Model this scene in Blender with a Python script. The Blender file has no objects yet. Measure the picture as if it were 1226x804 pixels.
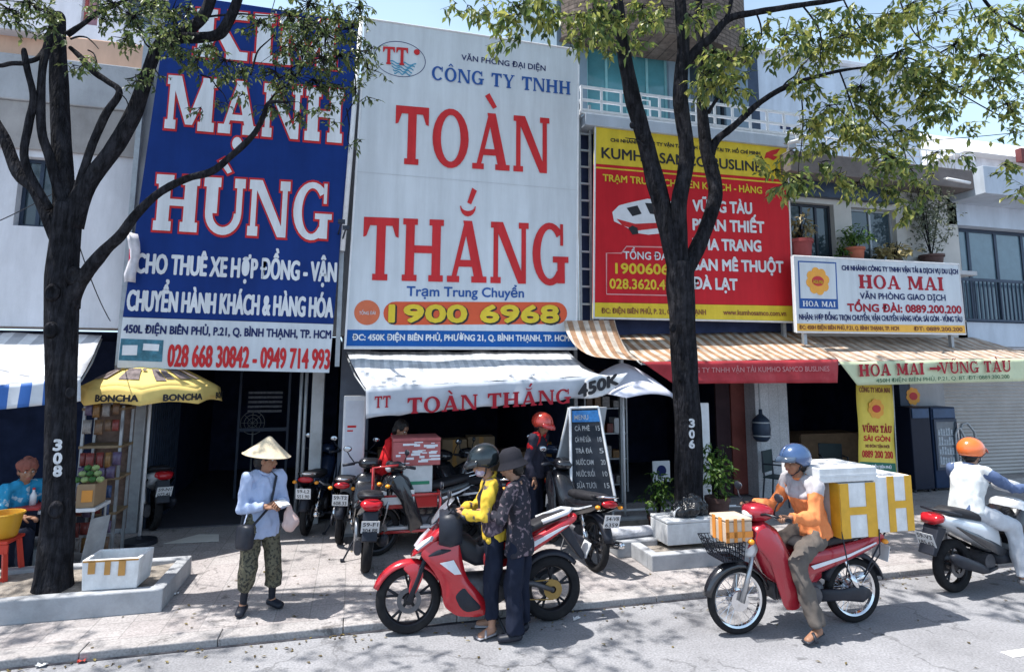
import bpy, bmesh, math, random
from mathutils import Vector as V, Matrix, noise
from math import sin, cos, pi, radians as rad

SC = bpy.context.scene
COL = SC.collection

# ---------------------------------------------------------------- camera
FPX, CX, CY, CAMH = 720.0, 613.0, 346.0, 2.3
_psi, _p, _r = rad(14.6), math.atan(.13), rad(.3)
_Hd = V((sin(_psi), cos(_psi), 0)); _R0 = V((cos(_psi), -sin(_psi), 0)); _Z = V((0, 0, 1))
CF = _Hd*cos(_p) + _Z*sin(_p); _U0 = -_Hd*sin(_p) + _Z*cos(_p)
CR = _R0*cos(_r) + _U0*sin(_r); CU = -_R0*sin(_r) + _U0*cos(_r)
CO = V((0, 0, CAMH))
cd = bpy.data.cameras.new('camera'); cam = bpy.data.objects.new('camera', cd); COL.objects.link(cam)
cam.matrix_world = Matrix(((CR.x, CU.x, -CF.x, 0), (CR.y, CU.y, -CF.y, 0), (CR.z, CU.z, -CF.z, CAMH), (0, 0, 0, 1)))
cd.sensor_fit = 'HORIZONTAL'; cd.sensor_width = 36; cd.lens = 36*FPX/1226; cd.shift_y = -(402-CY)/1226
cd.clip_start = .05; cd.clip_end = 2000
SC.camera = cam

# ---------------------------------------------------------------- light
SUN = V((-.40, .035, 1)).normalized()
w = bpy.data.worlds.new('World'); SC.world = w; w.use_nodes = True
nt = w.node_tree; sk = nt.nodes.new('ShaderNodeTexSky'); sk.sky_type = 'NISHITA'; sk.sun_disc = False
sk.sun_elevation = math.asin(SUN.z); sk.sun_rotation = math.atan2(SUN.x, SUN.y)
sk.air_density = 1.0; sk.dust_density = 2.2; sk.ozone_density = 1.5
tcw = nt.nodes.new('ShaderNodeTexCoord'); cl = nt.nodes.new('ShaderNodeTexNoise'); cl.inputs['Scale'].default_value = 2.2; cl.inputs['Detail'].default_value = 7
mp = nt.nodes.new('ShaderNodeMapping'); mp.inputs['Scale'].default_value = (1, 1, 2.5); nt.links.new(tcw.outputs['Generated'], mp.inputs[0]); nt.links.new(mp.outputs[0], cl.inputs['Vector'])
spw = nt.nodes.new('ShaderNodeSeparateXYZ'); nt.links.new(tcw.outputs['Generated'], spw.inputs[0])
mrw = nt.nodes.new('ShaderNodeMapRange'); mrw.inputs['From Min'].default_value = .25; mrw.inputs['From Max'].default_value = .8; mrw.inputs['To Min'].default_value = 1.; mrw.inputs['To Max'].default_value = .12; nt.links.new(spw.outputs['Z'], mrw.inputs['Value'])
rp = nt.nodes.new('ShaderNodeValToRGB'); rp.color_ramp.elements[0].position = .3; rp.color_ramp.elements[0].color = (.6, .6, .6, 1); rp.color_ramp.elements[1].position = .6; rp.color_ramp.elements[1].color = (.95, .95, .95, 1); nt.links.new(cl.outputs['Fac'], rp.inputs['Fac'])
muw = nt.nodes.new('ShaderNodeMath'); muw.operation = 'MULTIPLY'; nt.links.new(rp.outputs['Color'], muw.inputs[0]); nt.links.new(mrw.outputs['Result'], muw.inputs[1])
mxw = nt.nodes.new('ShaderNodeMix'); mxw.data_type = 'RGBA'; nt.links.new(muw.outputs[0], mxw.inputs['Factor']); nt.links.new(sk.outputs[0], mxw.inputs['A']); mxw.inputs['B'].default_value = (6.3, 8.8, 11.6, 1)
nt.links.new(mxw.outputs['Result'], nt.nodes['Background'].inputs[0]); nt.nodes['Background'].inputs[1].default_value = .10
ld = bpy.data.lights.new('sun', 'SUN'); ld.energy = 5.0; ld.angle = rad(.5); ld.color = (1, .97, .925)
lo = bpy.data.objects.new('sun', ld); COL.objects.link(lo); lo.rotation_euler = SUN.to_track_quat('Z', 'Y').to_euler()
lo.location = (0, 0, 30)
SC.view_settings.view_transform = 'Standard'; SC.view_settings.look = 'None'
SC.view_settings.exposure = 0.66; SC.view_settings.gamma = 1

# ---------------------------------------------------------------- picture -> place helpers
def ray(x, y): return CF + CR*((x-CX)/FPX) + CU*((CY-y)/FPX)
def G(x, y, z=0.06):
    d = ray(x, y); return CO + d*((z-CAMH)/d.z)
def P(x, y, Y):
    d = ray(x, y); return CO + d*(Y/d.y)
def proj(q):
    d = V(q)-CO; k = d.dot(CF)
    return (CX+FPX*d.dot(CR)/k, CY-FPX*d.dot(CU)/k, k)

# ---------------------------------------------------------------- materials
MATS = {}
def M(name, col=(.5, .5, .5), rough=.6, metal=0., var=.12, scale=6., bump=0., bscale=40., dirt=0., dcol=(.09, .08, .07), coat=0., trans=0., alpha=1., spec=None):
    """procedural surface: base colour broken up by two octaves of noise, optional dirt blotches and bump"""
    if name in MATS: return MATS[name]
    m = bpy.data.materials.new(name); m.use_nodes = True; MATS[name] = m
    n = m.node_tree.nodes; L = m.node_tree.links; b = n['Principled BSDF']
    b.inputs['Roughness'].default_value = rough; b.inputs['Metallic'].default_value = metal
    if spec is None: spec = .12 if rough >= .6 else (.3 if rough > .35 else .5)
    b.inputs['Specular IOR Level'].default_value = spec
    if coat: b.inputs['Coat Weight'].default_value = coat; b.inputs['Coat Roughness'].default_value = .08
    if trans: b.inputs['Transmission Weight'].default_value = trans
    tc = n.new('ShaderNodeTexCoord')
    no = n.new('ShaderNodeTexNoise'); no.inputs['Scale'].default_value = scale; no.inputs['Detail'].default_value = 6; no.inputs['Roughness'].default_value = .65
    L.new(tc.outputs['Object'], no.inputs['Vector'])
    cr = n.new('ShaderNodeValToRGB'); L.new(no.outputs['Fac'], cr.inputs['Fac'])
    lo_ = tuple(max(0, c*(1-var)) for c in col); hi = tuple(min(1, c*(1+var)) for c in col)
    cr.color_ramp.elements[0].position = .3; cr.color_ramp.elements[1].position = .7
    cr.color_ramp.elements[0].color = (*lo_, 1); cr.color_ramp.elements[1].color = (*hi, 1)
    out = cr.outputs['Color']
    if dirt:
        n2 = n.new('ShaderNodeTexNoise'); n2.inputs['Scale'].default_value = scale*.35; n2.inputs['Detail'].default_value = 9; n2.inputs['Roughness'].default_value = .75
        L.new(tc.outputs['Object'], n2.inputs['Vector'])
        r2 = n.new('ShaderNodeValToRGB'); r2.color_ramp.elements[0].position = .5; r2.color_ramp.elements[1].position = .72
        r2.color_ramp.elements[1].color = (dirt, dirt, dirt, 1); L.new(n2.outputs['Fac'], r2.inputs['Fac'])
        mx = n.new('ShaderNodeMix'); mx.data_type = 'RGBA'; mx.inputs['B'].default_value = (*dcol, 1)
        L.new(r2.outputs['Color'], mx.inputs['Factor']); L.new(out, mx.inputs['A']); out = mx.outputs['Result']
    L.new(out, b.inputs['Base Color'])
    if bump:
        n3 = n.new('ShaderNodeTexNoise'); n3.inputs['Scale'].default_value = bscale; n3.inputs['Detail'].default_value = 5
        L.new(tc.outputs['Object'], n3.inputs['Vector'])
        bp = n.new('ShaderNodeBump'); bp.inputs['Strength'].default_value = bump; bp.inputs['Distance'].default_value = .02
        L.new(n3.outputs['Fac'], bp.inputs['Height']); L.new(bp.outputs['Normal'], b.inputs['Normal'])
    m['out'] = 1
    return m

def link_in(m, fac_socket, dark, clean=1.):
    """multiply the base colour by a mask: dark where the mask is 0, unchanged where it is 1"""
    n = m.node_tree.nodes; L = m.node_tree.links; b = n['Principled BSDF']; src = b.inputs['Base Color'].links[0].from_socket
    mx = n.new('ShaderNodeMix'); mx.data_type = 'RGBA'; mx.blend_type = 'MULTIPLY'; mx.inputs['Factor'].default_value = 1
    r = n.new('ShaderNodeMapRange'); r.inputs['To Min'].default_value = dark; r.inputs['To Max'].default_value = clean; L.new(fac_socket, r.inputs['Value'])
    L.new(src, mx.inputs['A']); L.new(r.outputs['Result'], mx.inputs['B']); L.new(mx.outputs['Result'], b.inputs['Base Color'])
def streak(m, dark=.78, sx=5., sz=.35, lo=.35, hi=.6):
    """rain streaks and grime runs down a surface"""
    if m.get('streak'): return m
    m['streak'] = 1; n = m.node_tree.nodes; L = m.node_tree.links
    tc = n.new('ShaderNodeTexCoord'); mp = n.new('ShaderNodeMapping'); mp.inputs['Scale'].default_value = (sx, sx, sz); L.new(tc.outputs['Object'], mp.inputs[0])
    no = n.new('ShaderNodeTexNoise'); no.inputs['Scale'].default_value = 1; no.inputs['Detail'].default_value = 7; no.inputs['Roughness'].default_value = .7; L.new(mp.outputs[0], no.inputs['Vector'])
    r = n.new('ShaderNodeMapRange'); r.inputs['From Min'].default_value = lo; r.inputs['From Max'].default_value = hi; L.new(no.outputs['Fac'], r.inputs['Value'])
    link_in(m, r.outputs['Result'], dark); return m
def cracks(m, scale=.8, dark=.45, w=.012):
    n = m.node_tree.nodes; L = m.node_tree.links; tc = n.new('ShaderNodeTexCoord')
    wn = n.new('ShaderNodeTexNoise'); wn.inputs['Scale'].default_value = 2.5; wn.inputs['Detail'].default_value = 5; L.new(tc.outputs['Object'], wn.inputs['Vector'])
    ad = n.new('ShaderNodeMix'); ad.data_type = 'RGBA'; ad.blend_type = 'LINEAR_LIGHT'; ad.inputs['Factor'].default_value = .35; L.new(tc.outputs['Object'], ad.inputs['A']); L.new(wn.outputs['Color'], ad.inputs['B'])
    v = n.new('ShaderNodeTexVoronoi'); v.feature = 'DISTANCE_TO_EDGE'; v.inputs['Scale'].default_value = scale; L.new(ad.outputs['Result'], v.inputs['Vector'])
    r = n.new('ShaderNodeMapRange'); r.inputs['From Max'].default_value = w; L.new(v.outputs['Distance'], r.inputs['Value']); 
    n2 = n.new('ShaderNodeTexNoise'); n2.inputs['Scale'].default_value = .6; n2.inputs['Detail'].default_value = 3; L.new(tc.outputs['Object'], n2.inputs['Vector'])
    r2 = n.new('ShaderNodeMapRange'); r2.inputs['From Min'].default_value = .48; r2.inputs['From Max'].default_value = .54; L.new(n2.outputs['Fac'], r2.inputs['Value'])
    mx = n.new('ShaderNodeMath'); mx.operation = 'MAXIMUM'; L.new(r.outputs['Result'], mx.inputs[0]); L.new(r2.outputs['Result'], mx.inputs[1]); link_in(m, mx.outputs[0], dark)
    sp = n.new('ShaderNodeTexNoise'); sp.inputs['Scale'].default_value = 5.5; sp.inputs['Detail'].default_value = 6; sp.inputs['Roughness'].default_value = .6; L.new(tc.outputs['Object'], sp.inputs['Vector'])
    r3 = n.new('ShaderNodeMapRange'); r3.inputs['From Min'].default_value = .70; r3.inputs['From Max'].default_value = .62; L.new(sp.outputs['Fac'], r3.inputs['Value']); link_in(m, r3.outputs['Result'], .55)
    return m
def M_stripes(name, cols, width, axis='X', rough=.6, wob=.02, offset=0., dirt=0.):
    """fabric or sheet with stripes of real width across one object axis"""
    if name in MATS: return MATS[name]
    m = bpy.data.materials.new(name); m.use_nodes = True; MATS[name] = m
    n = m.node_tree.nodes; L = m.node_tree.links; b = n['Principled BSDF']; b.inputs['Roughness'].default_value = rough
    tc = n.new('ShaderNodeTexCoord'); sp = n.new('ShaderNodeSeparateXYZ'); L.new(tc.outputs['Object'], sp.inputs[0])
    a = n.new('ShaderNodeMath'); a.operation = 'MULTIPLY_ADD'; a.inputs[1].default_value = 1/width; a.inputs[2].default_value = offset+100
    L.new(sp.outputs[axis], a.inputs[0]); fr = n.new('ShaderNodeMath'); fr.operation = 'FRACT'; L.new(a.outputs[0], fr.inputs[0])
    cr = n.new('ShaderNodeValToRGB'); cr.color_ramp.interpolation = 'CONSTANT'
    while len(cr.color_ramp.elements) < len(cols): cr.color_ramp.elements.new(.5)
    t = 0
    for e, (c, wd) in zip(cr.color_ramp.elements, cols):
        e.position = t; e.color = (*c, 1); t += wd
    L.new(fr.outputs[0], cr.inputs['Fac'])
    no = n.new('ShaderNodeTexNoise'); no.inputs['Scale'].default_value = 5; no.inputs['Detail'].default_value = 7; no.inputs['Roughness'].default_value = .7
    L.new(tc.outputs['Object'], no.inputs['Vector'])
    r2 = n.new('ShaderNodeValToRGB'); r2.color_ramp.elements[0].color = (1-dirt,)*3+(1,); r2.color_ramp.elements[0].position = .35; r2.color_ramp.elements[1].position = .6
    L.new(no.outputs['Fac'], r2.inputs['Fac'])
    mx = n.new('ShaderNodeMix'); mx.data_type = 'RGBA'; mx.blend_type = 'MULTIPLY'; mx.inputs['Factor'].default_value = 1
    L.new(cr.outputs['Color'], mx.inputs['A']); L.new(r2.outputs['Color'], mx.inputs['B']); L.new(mx.outputs['Result'], b.inputs['Base Color'])
    return m

def M_leaf(name, c1, c2, c3, scale=3.):
    if name in MATS: return MATS[name]
    m = bpy.data.materials.new(name); m.use_nodes = True; MATS[name] = m
    n = m.node_tree.nodes; L = m.node_tree.links; b = n['Principled BSDF']; b.inputs['Roughness'].default_value = .42
    tc = n.new('ShaderNodeTexCoord'); no = n.new('ShaderNodeTexNoise'); no.inputs['Scale'].default_value = scale; no.inputs['Detail'].default_value = 4
    L.new(tc.outputs['Object'], no.inputs['Vector'])
    g = n.new('ShaderNodeNewGeometry')
    ad = n.new('ShaderNodeMath'); ad.operation = 'MULTIPLY_ADD'; ad.inputs[1].default_value = .5; L.new(g.outputs['Random Per Island'], ad.inputs[0])
    s = n.new('ShaderNodeMath'); s.operation = 'MULTIPLY'; s.inputs[1].default_value = .6; L.new(no.outputs['Fac'], s.inputs[0]); L.new(s.outputs[0], ad.inputs[2])
    cr = n.new('ShaderNodeValToRGB'); cr.color_ramp.elements[0].position = .22; cr.color_ramp.elements[1].position = .8
    cr.color_ramp.elements[0].color = (*c1, 1); cr.color_ramp.elements[1].color = (*c3, 1); e = cr.color_ramp.elements.new(.5); e.color = (*c2, 1)
    L.new(ad.outputs[0], cr.inputs['Fac']); L.new(cr.outputs['Color'], b.inputs['Base Color'])
    tr = n.new('ShaderNodeBsdfTranslucent'); L.new(cr.outputs['Color'], tr.inputs['Color'])
    mx = n.new('ShaderNodeMixShader'); mx.inputs[0].default_value = .48
    L.new(b.outputs[0], mx.inputs[1]); L.new(tr.outputs[0], mx.inputs[2]); L.new(mx.outputs[0], n['Material Output'].inputs[0])
    return m

# ---------------------------------------------------------------- mesh builder
class MB:
    def __init__(s): s.v = []; s.f = []; s.m = []; s.cur = 0; s.T = None; s.marks = []
    def use(s, i): s.cur = i; return s
    def add(s, vs, fs):
        o = len(s.v)
        s.v += [tuple(s.T @ V(p)) if s.T is not None else tuple(p) for p in vs]
        for f in fs: s.f.append([i+o for i in f]); s.m.append(s.cur)
        return s
    def box(s, x0, x1, y0, y1, z0, z1):
        return s.add([(x0, y0, z0), (x1, y0, z0), (x1, y1, z0), (x0, y1, z0), (x0, y0, z1), (x1, y0, z1), (x1, y1, z1), (x0, y1, z1)],
                     [(3, 2, 1, 0), (4, 5, 6, 7), (0, 1, 5, 4), (1, 2, 6, 5), (2, 3, 7, 6), (3, 0, 4, 7)])
    def cbox(s, c, size, rot=None):
        R = rot or Matrix.Identity(3); c = V(c); h = V(size)/2
        vs = [c+R @ V((sx*h.x, sy*h.y, sz*h.z)) for sz in (-1, 1) for sx, sy in ((-1, -1), (1, -1), (1, 1), (-1, 1))]
        return s.add(vs, [(3, 2, 1, 0), (4, 5, 6, 7), (0, 1, 5, 4), (1, 2, 6, 5), (2, 3, 7, 6), (3, 0, 4, 7)])
    def tube(s, pts, r, n=8, cap=True, closed=False, wob=0., squash=None):
        pts = [V(p) for p in pts]; N = len(pts)
        rs = r if isinstance(r, (list, tuple)) else [r]*N
        vs = []; fs = []; prev = None
        for i, p in enumerate(pts):
            if closed: t = pts[(i+1) % N]-pts[i-1]
            else: t = pts[min(i+1, N-1)]-pts[max(i-1, 0)]
            t = t.normalized() if t.length > 1e-9 else V((0, 0, 1))
            if prev is None:
                a = V((0, 0, 1)) if abs(t.z) < .9 else V((1, 0, 0))
                u = t.cross(a).normalized()
            else:
                u = prev - t*prev.dot(t); u = u.normalized() if u.length > 1e-6 else t.orthogonal().normalized()
            prev = u; v = t.cross(u)
            for k in range(n):
                a = 2*pi*k/n; rr = rs[i]
                q = u*cos(a)+v*sin(a)
                if wob: rr *= 1+wob*noise.noise((p+q*rs[i])*V((1, 1, .35)).x*0 + V(((p+q*rs[i]).x*9, (p+q*rs[i]).y*9, (p+q*rs[i]).z*2.2)))
                vs.append(p+q*rr)
        for i in range(N if closed else N-1):
            j = (i+1) % N
            for k in range(n):
                fs.append((i*n+k, i*n+(k+1) % n, j*n+(k+1) % n, j*n+k))
        if cap and not closed:
            fs.append(tuple(range(n-1, -1, -1))); fs.append(tuple((N-1)*n+k for k in range(n)))
        return s.add(vs, fs)
    def loft(s, secs, n=16, e=2.4):
        """secs: (x, y, z, half width (y), half height, pitch) superellipse rings"""
        vs = []; fs = []
        for (x, y, z, hw, hh, pt) in secs:
            nx, nz = -sin(pt), cos(pt)
            for k in range(n):
                a = 2*pi*k/n; c, d = cos(a), sin(a)
                yy = math.copysign(abs(c)**(2/e), c)*hw; hv = math.copysign(abs(d)**(2/e), d)*hh
                vs.append((x+nx*hv, y+yy, z+nz*hv))
        N = len(secs)
        for i in range(N-1):
            for k in range(n): fs.append((i*n+k, i*n+(k+1) % n, (i+1)*n+(k+1) % n, (i+1)*n+k))
        fs.append(tuple(range(n-1, -1, -1))); fs.append(tuple((N-1)*n+k for k in range(n)))
        return s.add(vs, fs)
    def lathe(s, prof, c=(0, 0, 0), axis='Z', n=24, a0=0., a1=2*pi, scale=(1, 1, 1), close=True):
        """prof: (radius, height) along the axis"""
        vs = []; fs = []; c = V(c); full = abs(a1-a0-2*pi) < 1e-6; K = n if full else n+1
        for (r, h) in prof:
            for k in range(K):
                a = a0+(a1-a0)*k/n
                p = (r*cos(a), r*sin(a), h)
                if axis == 'Y': p = (p[0], p[2], p[1])
                if axis == 'X': p = (p[2], p[0], p[1])
                vs.append(c+V((p[0]*scale[0], p[1]*scale[1], p[2]*scale[2])))
        for i in range(len(prof)-1):
            for k in range(n if full else n):
                k2 = (k+1) % K
                fs.append((i*K+k, i*K+k2, (i+1)*K+k2, (i+1)*K+k))
        return s.add(vs, fs)
    def ell(s, c, r, R=None, nu=14, nv=9):
        c = V(c); R = R or Matrix.Identity(3); vs = [c+R @ V((0, 0, -r[2]))]; fs = []
        for i in range(1, nv):
            th = -pi/2+pi*i/nv
            for k in range(nu):
                a = 2*pi*k/nu; vs.append(c+R @ V((r[0]*cos(th)*cos(a), r[1]*cos(th)*sin(a), r[2]*sin(th))))
        vs.append(c+R @ V((0, 0, r[2]))); T = len(vs)-1
        for k in range(nu): fs.append((0, 1+(k+1) % nu, 1+k)); fs.append((T, T-nu+k, T-nu+(k+1) % nu))
        for i in range(nv-2):
            for k in range(nu): fs.append((1+i*nu+k, 1+i*nu+(k+1) % nu, 1+(i+1)*nu+(k+1) % nu, 1+(i+1)*nu+k))
        return s.add(vs, fs)
    def cap(s, p0, p1, r0, r1, side=None, ratio=1., flat=False, n=14):
        """tapered capsule, elliptical if side and ratio are given"""
        p0, p1 = V(p0), V(p1); t = (p1-p0); Ln = t.length; t = t/Ln if Ln > 1e-6 else V((0, 0, 1))
        u = V(side) if side is not None else (V((0, 1, 0)) if abs(t.y) < .9 else V((1, 0, 0)))
        u = (u-t*u.dot(t)).normalized(); v = t.cross(u)
        rings = []
        if flat: rings = [(0, 0.001), (0, r0), (Ln, r1), (Ln, .001)]
        else:
            for i in range(1, 5): a = pi/2*i/4; rings.append((-r0*cos(a), r0*sin(a)))
            for i in range(0, 4): a = pi/2*i/4; rings.append((Ln+r1*sin(a), r1*cos(a)))
            rings = [(-r0, .001)]+rings+[(Ln+r1, .001)]
        vs = []; fs = []
        for h, r in rings:
            for k in range(n):
                a = 2*pi*k/n; vs.append(p0+t*h+u*(r*ratio*cos(a))+v*(r*sin(a)))
        for i in range(len(rings)-1):
            for k in range(n): fs.append((i*n+k, i*n+(k+1) % n, (i+1)*n+(k+1) % n, (i+1)*n+k))
        fs.append(tuple(range(n-1, -1, -1))); fs.append(tuple((len(rings)-1)*n+k for k in range(n)))
        return s.add(vs, fs)
    def prism(s, poly, a0, a1, plane='XZ'):
        """polygon given in a plane, pushed along the third axis from a0 to a1"""
        n = len(poly)
        def q(p, a): return (p[0], a, p[1]) if plane == 'XZ' else ((a, p[0], p[1]) if plane == 'YZ' else (p[0], p[1], a))
        vs = [q(p, a0) for p in poly]+[q(p, a1) for p in poly]
        fs = [tuple(range(n)), tuple(range(2*n-1, n-1, -1))]+[(i, i+n, (i+1) % n+n, (i+1) % n) for i in range(n)]
        return s.add(vs, fs)
    def quad(s, a, b, c, d): return s.add([a, b, c, d], [(0, 1, 2, 3)])
    def sheet(s, rows):
        """grid of points"""
        n = len(rows[0]); vs = [p for r in rows for p in r]
        return s.add(vs, [(i*n+k, i*n+k+1, (i+1)*n+k+1, (i+1)*n+k) for i in range(len(rows)-1) for k in range(n-1)])
    def build(s, name, mats, parent=None, smooth=False, bevel=0., seg=2, solid=0., label=None, fix=True, sub=0):
        if len(s.marks) > 1:
            mk = s.marks+[(len(s.v), len(s.f))]; o = None
            for (v0, f0), (v1, f1) in zip(mk[:-1], mk[1:]):
                t = MB(); t.v = s.v[v0:v1]; t.f = [[i-v0 for i in f] for f in s.f[f0:f1]]; t.m = s.m[f0:f1]
                o = t.build(name, mats, parent, smooth, bevel, seg, solid, label, fix, sub)
            return o
        me = bpy.data.meshes.new(name)
        vs = s.v
        if parent is not None and parent.get('_w'):
            L = world_loc(parent); vs = [(p[0]-L.x, p[1]-L.y, p[2]-L.z) for p in vs]
        me.from_pydata([tuple(p) for p in vs], [], s.f)
        if not isinstance(mats, (list, tuple)): mats = [mats]
        for m in mats: me.materials.append(m)
        if len(mats) > 1: me.polygons.foreach_set('material_index', s.m)
        if fix:
            bm = bmesh.new(); bm.from_mesh(me); bmesh.ops.recalc_face_normals(bm, faces=bm.faces); bm.to_mesh(me); bm.free()
        if smooth: me.polygons.foreach_set('use_smooth', [True]*len(me.polygons))
        me.update()
        o = bpy.data.objects.new(name, me); COL.objects.link(o)
        if parent is not None:
            o.parent = parent
            if parent.get('_w'): o['_w'] = 1; o['_lx'] = tuple(world_loc(parent))
        if solid:
            md = o.modifiers.new('thickness', 'SOLIDIFY'); md.thickness = solid; md.offset = 0
        if bevel:
            md = o.modifiers.new('edge', 'BEVEL'); md.width = bevel; md.segments = seg; md.limit_method = 'ANGLE'; md.angle_limit = rad(40)
        if sub:
            md = o.modifiers.new('sub', 'SUBSURF'); md.levels = sub; md.render_levels = sub
        if smooth and (bevel or smooth == 2):
            try:
                me.set_sharp_from_angle(angle=rad(38))
            except Exception: pass
        if label: o['label'] = label
        return o

def world_loc(o):
    if o.get('_lx') is not None: return V(tuple(o['_lx']))
    return V(o.location)

def thing(name, label, cat, loc=(0, 0, 0), rz=0., group=None, world=True, tilt=None):
    """an Empty at the thing's base; world=True: its parts are given in world coordinates"""
    o = bpy.data.objects.new(name, None); COL.objects.link(o); o.location = loc; o.empty_display_size = .1
    o.rotation_euler = tilt or (0, 0, rz); o['label'] = label; o['category'] = cat
    if group: o['group'] = group
    if world: o['_w'] = 1
    return o
def tag(o, label, cat, group=None):
    o['label'] = label; o['category'] = cat
    if group: o['group'] = group
    return o
def struct(o): o['kind'] = 'structure'; return o
def copy_tree(o, parent=None):
    c = o.copy(); COL.objects.link(c)
    if parent is not None: c.parent = parent
    for ch in list(o.children): copy_tree(ch, c)
    return c
def recentre(o):
    """put a single-mesh thing's origin at its base"""
    me = o.data; xs = [v.co.x for v in me.vertices]; ys = [v.co.y for v in me.vertices]; zs = [v.co.z for v in me.vertices]
    c = V(((min(xs)+max(xs))/2, (min(ys)+max(ys))/2, min(zs)))
    me.transform(Matrix.Translation(-c)); o.location = V(o.location)+c
    return o

# ---------------------------------------------------------------- lettering
_DG = None
def text_mesh(s, bold=0., copies=0):
    c = bpy.data.curves.new('lettering', 'FONT'); c.body = s; c.size = 1; c.offset = bold; c.resolution_u = 3
    o = bpy.data.objects.new('lettering', c); COL.objects.link(o)
    dg = bpy.context.evaluated_depsgraph_get(); me = bpy.data.meshes.new_from_object(o.evaluated_get(dg))
    vs = [tuple(v.co) for v in me.vertices]; fs = [tuple(p.vertices) for p in me.polygons]
    bpy.data.objects.remove(o); bpy.data.curves.remove(c); bpy.data.meshes.remove(me)
    return vs, fs
CAPH = .70
# slab-serif capitals drawn stroke by stroke: list of polygons in a box one unit high
def _arc(cx, cy, rx, ry, tx, ty, a0, a1, n=14):
    out = []
    for i in range(n):
        q = []
        for a in (a0+(a1-a0)*i/n, a0+(a1-a0)*(i+1)/n):
            q.append(((cx+rx*cos(a), cy+ry*sin(a)), (cx+(rx-tx)*cos(a), cy+(ry-ty)*sin(a))))
        out.append([q[0][0], q[1][0], q[1][1], q[0][1]])
    return out
def _rc(x0, y0, x1, y1): return [(x0, y0), (x1, y0), (x1, y1), (x0, y1)]
def slab_glyph(ch, W=.21, S=.07, Hs=.1, thin=.10):
    base = {'À': 'A', 'Ạ': 'A', 'Ắ': 'A', 'Ù': 'U', 'Ũ': 'U', 'Ô': 'O', 'Ă': 'A'}.get(ch, ch)
    def stem(x, lo=True, hi=True, w=W):
        q = [_rc(x, 0, x+w, 1)]
        if lo: q.append(_rc(x-S, 0, x+w+S, Hs))
        if hi: q.append(_rc(x-S, 1-Hs, x+w+S, 1))
        return q
    p = []
    if base == 'T':
        wd = .82; p = stem(wd/2-W/2, True, False)+[_rc(0, 1-.13, wd, 1), [(0, .87), (0, .68), (.07, .7), (.15, .87)], [(wd, .87), (wd-.15, .87), (wd-.07, .7), (wd, .68)]]
    elif base == 'H': wd = .98; p = stem(S)+stem(wd-S-W)+[_rc(S+W, .45, wd-S-W, .57)]
    elif base == 'I': wd = W+2*S; p = stem(S)
    elif base == 'N':
        wd = .98; p = stem(S, True, True, .12)+stem(wd-S-.12, False, True, .12)+[[(S, 1), (S+.24, 1), (wd-S, 0), (wd-S-.2, 0)]]
    elif base == 'M':
        wd = 1.16; p = stem(S, True, False, .13)+stem(wd-S-W, True, False)+[_rc(0, 1-Hs, S+.18, 1), _rc(wd-S-.2, 1-Hs, wd, 1), [(S, 1), (S+.26, 1), (wd/2+.06, .1), (wd/2-.1, .1)], [(wd-S-.24, 1), (wd-S, 1), (wd/2+.06, .1), (wd/2-.08, .1)]]
    elif base == 'A':
        wd = .98; p = [[(.08, 0), (.2, 0), (.54, 1), (.42, 1)], [(.38, 1), (.6, 1), (.92, 0), (.69, 0)], _rc(.24, .25, .74, .36), _rc(0, 0, .3, Hs), _rc(.6, 0, wd, Hs)]
    elif base == 'V':
        wd = .98; p = [[(.08, 1), (.3, 1), (.6, 0), (.42, 0)], [(.78, 1), (.9, 1), (.58, 0), (.46, 0)], _rc(0, 1-Hs, .38, 1), _rc(.68, 1-Hs, wd, 1)]
    elif base == 'Y':
        wd = .94; p = [_rc(.47-W/2, 0, .47+W/2, .45), _rc(.47-W/2-S, 0, .47+W/2+S, Hs), [(.06, 1), (.28, 1), (.56, .42), (.38, .42)], [(.76, 1), (.88, 1), (.56, .42), (.44, .42)], _rc(0, 1-Hs, .36, 1), _rc(.64, 1-Hs, wd, 1)]
    elif base == 'K':
        wd = 1.0; p = stem(S)+[[(S+W, .45), (S+W, .3), (.86, 1), (.7, 1)], [(.38, .55), (.52, .72), (.95, 0), (.68, 0)], _rc(.6, 1-Hs, .96, 1), _rc(.6, 0, wd, Hs)]
    elif base == 'U':
        wd = .96; p = stem(S, False)+stem(wd-S-.13, False, True, .13)
        p = [_rc(S, .36, S+W, 1), _rc(0, 1-Hs, 2*S+W, 1), _rc(wd-S-.13, .36, wd-S, 1), _rc(wd-2*S-.13, 1-Hs, wd, 1)]
        p += _arc(wd/2, .37, wd/2-S, .39, .17, .14, pi, 2*pi)
    elif base == 'O': wd = .92; p = _arc(.46, .5, .46, .52, .21, .11, 0, 2*pi, 26)
    elif base == 'C':
        wd = .88; p = _arc(.46, .5, .46, .52, .21, .11, rad(42), rad(318), 22)+[_rc(.74, .64, .82, 1)]
    elif base == 'G':
        wd = .96; p = _arc(.46, .5, .46, .52, .21, .11, rad(42), rad(318), 22)+[_rc(.74, .64, .82, 1), _rc(.66, .02, .86, .44), _rc(.54, .36, .96, .46)]
    else: wd = .4
    cx = wd/2
    if ch in 'ÀÙ': p.append([(cx-.18, 1.30), (cx-.06, 1.36), (cx+.14, 1.12), (cx+.04, 1.08)])
    if ch == 'Ắ':
        p += _arc(cx, 1.24, .2, .17, .03, .09, pi, 2*pi, 8)
        p.append([(cx-.02, 1.3), (cx+.08, 1.27), (cx+.22, 1.5), (cx+.1, 1.55)])
    if ch == 'Ă': p += _arc(cx, 1.24, .2, .17, .03, .09, pi, 2*pi, 8)
    if ch == 'Ạ': p += [[(cx+.12*cos(a), -.17+.12*sin(a)) for a in [2*pi*k/14 for k in range(14)]]]
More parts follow.
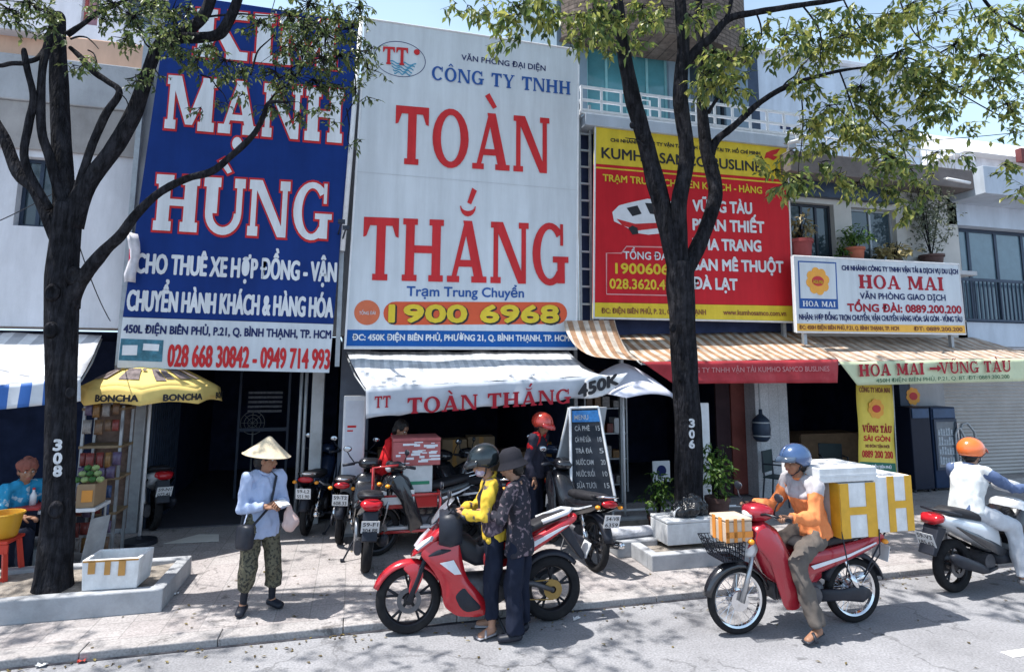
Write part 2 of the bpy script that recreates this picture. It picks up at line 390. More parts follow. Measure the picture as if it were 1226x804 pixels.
    if ch == 'Ô': p += [[(cx-.2, 1.1), (cx-.08, 1.1), (cx+.04, 1.3), (cx-.04, 1.3)], [(cx+.2, 1.1), (cx+.08, 1.1), (cx-.04, 1.3), (cx+.04, 1.3)]]
    if ch == 'Ũ': p += [[(cx-.24, 1.1), (cx-.16, 1.1), (cx-.06, 1.22), (cx-.12, 1.3)], [(cx-.12, 1.3), (cx-.08, 1.22), (cx+.1, 1.12), (cx+.14, 1.2)], [(cx+.1, 1.12), (cx+.24, 1.3), (cx+.16, 1.32), (cx+.08, 1.2)]]
    return wd, p
def slab_mesh(s, grow=0., gap=.1, space=.5, **kw):
    vs = []; fs = []; dz = []; x = 0
    for ch in s:
        if ch == ' ': x += space; continue
        wd, ps = slab_glyph(ch, **kw)
        for i, p in enumerate(ps):
            q = [V((a+x, b)) for a, b in p]
            ar = sum(q[k].x*q[(k+1) % len(q)].y-q[(k+1) % len(q)].x*q[k].y for k in range(len(q)))
            if ar < 0: q.reverse()
            if grow:
                n = len(q); r = []
                for k in range(n):
                    e1 = (q[k]-q[k-1]); e2 = (q[(k+1) % n]-q[k])
                    if e1.length < 1e-6 or e2.length < 1e-6: r.append(q[k]); continue
                    n1 = V((e1.y, -e1.x)).normalized(); n2 = V((e2.y, -e2.x)).normalized(); b = n1+n2
                    if b.length < .2: b = n1
                    b.normalize(); r.append(q[k]+b*min(grow/max(.45, b.dot(n1)), grow*1.7))
                q = r
            o = len(vs); vs += [(a.x, a.y) for a in q]; fs.append(tuple(range(o, o+len(q)))); dz += [(i % 30)*.00025]*len(q)
        x += wd+gap
    return vs, fs, dz, x-gap

def islands(n, fs):
    """a hair's depth between separate pieces of a glyph, so that overlapping strokes never share a plane"""
    par = list(range(n))
    def find(i):
        while par[i] != i: par[i] = par[par[i]]; i = par[i]
        return i
    for f in fs:
        for k in f[1:]: par[find(k)] = find(f[0])
    order = {}
    return [(order.setdefault(find(i), len(order)) % 9)*.00004 for i in range(n)]
def letters(mb, s, x0, y0, x1, y1, h0, h1, Y, lift=.004, bold=0., slab=False, grow=0., fn=None, multi=0, **kw):
    """lettering whose base line runs between two picture points, laid on the sign plane Y; upright in the world"""
    mb.marks.append((len(mb.v), len(mb.f)))
    a, b = P(x0, y0, Y), P(x1, y1, Y); ta, tb = P(x0, y0-h0, Y), P(x1, y1-h1, Y)
    ha, hb = ta.z-a.z, tb.z-b.z
    if slab:
        vs, fs, dz, W = slab_mesh(s, grow, **kw); mn, mx, ch = 0, W, 1
    else:
        vs, fs = text_mesh(s, 0); multi += bold*.35*ha/CAPH; dz = islands(len(vs), fs); mn = min(v[0] for v in vs); mx = max(v[0] for v in vs); ch = CAPH
    def put(dx, dy, extra):
        out = []
        for i, v in enumerate(vs):
            u = (v[0]-mn)/(mx-mn); t = v[1]/ch
            X = a.x+(b.x-a.x)*u+dx; z = a.z+(b.z-a.z)*u+(ha+(hb-ha)*u)*t+dy
            y = Y-lift-extra-(dz[i] if dz else 0)
            out.append(fn(X, y, z) if fn else (X, y, z))
        mb.add(out, fs)
    put(0, 0, 0)
    if multi:
        k = 0
        for dx, dy in ((-1, 0), (1, 0), (0, 1), (0, -1), (.7, .7), (-.7, .7), (.7, -.7), (-.7, -.7)):
            k += 1; put(dx*multi, dy*multi, .0004*k)
    return mb
# ================================================================ ground
def M_ground(name, c1, c2, tile=None, spots=.5, groove=.7):
    m = M(name, c1, .85, var=.16, scale=1.3, bump=.25, bscale=120, dirt=spots, dcol=c2)
    n = m.node_tree.nodes; L = m.node_tree.links; b = n['Principled BSDF']
    src = b.inputs['Base Color'].links[0].from_socket
    fine = n.new('ShaderNodeTexNoise'); fine.inputs['Scale'].default_value = 55; fine.inputs['Detail'].default_value = 4
    tc = n.new('ShaderNodeTexCoord'); L.new(tc.outputs['Object'], fine.inputs['Vector'])
    r = n.new('ShaderNodeValToRGB'); r.color_ramp.elements[0].position = .3; r.color_ramp.elements[0].color = (.72, .72, .72, 1); r.color_ramp.elements[1].position = .65; r.color_ramp.elements[1].color = (1.1, 1.1, 1.1, 1)
    L.new(fine.outputs['Fac'], r.inputs['Fac'])
    mx = n.new('ShaderNodeMix'); mx.data_type = 'RGBA'; mx.blend_type = 'MULTIPLY'; mx.inputs['Factor'].default_value = 1
    L.new(src, mx.inputs['A']); L.new(r.outputs['Color'], mx.inputs['B']); out = mx.outputs['Result']
    if tile:
        br = n.new('ShaderNodeTexBrick'); br.inputs['Scale'].default_value = 1; br.inputs['Brick Width'].default_value = tile; br.inputs['Row Height'].default_value = tile
        br.inputs['Mortar Size'].default_value = .006; br.inputs['Mortar Smooth'].default_value = .3; br.offset = 0
        br.inputs['Color1'].default_value = (1, 1, 1, 1); br.inputs['Color2'].default_value = (.9, .88, .88, 1); br.inputs['Mortar'].default_value = (groove,)*3+(1,)
        L.new(tc.outputs['Object'], br.inputs['Vector'])
        m2 = n.new('ShaderNodeMix'); m2.data_type = 'RGBA'; m2.blend_type = 'MULTIPLY'; m2.inputs['Factor'].default_value = 1
        L.new(out, m2.inputs['A']); L.new(br.outputs['Color'], m2.inputs['B']); out = m2.outputs['Result']
    L.new(out, b.inputs['Base Color'])
    return m
m_road = M_ground('asphalt_dusty', (.27, .27, .285), (.17, .17, .18), None, .5)
m_walk = M_ground('pavement_tiles', (.38, .355, .35), (.2, .185, .18), .3, .5)
m_kerb = M_ground('kerb_concrete', (.36, .34, .335), (.2, .185, .18), None, .55)
cracks(m_road, .55, .6, .010); cracks(m_walk, .9, .55, .008); cracks(m_kerb, 1.5, .5, .012)
KY = 5.75
mb = MB(); mb.add([(-400, -300, 0), (400, -300, 0), (400, 500, 0), (-400, 500, 0)], [(0, 1, 2, 3)])
struct(mb.build('road', m_road))
mb = MB(); mb.box(-40, 60, KY+.2, 16, -.2, .06); struct(mb.build('sidewalk', m_walk))
mb = MB()
x = -30.
while x < 50: mb.box(x, x+.994, KY+random.Random(int(x*7)).uniform(-.006, .006), KY+.197, -.2, .063); x += 1.0
struct(mb.build('kerb', m_kerb, bevel=.008))
mb = MB(); mb.box(-40, 60, KY-.035, KY+.012, -.05, .0045); struct(mb.build('kerb_shade_strip', M('kerb_shade_paint', (.045, .045, .055), .95, var=.4, scale=9, dirt=.4, dcol=(.16, .155, .15))))  # dark strip painted along the kerb foot to deepen its line of shade
# worn edge line and lane mark far right
mb = MB(); a = G(1205, 783, .004); mb.add([(a.x, a.y-.05, .004), (a.x+2.2, a.y-.05, .004), (a.x+2.2, a.y+.05, .004), (a.x, a.y+.05, .004)], [(0, 1, 2, 3)])
struct(mb.build('lane_marking', M('road_paint', (.75, .75, .75), .7, dirt=.5, scale=9, dcol=(.3, .3, .3))))

# ================================================================ materials of the buildings
m_white = M('white_wall', (.70, .70, .74), .85, var=.06, scale=1.2, dirt=.22, dcol=(.4, .39, .38), bump=.1)
m_conc = M('grey_render', (.42, .43, .45), .9, var=.12, scale=2, dirt=.45, dcol=(.26, .25, .24), bump=.2)
m_ledge = M('stained_ledge', (.36, .34, .33), .9, var=.15, scale=1.6, dirt=.5, dcol=(.2, .18, .17), bump=.2)
m_peach = M('peach_paint', (.72, .47, .34), .8, var=.06, scale=2, dirt=.2, dcol=(.5, .35, .27))
m_blue = M('pale_blue_wall', (.50, .56, .64), .85, var=.06, scale=1.5, dirt=.2, dcol=(.36, .4, .45))
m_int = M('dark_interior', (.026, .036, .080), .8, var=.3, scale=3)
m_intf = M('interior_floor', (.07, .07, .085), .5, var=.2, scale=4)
m_frame = M('white_metal', (.70, .71, .73), .4, var=.08, scale=9, dirt=.3, dcol=(.35, .33, .31))
m_dark = M('dark_metal', (.035, .04, .055), .45, metal=.3, var=.2)
m_navy = M('dark_blue_metal', (.03, .045, .075), .4, metal=.2, var=.2)
m_glass = M('window_glass', (.03, .05, .065), .06, var=.25, scale=1.5, spec=.7)
m_teal = M('teal_glass', (.07, .23, .27), .1, var=.3, scale=1.2, spec=.7)
m_tealf = M('teal_frame', (.22, .45, .48), .4, var=.1)
m_curt = M('curtain_cloth', (.42, .43, .45), .9, var=.12, scale=3)
m_brown = M('brown_tiles', (.17, .135, .115), .8, var=.35, scale=9, bump=.4, bscale=30, dirt=.4, dcol=(.09, .07, .065))
def tile_rows(m, w_, h_, dark=.5):
    n = m.node_tree.nodes; L = m.node_tree.links; tc = n.new('ShaderNodeTexCoord'); mp = n.new('ShaderNodeMapping'); mp.inputs['Rotation'].default_value = (pi/2, 0, 0); L.new(tc.outputs['Object'], mp.inputs[0])
    br = n.new('ShaderNodeTexBrick'); br.inputs['Scale'].default_value = 1; br.inputs['Brick Width'].default_value = w_; br.inputs['Row Height'].default_value = h_; br.inputs['Mortar Size'].default_value = .012; br.inputs['Color1'].default_value = (1, 1, 1, 1); br.inputs['Color2'].default_value = (.7, .7, .7, 1); br.inputs['Mortar'].default_value = (0, 0, 0, 1); L.new(mp.outputs[0], br.inputs['Vector']); link_in(m, br.outputs['Color'], dark)
tile_rows(m_brown, .24, .085)
m_steel = M('grey_steel', (.34, .36, .38), .45, metal=.4, var=.15, scale=10, dirt=.35, dcol=(.15, .12, .1))
m_black = M('matte_black', (.010, .013, .022), .5, var=.2)

for m_ in (m_white, m_conc, m_ledge, m_peach, m_blue): streak(m_, .80, 2.2, .45, .36, .62)
def wall(mb, X0, X1, z0, z1, Y, holes=(), depth=.2):
    xs = sorted({X0, X1, *[h[0] for h in holes], *[h[1] for h in holes]}); zs = sorted({z0, z1, *[h[2] for h in holes], *[h[3] for h in holes]})
    for i in range(len(xs)-1):
        for k in range(len(zs)-1):
            cx, cz = (xs[i]+xs[i+1])/2, (zs[k]+zs[k+1])/2
            if any(h[0] < cx < h[1] and h[2] < cz < h[3] for h in holes): continue
            mb.add([(xs[i], Y, zs[k]), (xs[i+1], Y, zs[k]), (xs[i+1], Y, zs[k+1]), (xs[i], Y, zs[k+1])], [(0, 1, 2, 3)])
    for a, b, c, d in holes:
        D = Y+depth
        mb.add([(a, Y, c), (b, Y, c), (b, D, c), (a, D, c)], [(0, 1, 2, 3)]); mb.add([(a, Y, d), (b, Y, d), (b, D, d), (a, D, d)], [(0, 1, 2, 3)])
        mb.add([(a, Y, c), (a, Y, d), (a, D, d), (a, D, c)], [(0, 1, 2, 3)]); mb.add([(b, Y, c), (b, Y, d), (b, D, d), (b, D, c)], [(0, 1, 2, 3)])
def hole_px(x0, y0, x1, y1, Y):
    a, b = P(x0, (y0+y1)/2, Y), P(x1, (y0+y1)/2, Y); c = P((x0+x1)/2, y1, Y).z; d = P((x0+x1)/2, y0, Y).z
    return (a.x, b.x, c, d)
def window(parent, h, Y, nx=2, fm=m_dark, gm=m_glass, curtain=None, fw=.045):
    a, b, c, d = h
    f = MB(); f.box(a, a+fw, Y, Y+.06, c, d); f.box(b-fw, b, Y, Y+.06, c, d); f.box(a+fw, b-fw, Y, Y+.06, c, c+fw); f.box(a+fw, b-fw, Y, Y+.06, d-fw, d)
    for i in range(1, nx):
        x = a+(b-a)*i/nx; f.box(x-fw/2, x+fw/2, Y+.002, Y+.058, c+fw, d-fw)
    o = f.build('window', fm, parent)
    g = MB(); g.box(a+fw/2, b-fw/2, Y+.025, Y+.033, c+fw/2, d-fw/2); g.build('pane', gm, o)
    if curtain:
        rows = [[], []]; n = int((b-a)*26)
        for i in range(n+1):
            x = a+(b-a)*i/n
            for k, z in enumerate((c, d)): rows[k].append((x, Y+.1+.02*sin(i*2.1), z))
        s = MB(); s.sheet(rows); s.build('curtain', curtain, o, smooth=True)
    return o
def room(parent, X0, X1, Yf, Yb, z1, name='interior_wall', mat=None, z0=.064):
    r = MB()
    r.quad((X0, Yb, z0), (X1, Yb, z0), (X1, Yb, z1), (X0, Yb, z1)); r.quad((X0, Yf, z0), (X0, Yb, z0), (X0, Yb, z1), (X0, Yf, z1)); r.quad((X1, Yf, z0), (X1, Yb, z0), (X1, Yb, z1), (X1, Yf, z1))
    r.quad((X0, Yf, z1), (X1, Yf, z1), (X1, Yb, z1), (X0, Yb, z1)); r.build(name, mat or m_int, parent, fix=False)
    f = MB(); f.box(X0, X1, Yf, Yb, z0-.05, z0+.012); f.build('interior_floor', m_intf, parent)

YU, YG = 8.95, 9.6            # upper walls, shop fronts
XB = [-16, -2.95, -.2, 3.45, 7.45, 11.35, 21]

# ---- far left: old grey building
b = thing('shophouse', 'old grey rendered building with peach parapet behind the tree numbered 308', 'building', (-6, YU, 0))
zt = P(60, 74, YU).z; zl = P(100, 392, YU).z; zw = P(100, 185, YU).z; zc = P(100, 130, YU).z
h1 = hole_px(20, 188, 64, 271, YU)
m = MB(); wall(m, XB[0], XB[1], zl, zt, YU, [h1], .25)
m.quad((XB[1], YU, zl), (XB[1], YU+8, zl), (XB[1], YU+8, zt), (XB[1], YU, zt)); m.quad((XB[0], YU, zt), (XB[1], YU, zt), (XB[1], YU+8, zt), (XB[0], YU+8, zt)); m.quad((XB[0], YU, zl), (XB[1], YU, zl), (XB[1], YG, zl), (XB[0], YG, zl))
m.build('wall', m_white, b, fix=False)
m = MB(); m.box(XB[0], XB[1]+.01, YU-.05, YU-.004, zw, zc); m.build('stained_band', m_ledge, b, bevel=.01)
m = MB(); m.box(XB[0], XB[1]+.02, YU-.09, YU+.3, zc+.002, zt+.02); m.build('grey_fascia', m_conc, b, bevel=.015)
zp = P(60, 36, YU).z; m = MB(); m.box(XB[0], XB[1]-.05, YU+.1, YU+.35, zt+.022, zp); m.build('parapet', m_peach, b, bevel=.02)
window(b, h1, YU+.12, 2, m_navy, m_glass)
m = MB(); zq = P(60, -60, YU+3).z; hh = hole_px(150, -5, 205, 36, YU+2.5); hk = hole_px(98, -10, 118, 30, YU+2.5); wall(m, XB[0], XB[1]-.3, zt, zq, YU+2.5, [hh, hk], .2); m.quad((XB[1]-.3, YU+2.5, zt), (XB[1]-.3, YU+8, zt), (XB[1]-.3, YU+8, zq), (XB[1]-.3, YU+2.5, zq)); m.quad((XB[0], YU+2.5, zq), (XB[1]-.3, YU+2.5, zq), (XB[1]-.3, YU+8, zq), (XB[0], YU+8, zq)); m.build('upper_wall', m_white, b, fix=False)
window(b, hh, YU+2.6, 2, m_dark, m_glass); window(b, hk, YU+2.6, 1, M('red_frame', (.4, .1, .09), .5), M('pink_glass', (.35, .17, .2), .3))
m = MB(); zz = P(20, 40, YU).z; m.box(XB[0], P(52, 40, YU).x, YU-.1, YU+2.2, zz, zz+.06); m.build('roof_edge', m_white, b)
room(b, XB[0], XB[1]-.04, YG, 13.5, zl-.02)
m = MB(); m.box(XB[1]-.25, XB[1]-.005, YG-.1, YG+.3, .062, zl-.003); m.build('pillar', m_conc, b, bevel=.01)

# ---- second: the shop behind the blue sign
b = thing('shophouse', 'narrow shop with a wide dark opening under the tall blue sign', 'building', (-1.5, YU, 0))
zs = 2.75
m = MB(); wall(m, XB[1]+.01, XB[2], zs, 7.2, YU+.05); m.quad((XB[1]+.01, YU+.05, zs), (XB[2], YU+.05, zs), (XB[2], YG, zs), (XB[1]+.01, YG, zs)); m.quad((XB[1]+.01, YU+.05, 7.2), (XB[2], YU+.05, 7.2), (XB[2], YU+8, 7.2), (XB[1]+.01, YU+8, 7.2)); m.quad((XB[2], YU+.05, zs), (XB[2], YU+8, zs), (XB[2], YU+8, 7.2), (XB[2], YU+.05, 7.2))
m.build('wall', m_conc, b, fix=False)
m = MB(); zq = 8.4; xx = P(388, 10, YU+3).x; m.box(xx, XB[2]-.02, YU+3, YU+7, 7.2, zq); m.build('roof_room', M('brick_red_wall', (.30, .12, .09), .9, var=.2, scale=8), b)
room(b, XB[1]+.02, XB[2]-.02, YG, 14.5, zs-.01)
m = MB(); m.box(XB[1]+.01, XB[1]+.2, YG-.15, YG+.15, .062, zs); m.build('door_frame', m_steel, b, bevel=.008)
m = MB(); x = P(383, 500, YG).x; m.box(x-.12, x+.05, YG-.2, YG+.1, .062, zs); m.build('pillar', M('pale_pillar', (.45, .46, .47), .8, var=.12, scale=5, dirt=.5, dcol=(.22, .19, .17)), b, bevel=.01)
m = MB()
for dx in (-.2, -.27): m.tube([(x+dx, YG-.2, .062), (x+dx, YG-.2, zs)], .025, 8)
m.build('drain_pipe', m_steel, b, smooth=True)
# poster and posts inside
m = MB(); c = P(318, 478, 11.5)
for i in range(5): m.box(c.x-.28, c.x+.28, 11.47, 11.49, c.z+.1-i*.08, c.z+.14-i*.08)
m.build('price_board', M('faded_print', (.22, .23, .26), .6, var=.4, scale=30), b)
m = MB(); m.box(c.x-.42, c.x-.38, 11.4, 11.45, .07, 2.6); m.box(c.x+.38, c.x+.42, 11.4, 11.45, .07, 2.6); m.box(c.x-.38, c.x+.38, 11.405, 11.445, 1.18, 1.24); m.build('partition', m_navy, b)
m = MB()
for i in range(26): m.box(XB[1]+.22, XB[1]+.25+.02*(i % 2), YG+.05+i*.05, YG+.09+i*.05, .08, zs-.02)
m.build('folded_shutter', m_navy, b)

# ---- third: TOAN THANG
b = thing('shophouse', 'shop with an open dark ground floor under the large white and red sign', 'building', (1.6, YU, 0))
m = MB(); wall(m, XB[2]+.01, XB[3], zs, 6.6, YU+.05); m.quad((XB[2]+.01, YU+.05, zs), (XB[3], YU+.05, zs), (XB[3], YG, zs), (XB[2]+.01, YG, zs)); m.quad((XB[2], YU+.05, 6.6), (XB[3], YU+.05, 6.6), (XB[3], YU+7, 6.6), (XB[2], YU+7, 6.6)); m.quad((XB[3], YU+.05, zs), (XB[3], YU+7, zs), (XB[3], YU+7, 6.6), (XB[3], YU+.05, 6.6))
m.build('wall', m_conc, b, fix=False)
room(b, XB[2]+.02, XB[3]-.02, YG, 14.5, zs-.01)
x0, x1 = P(400, 520, YG).x, P(440, 520, YG).x
m = MB(); m.box(XB[2]+.02, x1, YG-.25, YG+.1, .062, zs-.003); m.build('pillar', M('slate_pillar', (.13, .15, .19), .8, var=.15, scale=4), b, bevel=.01)
m = MB(); x = P(690, 520, YG).x
for xx in (x, P(745, 520, YG).x): m.box(xx-.03, xx+.03, YG, YG+.06, .07, zs-.004)
m.box(x+.03, XB[3]-.03, YG+.005, YG+.055, 2.1, 2.16); m.build('shopfront_frame', m_steel, b)
m = MB(); m.box(x+.03, XB[3]-.03, YG+.02, YG+.028, .1, 2.1); m.build('shopfront_glass', m_glass, b)

# ---- fourth: the balcony house behind the red sign
b = thing('shophouse', 'taller house with a teal glazed balcony and curved brown brick overhang', 'building', (5.4, YU, 0))
zb = P(800, 156, YU).z           # balcony floor
ztop = P(780, -120, YU).z
YW = YU+1.1
hA = hole_px(703, 42, 801, 150, YW); hB = hole_px(826, 40, 868, 150, YW); hC = hole_px(879, 36, 893, 66, YW)
m = MB(); wall(m, XB[3]+.01, XB[4]-.55, zb, ztop, YW, [hA, hB, hC], .2)
xr = XB[4]-.55
m.quad((xr, YW, zb), (xr, YW+7, zb), (xr, YW+7, ztop), (xr, YW, ztop)); m.quad((XB[3]+.01, YW, zb), (XB[3]+.01, YW+7, zb), (XB[3]+.01, YW+7, ztop), (XB[3]+.01, YW, ztop))
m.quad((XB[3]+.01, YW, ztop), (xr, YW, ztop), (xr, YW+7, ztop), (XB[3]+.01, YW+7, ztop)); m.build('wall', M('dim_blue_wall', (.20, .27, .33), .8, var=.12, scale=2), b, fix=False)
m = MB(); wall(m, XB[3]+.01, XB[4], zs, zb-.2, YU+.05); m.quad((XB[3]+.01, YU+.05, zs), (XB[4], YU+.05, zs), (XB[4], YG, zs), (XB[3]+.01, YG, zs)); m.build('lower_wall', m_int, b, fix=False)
m = MB(); m.box(XB[3]+.01, XB[4], YU-.3, YW, zb-.198, zb); m.build('balcony_floor', m_blue, b, bevel=.01)
window(b, hA, YW+.08, 4, m_tealf, m_teal); window(b, hB, YW+.08, 2, m_dark, m_glass); window(b, hC, YW+.08, 1, m_tealf, m_teal)
# curved overhang
zo = P(760, 8, YU-.4).z; m = MB(); rows = [[], [], []]
for i in range(25):
    t = i/24; X = XB[3]+.05+t*(xr+.5-XB[3]); bulge = .75*sin(pi*min(1, max(0, t)))**.6
    zz = zo+.28*abs(t-.45)**1.5
    rows[0].append((X, YW, zz)); rows[1].append((X, YW-.15-bulge, zz)); rows[2].append((X, YW-.15-bulge, zz+2.2))
m.sheet(rows); m.build('overhang', m_brown, b)
# railing
m = MB(); X0, X1 = P(696, 120, YU-.3).x, P(962, 150, YU-.3).x; zr = P(700, 103, YU-.3).z; Yr = YU-.28
for z in (zr, zr-.22, zr-.44, zb+.06): m.box(X0, X1, Yr, Yr+.035, z-.02, z+.02); m.box(X0, X0+.035, Yr+.036, YW-.01, z-.02, z+.02)
n = 12
for i in range(n+1):
    x = X0+.002+(X1-X0-.04)*i/n; m.box(x, x+.03, Yr-.003, Yr+.038, zb+.001, zr+.021)
m.build('railing', m_frame, b)
m = MB(); x = P(782, 130, Yr).x; m.tube([(x-.15, Yr+.5, zb), (x+.05, Yr+.5, zr+.15), (x+.2, Yr+.5, zr+.15), (x+.22, Yr+.5, zb)], .018, 6); m.tube([(x-.1, Yr+.5, zb+.5), (x+.2, Yr+.5, zb+.5)], .015, 6); m.build('drying_frame', m_frame, b, smooth=True)
room(b, XB[3]+.02, XB[4]-.02, YG, 13.5, zs-.01)
m = MB(); m.box(P(880, 500, YG).x, P(904, 500, YG).x, YG+.1, YG+.16, .08, zs-.02); m.build('door', M('red_brown_door', (.19, .06, .05), .6, var=.2, scale=5), b, bevel=.01)
m = MB(); m.box(P(862, 500, YG).x, P(879, 500, YG).x, YG+.11, YG+.17, .08, zs-.02); m.build('door', M('dark_brown_door', (.045, .025, .03), .6, var=.2, scale=5), b, bevel=.01)
m = MB(); m.box(P(905, 500, YG-.2).x, P(944, 500, YG-.2).x, YG-.2, YG+.12, .062, zs-.003); m.build('tiled_pillar', M_ground('white_tiles', (.55, .56, .58), (.4, .38, .37), .2, .3), b, bevel=.008)

# ---- fifth: HOA MAI house
b = thing('shophouse', 'low pale house with potted plants above the small white flower sign', 'building', (9.3, YU, 0))
zr5 = P(1040, 216, YU).z
hs = [hole_px(1021, 250, 1074, 312, YU), hole_px(948, 243, 1000, 312, YU)]
m = MB(); wall(m, XB[4]+.01, XB[5], zs, zr5, YU+.0, hs, .2); m.quad((XB[4]+.01, YU, zs), (XB[5], YU, zs), (XB[5], YG, zs), (XB[4]+.01, YG, zs)); m.quad((XB[4]+.01, YU, zr5), (XB[5], YU, zr5), (XB[5], YU+8, zr5), (XB[4]+.01, YU+8, zr5)); m.quad((XB[5], YU, zs), (XB[5], YU+8, zs), (XB[5], YU+8, zr5), (XB[5], YU, zr5)); m.quad((XB[4]+.01, YU, zs), (XB[4]+.01, YU+8, zs), (XB[4]+.01, YU+8, zr5), (XB[4]+.01, YU, zr5))
m.build('wall', M('cream_grey_wall', (.47, .46, .44), .85, var=.08, scale=2, dirt=.3, dcol=(.3, .28, .26)), b, fix=False)
window(b, hs[0], YU+.1, 2, m_steel, m_glass); window(b, hs[1], YU+.1, 3, m_dark, m_glass, None)
m = MB(); a, c, z0, z1 = hole_px(946, 214, 1066, 240, YU); m.box(a, c, YU-.12, YU-.002, z0, z1); m.build('signage_strip', m_navy, b, bevel=.01)
m = MB(); a = P(946, 190, YU-.5); z0 = P(1040, 214, YU-.5).z; z1 = P(1040, 190, YU-.5).z; m.box(a.x, XB[5]+.1, YU-.5, YU+.3, z0+.004, z1); m.build('roof_ledge', M('brown_ledge', (.17, .15, .145), .85, var=.2, scale=5, bump=.2), b, bevel=.015)
m = MB(); zz = z1+.32
for z in (zz, zz-.15): m.tube([(a.x, YU-.45, z), (XB[5], YU-.45, z)], .014, 6)
x = a.x+.02
while x < XB[5]: m.tube([(x, YU-.45, z1), (x, YU-.45, zz)], .01, 5); x += .16
m.build('roof_railing', m_frame, b, smooth=True)
m = MB(); z0 = P(1000, 215, YU+4).z; z1 = P(1000, 78, YU+4).z; xa, xb = P(906, 120, YU+4).x, P(1098, 120, YU+4).x
m.box(xa, xb, YU+4, YU+7.8, z0-1, z1); m.build('roof_room', m_blue, b, bevel=.01)
m = MB(); m.box(xa-.5, xa, YU+3.9, YU+7, z0-1, z1-.1); m.build('roof_room_edge', m_navy, b)
m = MB(); m.box(xa-.1, xb+.2, YU+3.85, YU+7.9, z1+.002, z1+.1); m.build('roof_slab', m_white, b, bevel=.01)
m = MB()
for q in ((940, 152), (975, 156)): h = hole_px(q[0]-6, q[1]-3, q[0]+6, q[1]+3, YU+4); m.box(h[0], h[1], YU+3.985, YU+3.998, h[2], h[3])
m.build('vent_opening', m_int, b)
room(b, XB[4]+.02, XB[5]-.02, YG, 13.5, zs-.01)
m = MB(); m.box(P(1074, 500, YG).x, P(1086, 500, YG).x, YG-.1, YG+.15, .062, zs-.003); m.build('dark_post', m_navy, b, bevel=.01)
m = MB(); m.box(P(1087, 500, YG).x, XB[5]-.03, YG-.1, YG+.15, .062, zs-.003); m.build('pillar', m_conc, b, bevel=.01)
# flower emblem on the pillar
def flower(m, c, r, Y, y1=None):
    for k in range(8):
        a = 2*pi*k/8+.2; cx, cz = c[0]+r*.66*cos(a), c[1]+r*.66*sin(a)
        pts = [(cx+r*.36*cos(t), Y-.0003*k, cz+r*.36*sin(t)) for t in [2*pi*q/14 for q in range(14)]]
        m.add(pts, [tuple(range(14))])
    pts = [(c[0]+r*.72*cos(t), Y-.003, c[1]+r*.72*sin(t)) for t in [2*pi*q/24 for q in range(24)]]; m.add(pts, [tuple(range(24))])
    return m
def disc(m, c, rx, rz, Y, n=28): return m.add([(c[0]+rx*cos(2*pi*q/n), Y, c[1]+rz*sin(2*pi*q/n)) for q in range(n)], [tuple(range(n))])
m_orange = M('print_orange', (.80, .36, .05), .5, var=.08); m_red = M('print_red', (.55, .03, .035), .5, var=.08); m_yel = M('print_yellow', (.82, .60, .06), .5, var=.06)
c = P(1093, 474, YG-.1); e = flower(MB(), (c.x, c.z), .17, YG-.106).build('flower_emblem', m_orange, b)
disc(MB(), (c.x, c.z), .1, .075, YG-.112).build('emblem_centre', m_red, e)

# ---- right: roller-shutter building
b = thing('shophouse', 'pale blue building with a deep canopy over a dark balustrade and closed roller shutter', 'building', (15, YU, 0))
h = hole_px(1141, 272, 1226, 386, YU); h = (h[0], h[0]+4.3, h[2], h[3])
zc1 = P(1180, 250, YU-.9).z; zc0 = P(1180, 224, YU-.9).z
m = MB(); wall(m, XB[5]+.01, XB[6], zs, zc1+.6, YU, [h], .3); m.quad((XB[5]+.01, YU, zs), (XB[6], YU, zs), (XB[6], YG, zs), (XB[5]+.01, YG, zs)); m.quad((XB[5]+.01, YU, zs), (XB[5]+.01, YU+8, zs), (XB[5]+.01, YU+8, zc1+.6), (XB[5]+.01, YU, zc1+.6)); m.quad((XB[5]+.01, YU, zc1+.6), (XB[6], YU, zc1+.6), (XB[6], YU+8, zc1+.6), (XB[5]+.01, YU+8, zc1+.6)); m.build('wall', m_blue, b, fix=False)
m = MB(); zk0, zk1 = P(1160, 229, YU-.7).z, P(1160, 196, YU-.7).z; m.box(XB[5]-.15, XB[6], YU-.7, YU-.004, zk0, zk1); m.build('canopy', m_blue, b, bevel=.01)
o = window(b, h, YU+.2, 6, m_navy, M('blue_pane', (.10, .16, .20), .08, spec=.7), m_curt, .07)
m = MB(); zr = P(1180, 336, YU).z
m.box(h[0], h[1], YU-.06, YU-.03, zr-.03, zr+.03); m.box(h[0], h[1], YU-.06, YU-.03, h[2]+.02, h[2]+.06)
x = h[0]+.03
while x < h[1]: m.box(x, x+.022, YU-.055, YU-.035, h[2]+.061, zr-.031); x += .105
m.build('balustrade', m_navy, b)
m = MB(); za, zb2 = P(1180, 455, YG).z, .065; x0, x1 = XB[5]+.05, XB[5]+5
k = 0; z = zb2+.12
rows = []
while z < zs-.02: rows.append([(x0, YG+.1, z), (x1, YG+.1, z)]); rows.append([(x0, YG+.075, z+.035), (x1, YG+.075, z+.035)]); z += .07
m.sheet(rows); m.build('roller_shutter', M('shutter_metal', (.42, .40, .38), .5, metal=.2, var=.08, scale=3, dirt=.3, dcol=(.28, .24, .2)), b)
m = MB(); m.box(x0, x1, YG-.35, YG+.05, .062, .2); m.build('doorstep', m_ledge, b, bevel=.01)
m = MB(); m.box(x1, XB[6], YG, YG+.3, .062, zs); m.build('ground_wall', m_conc, b)
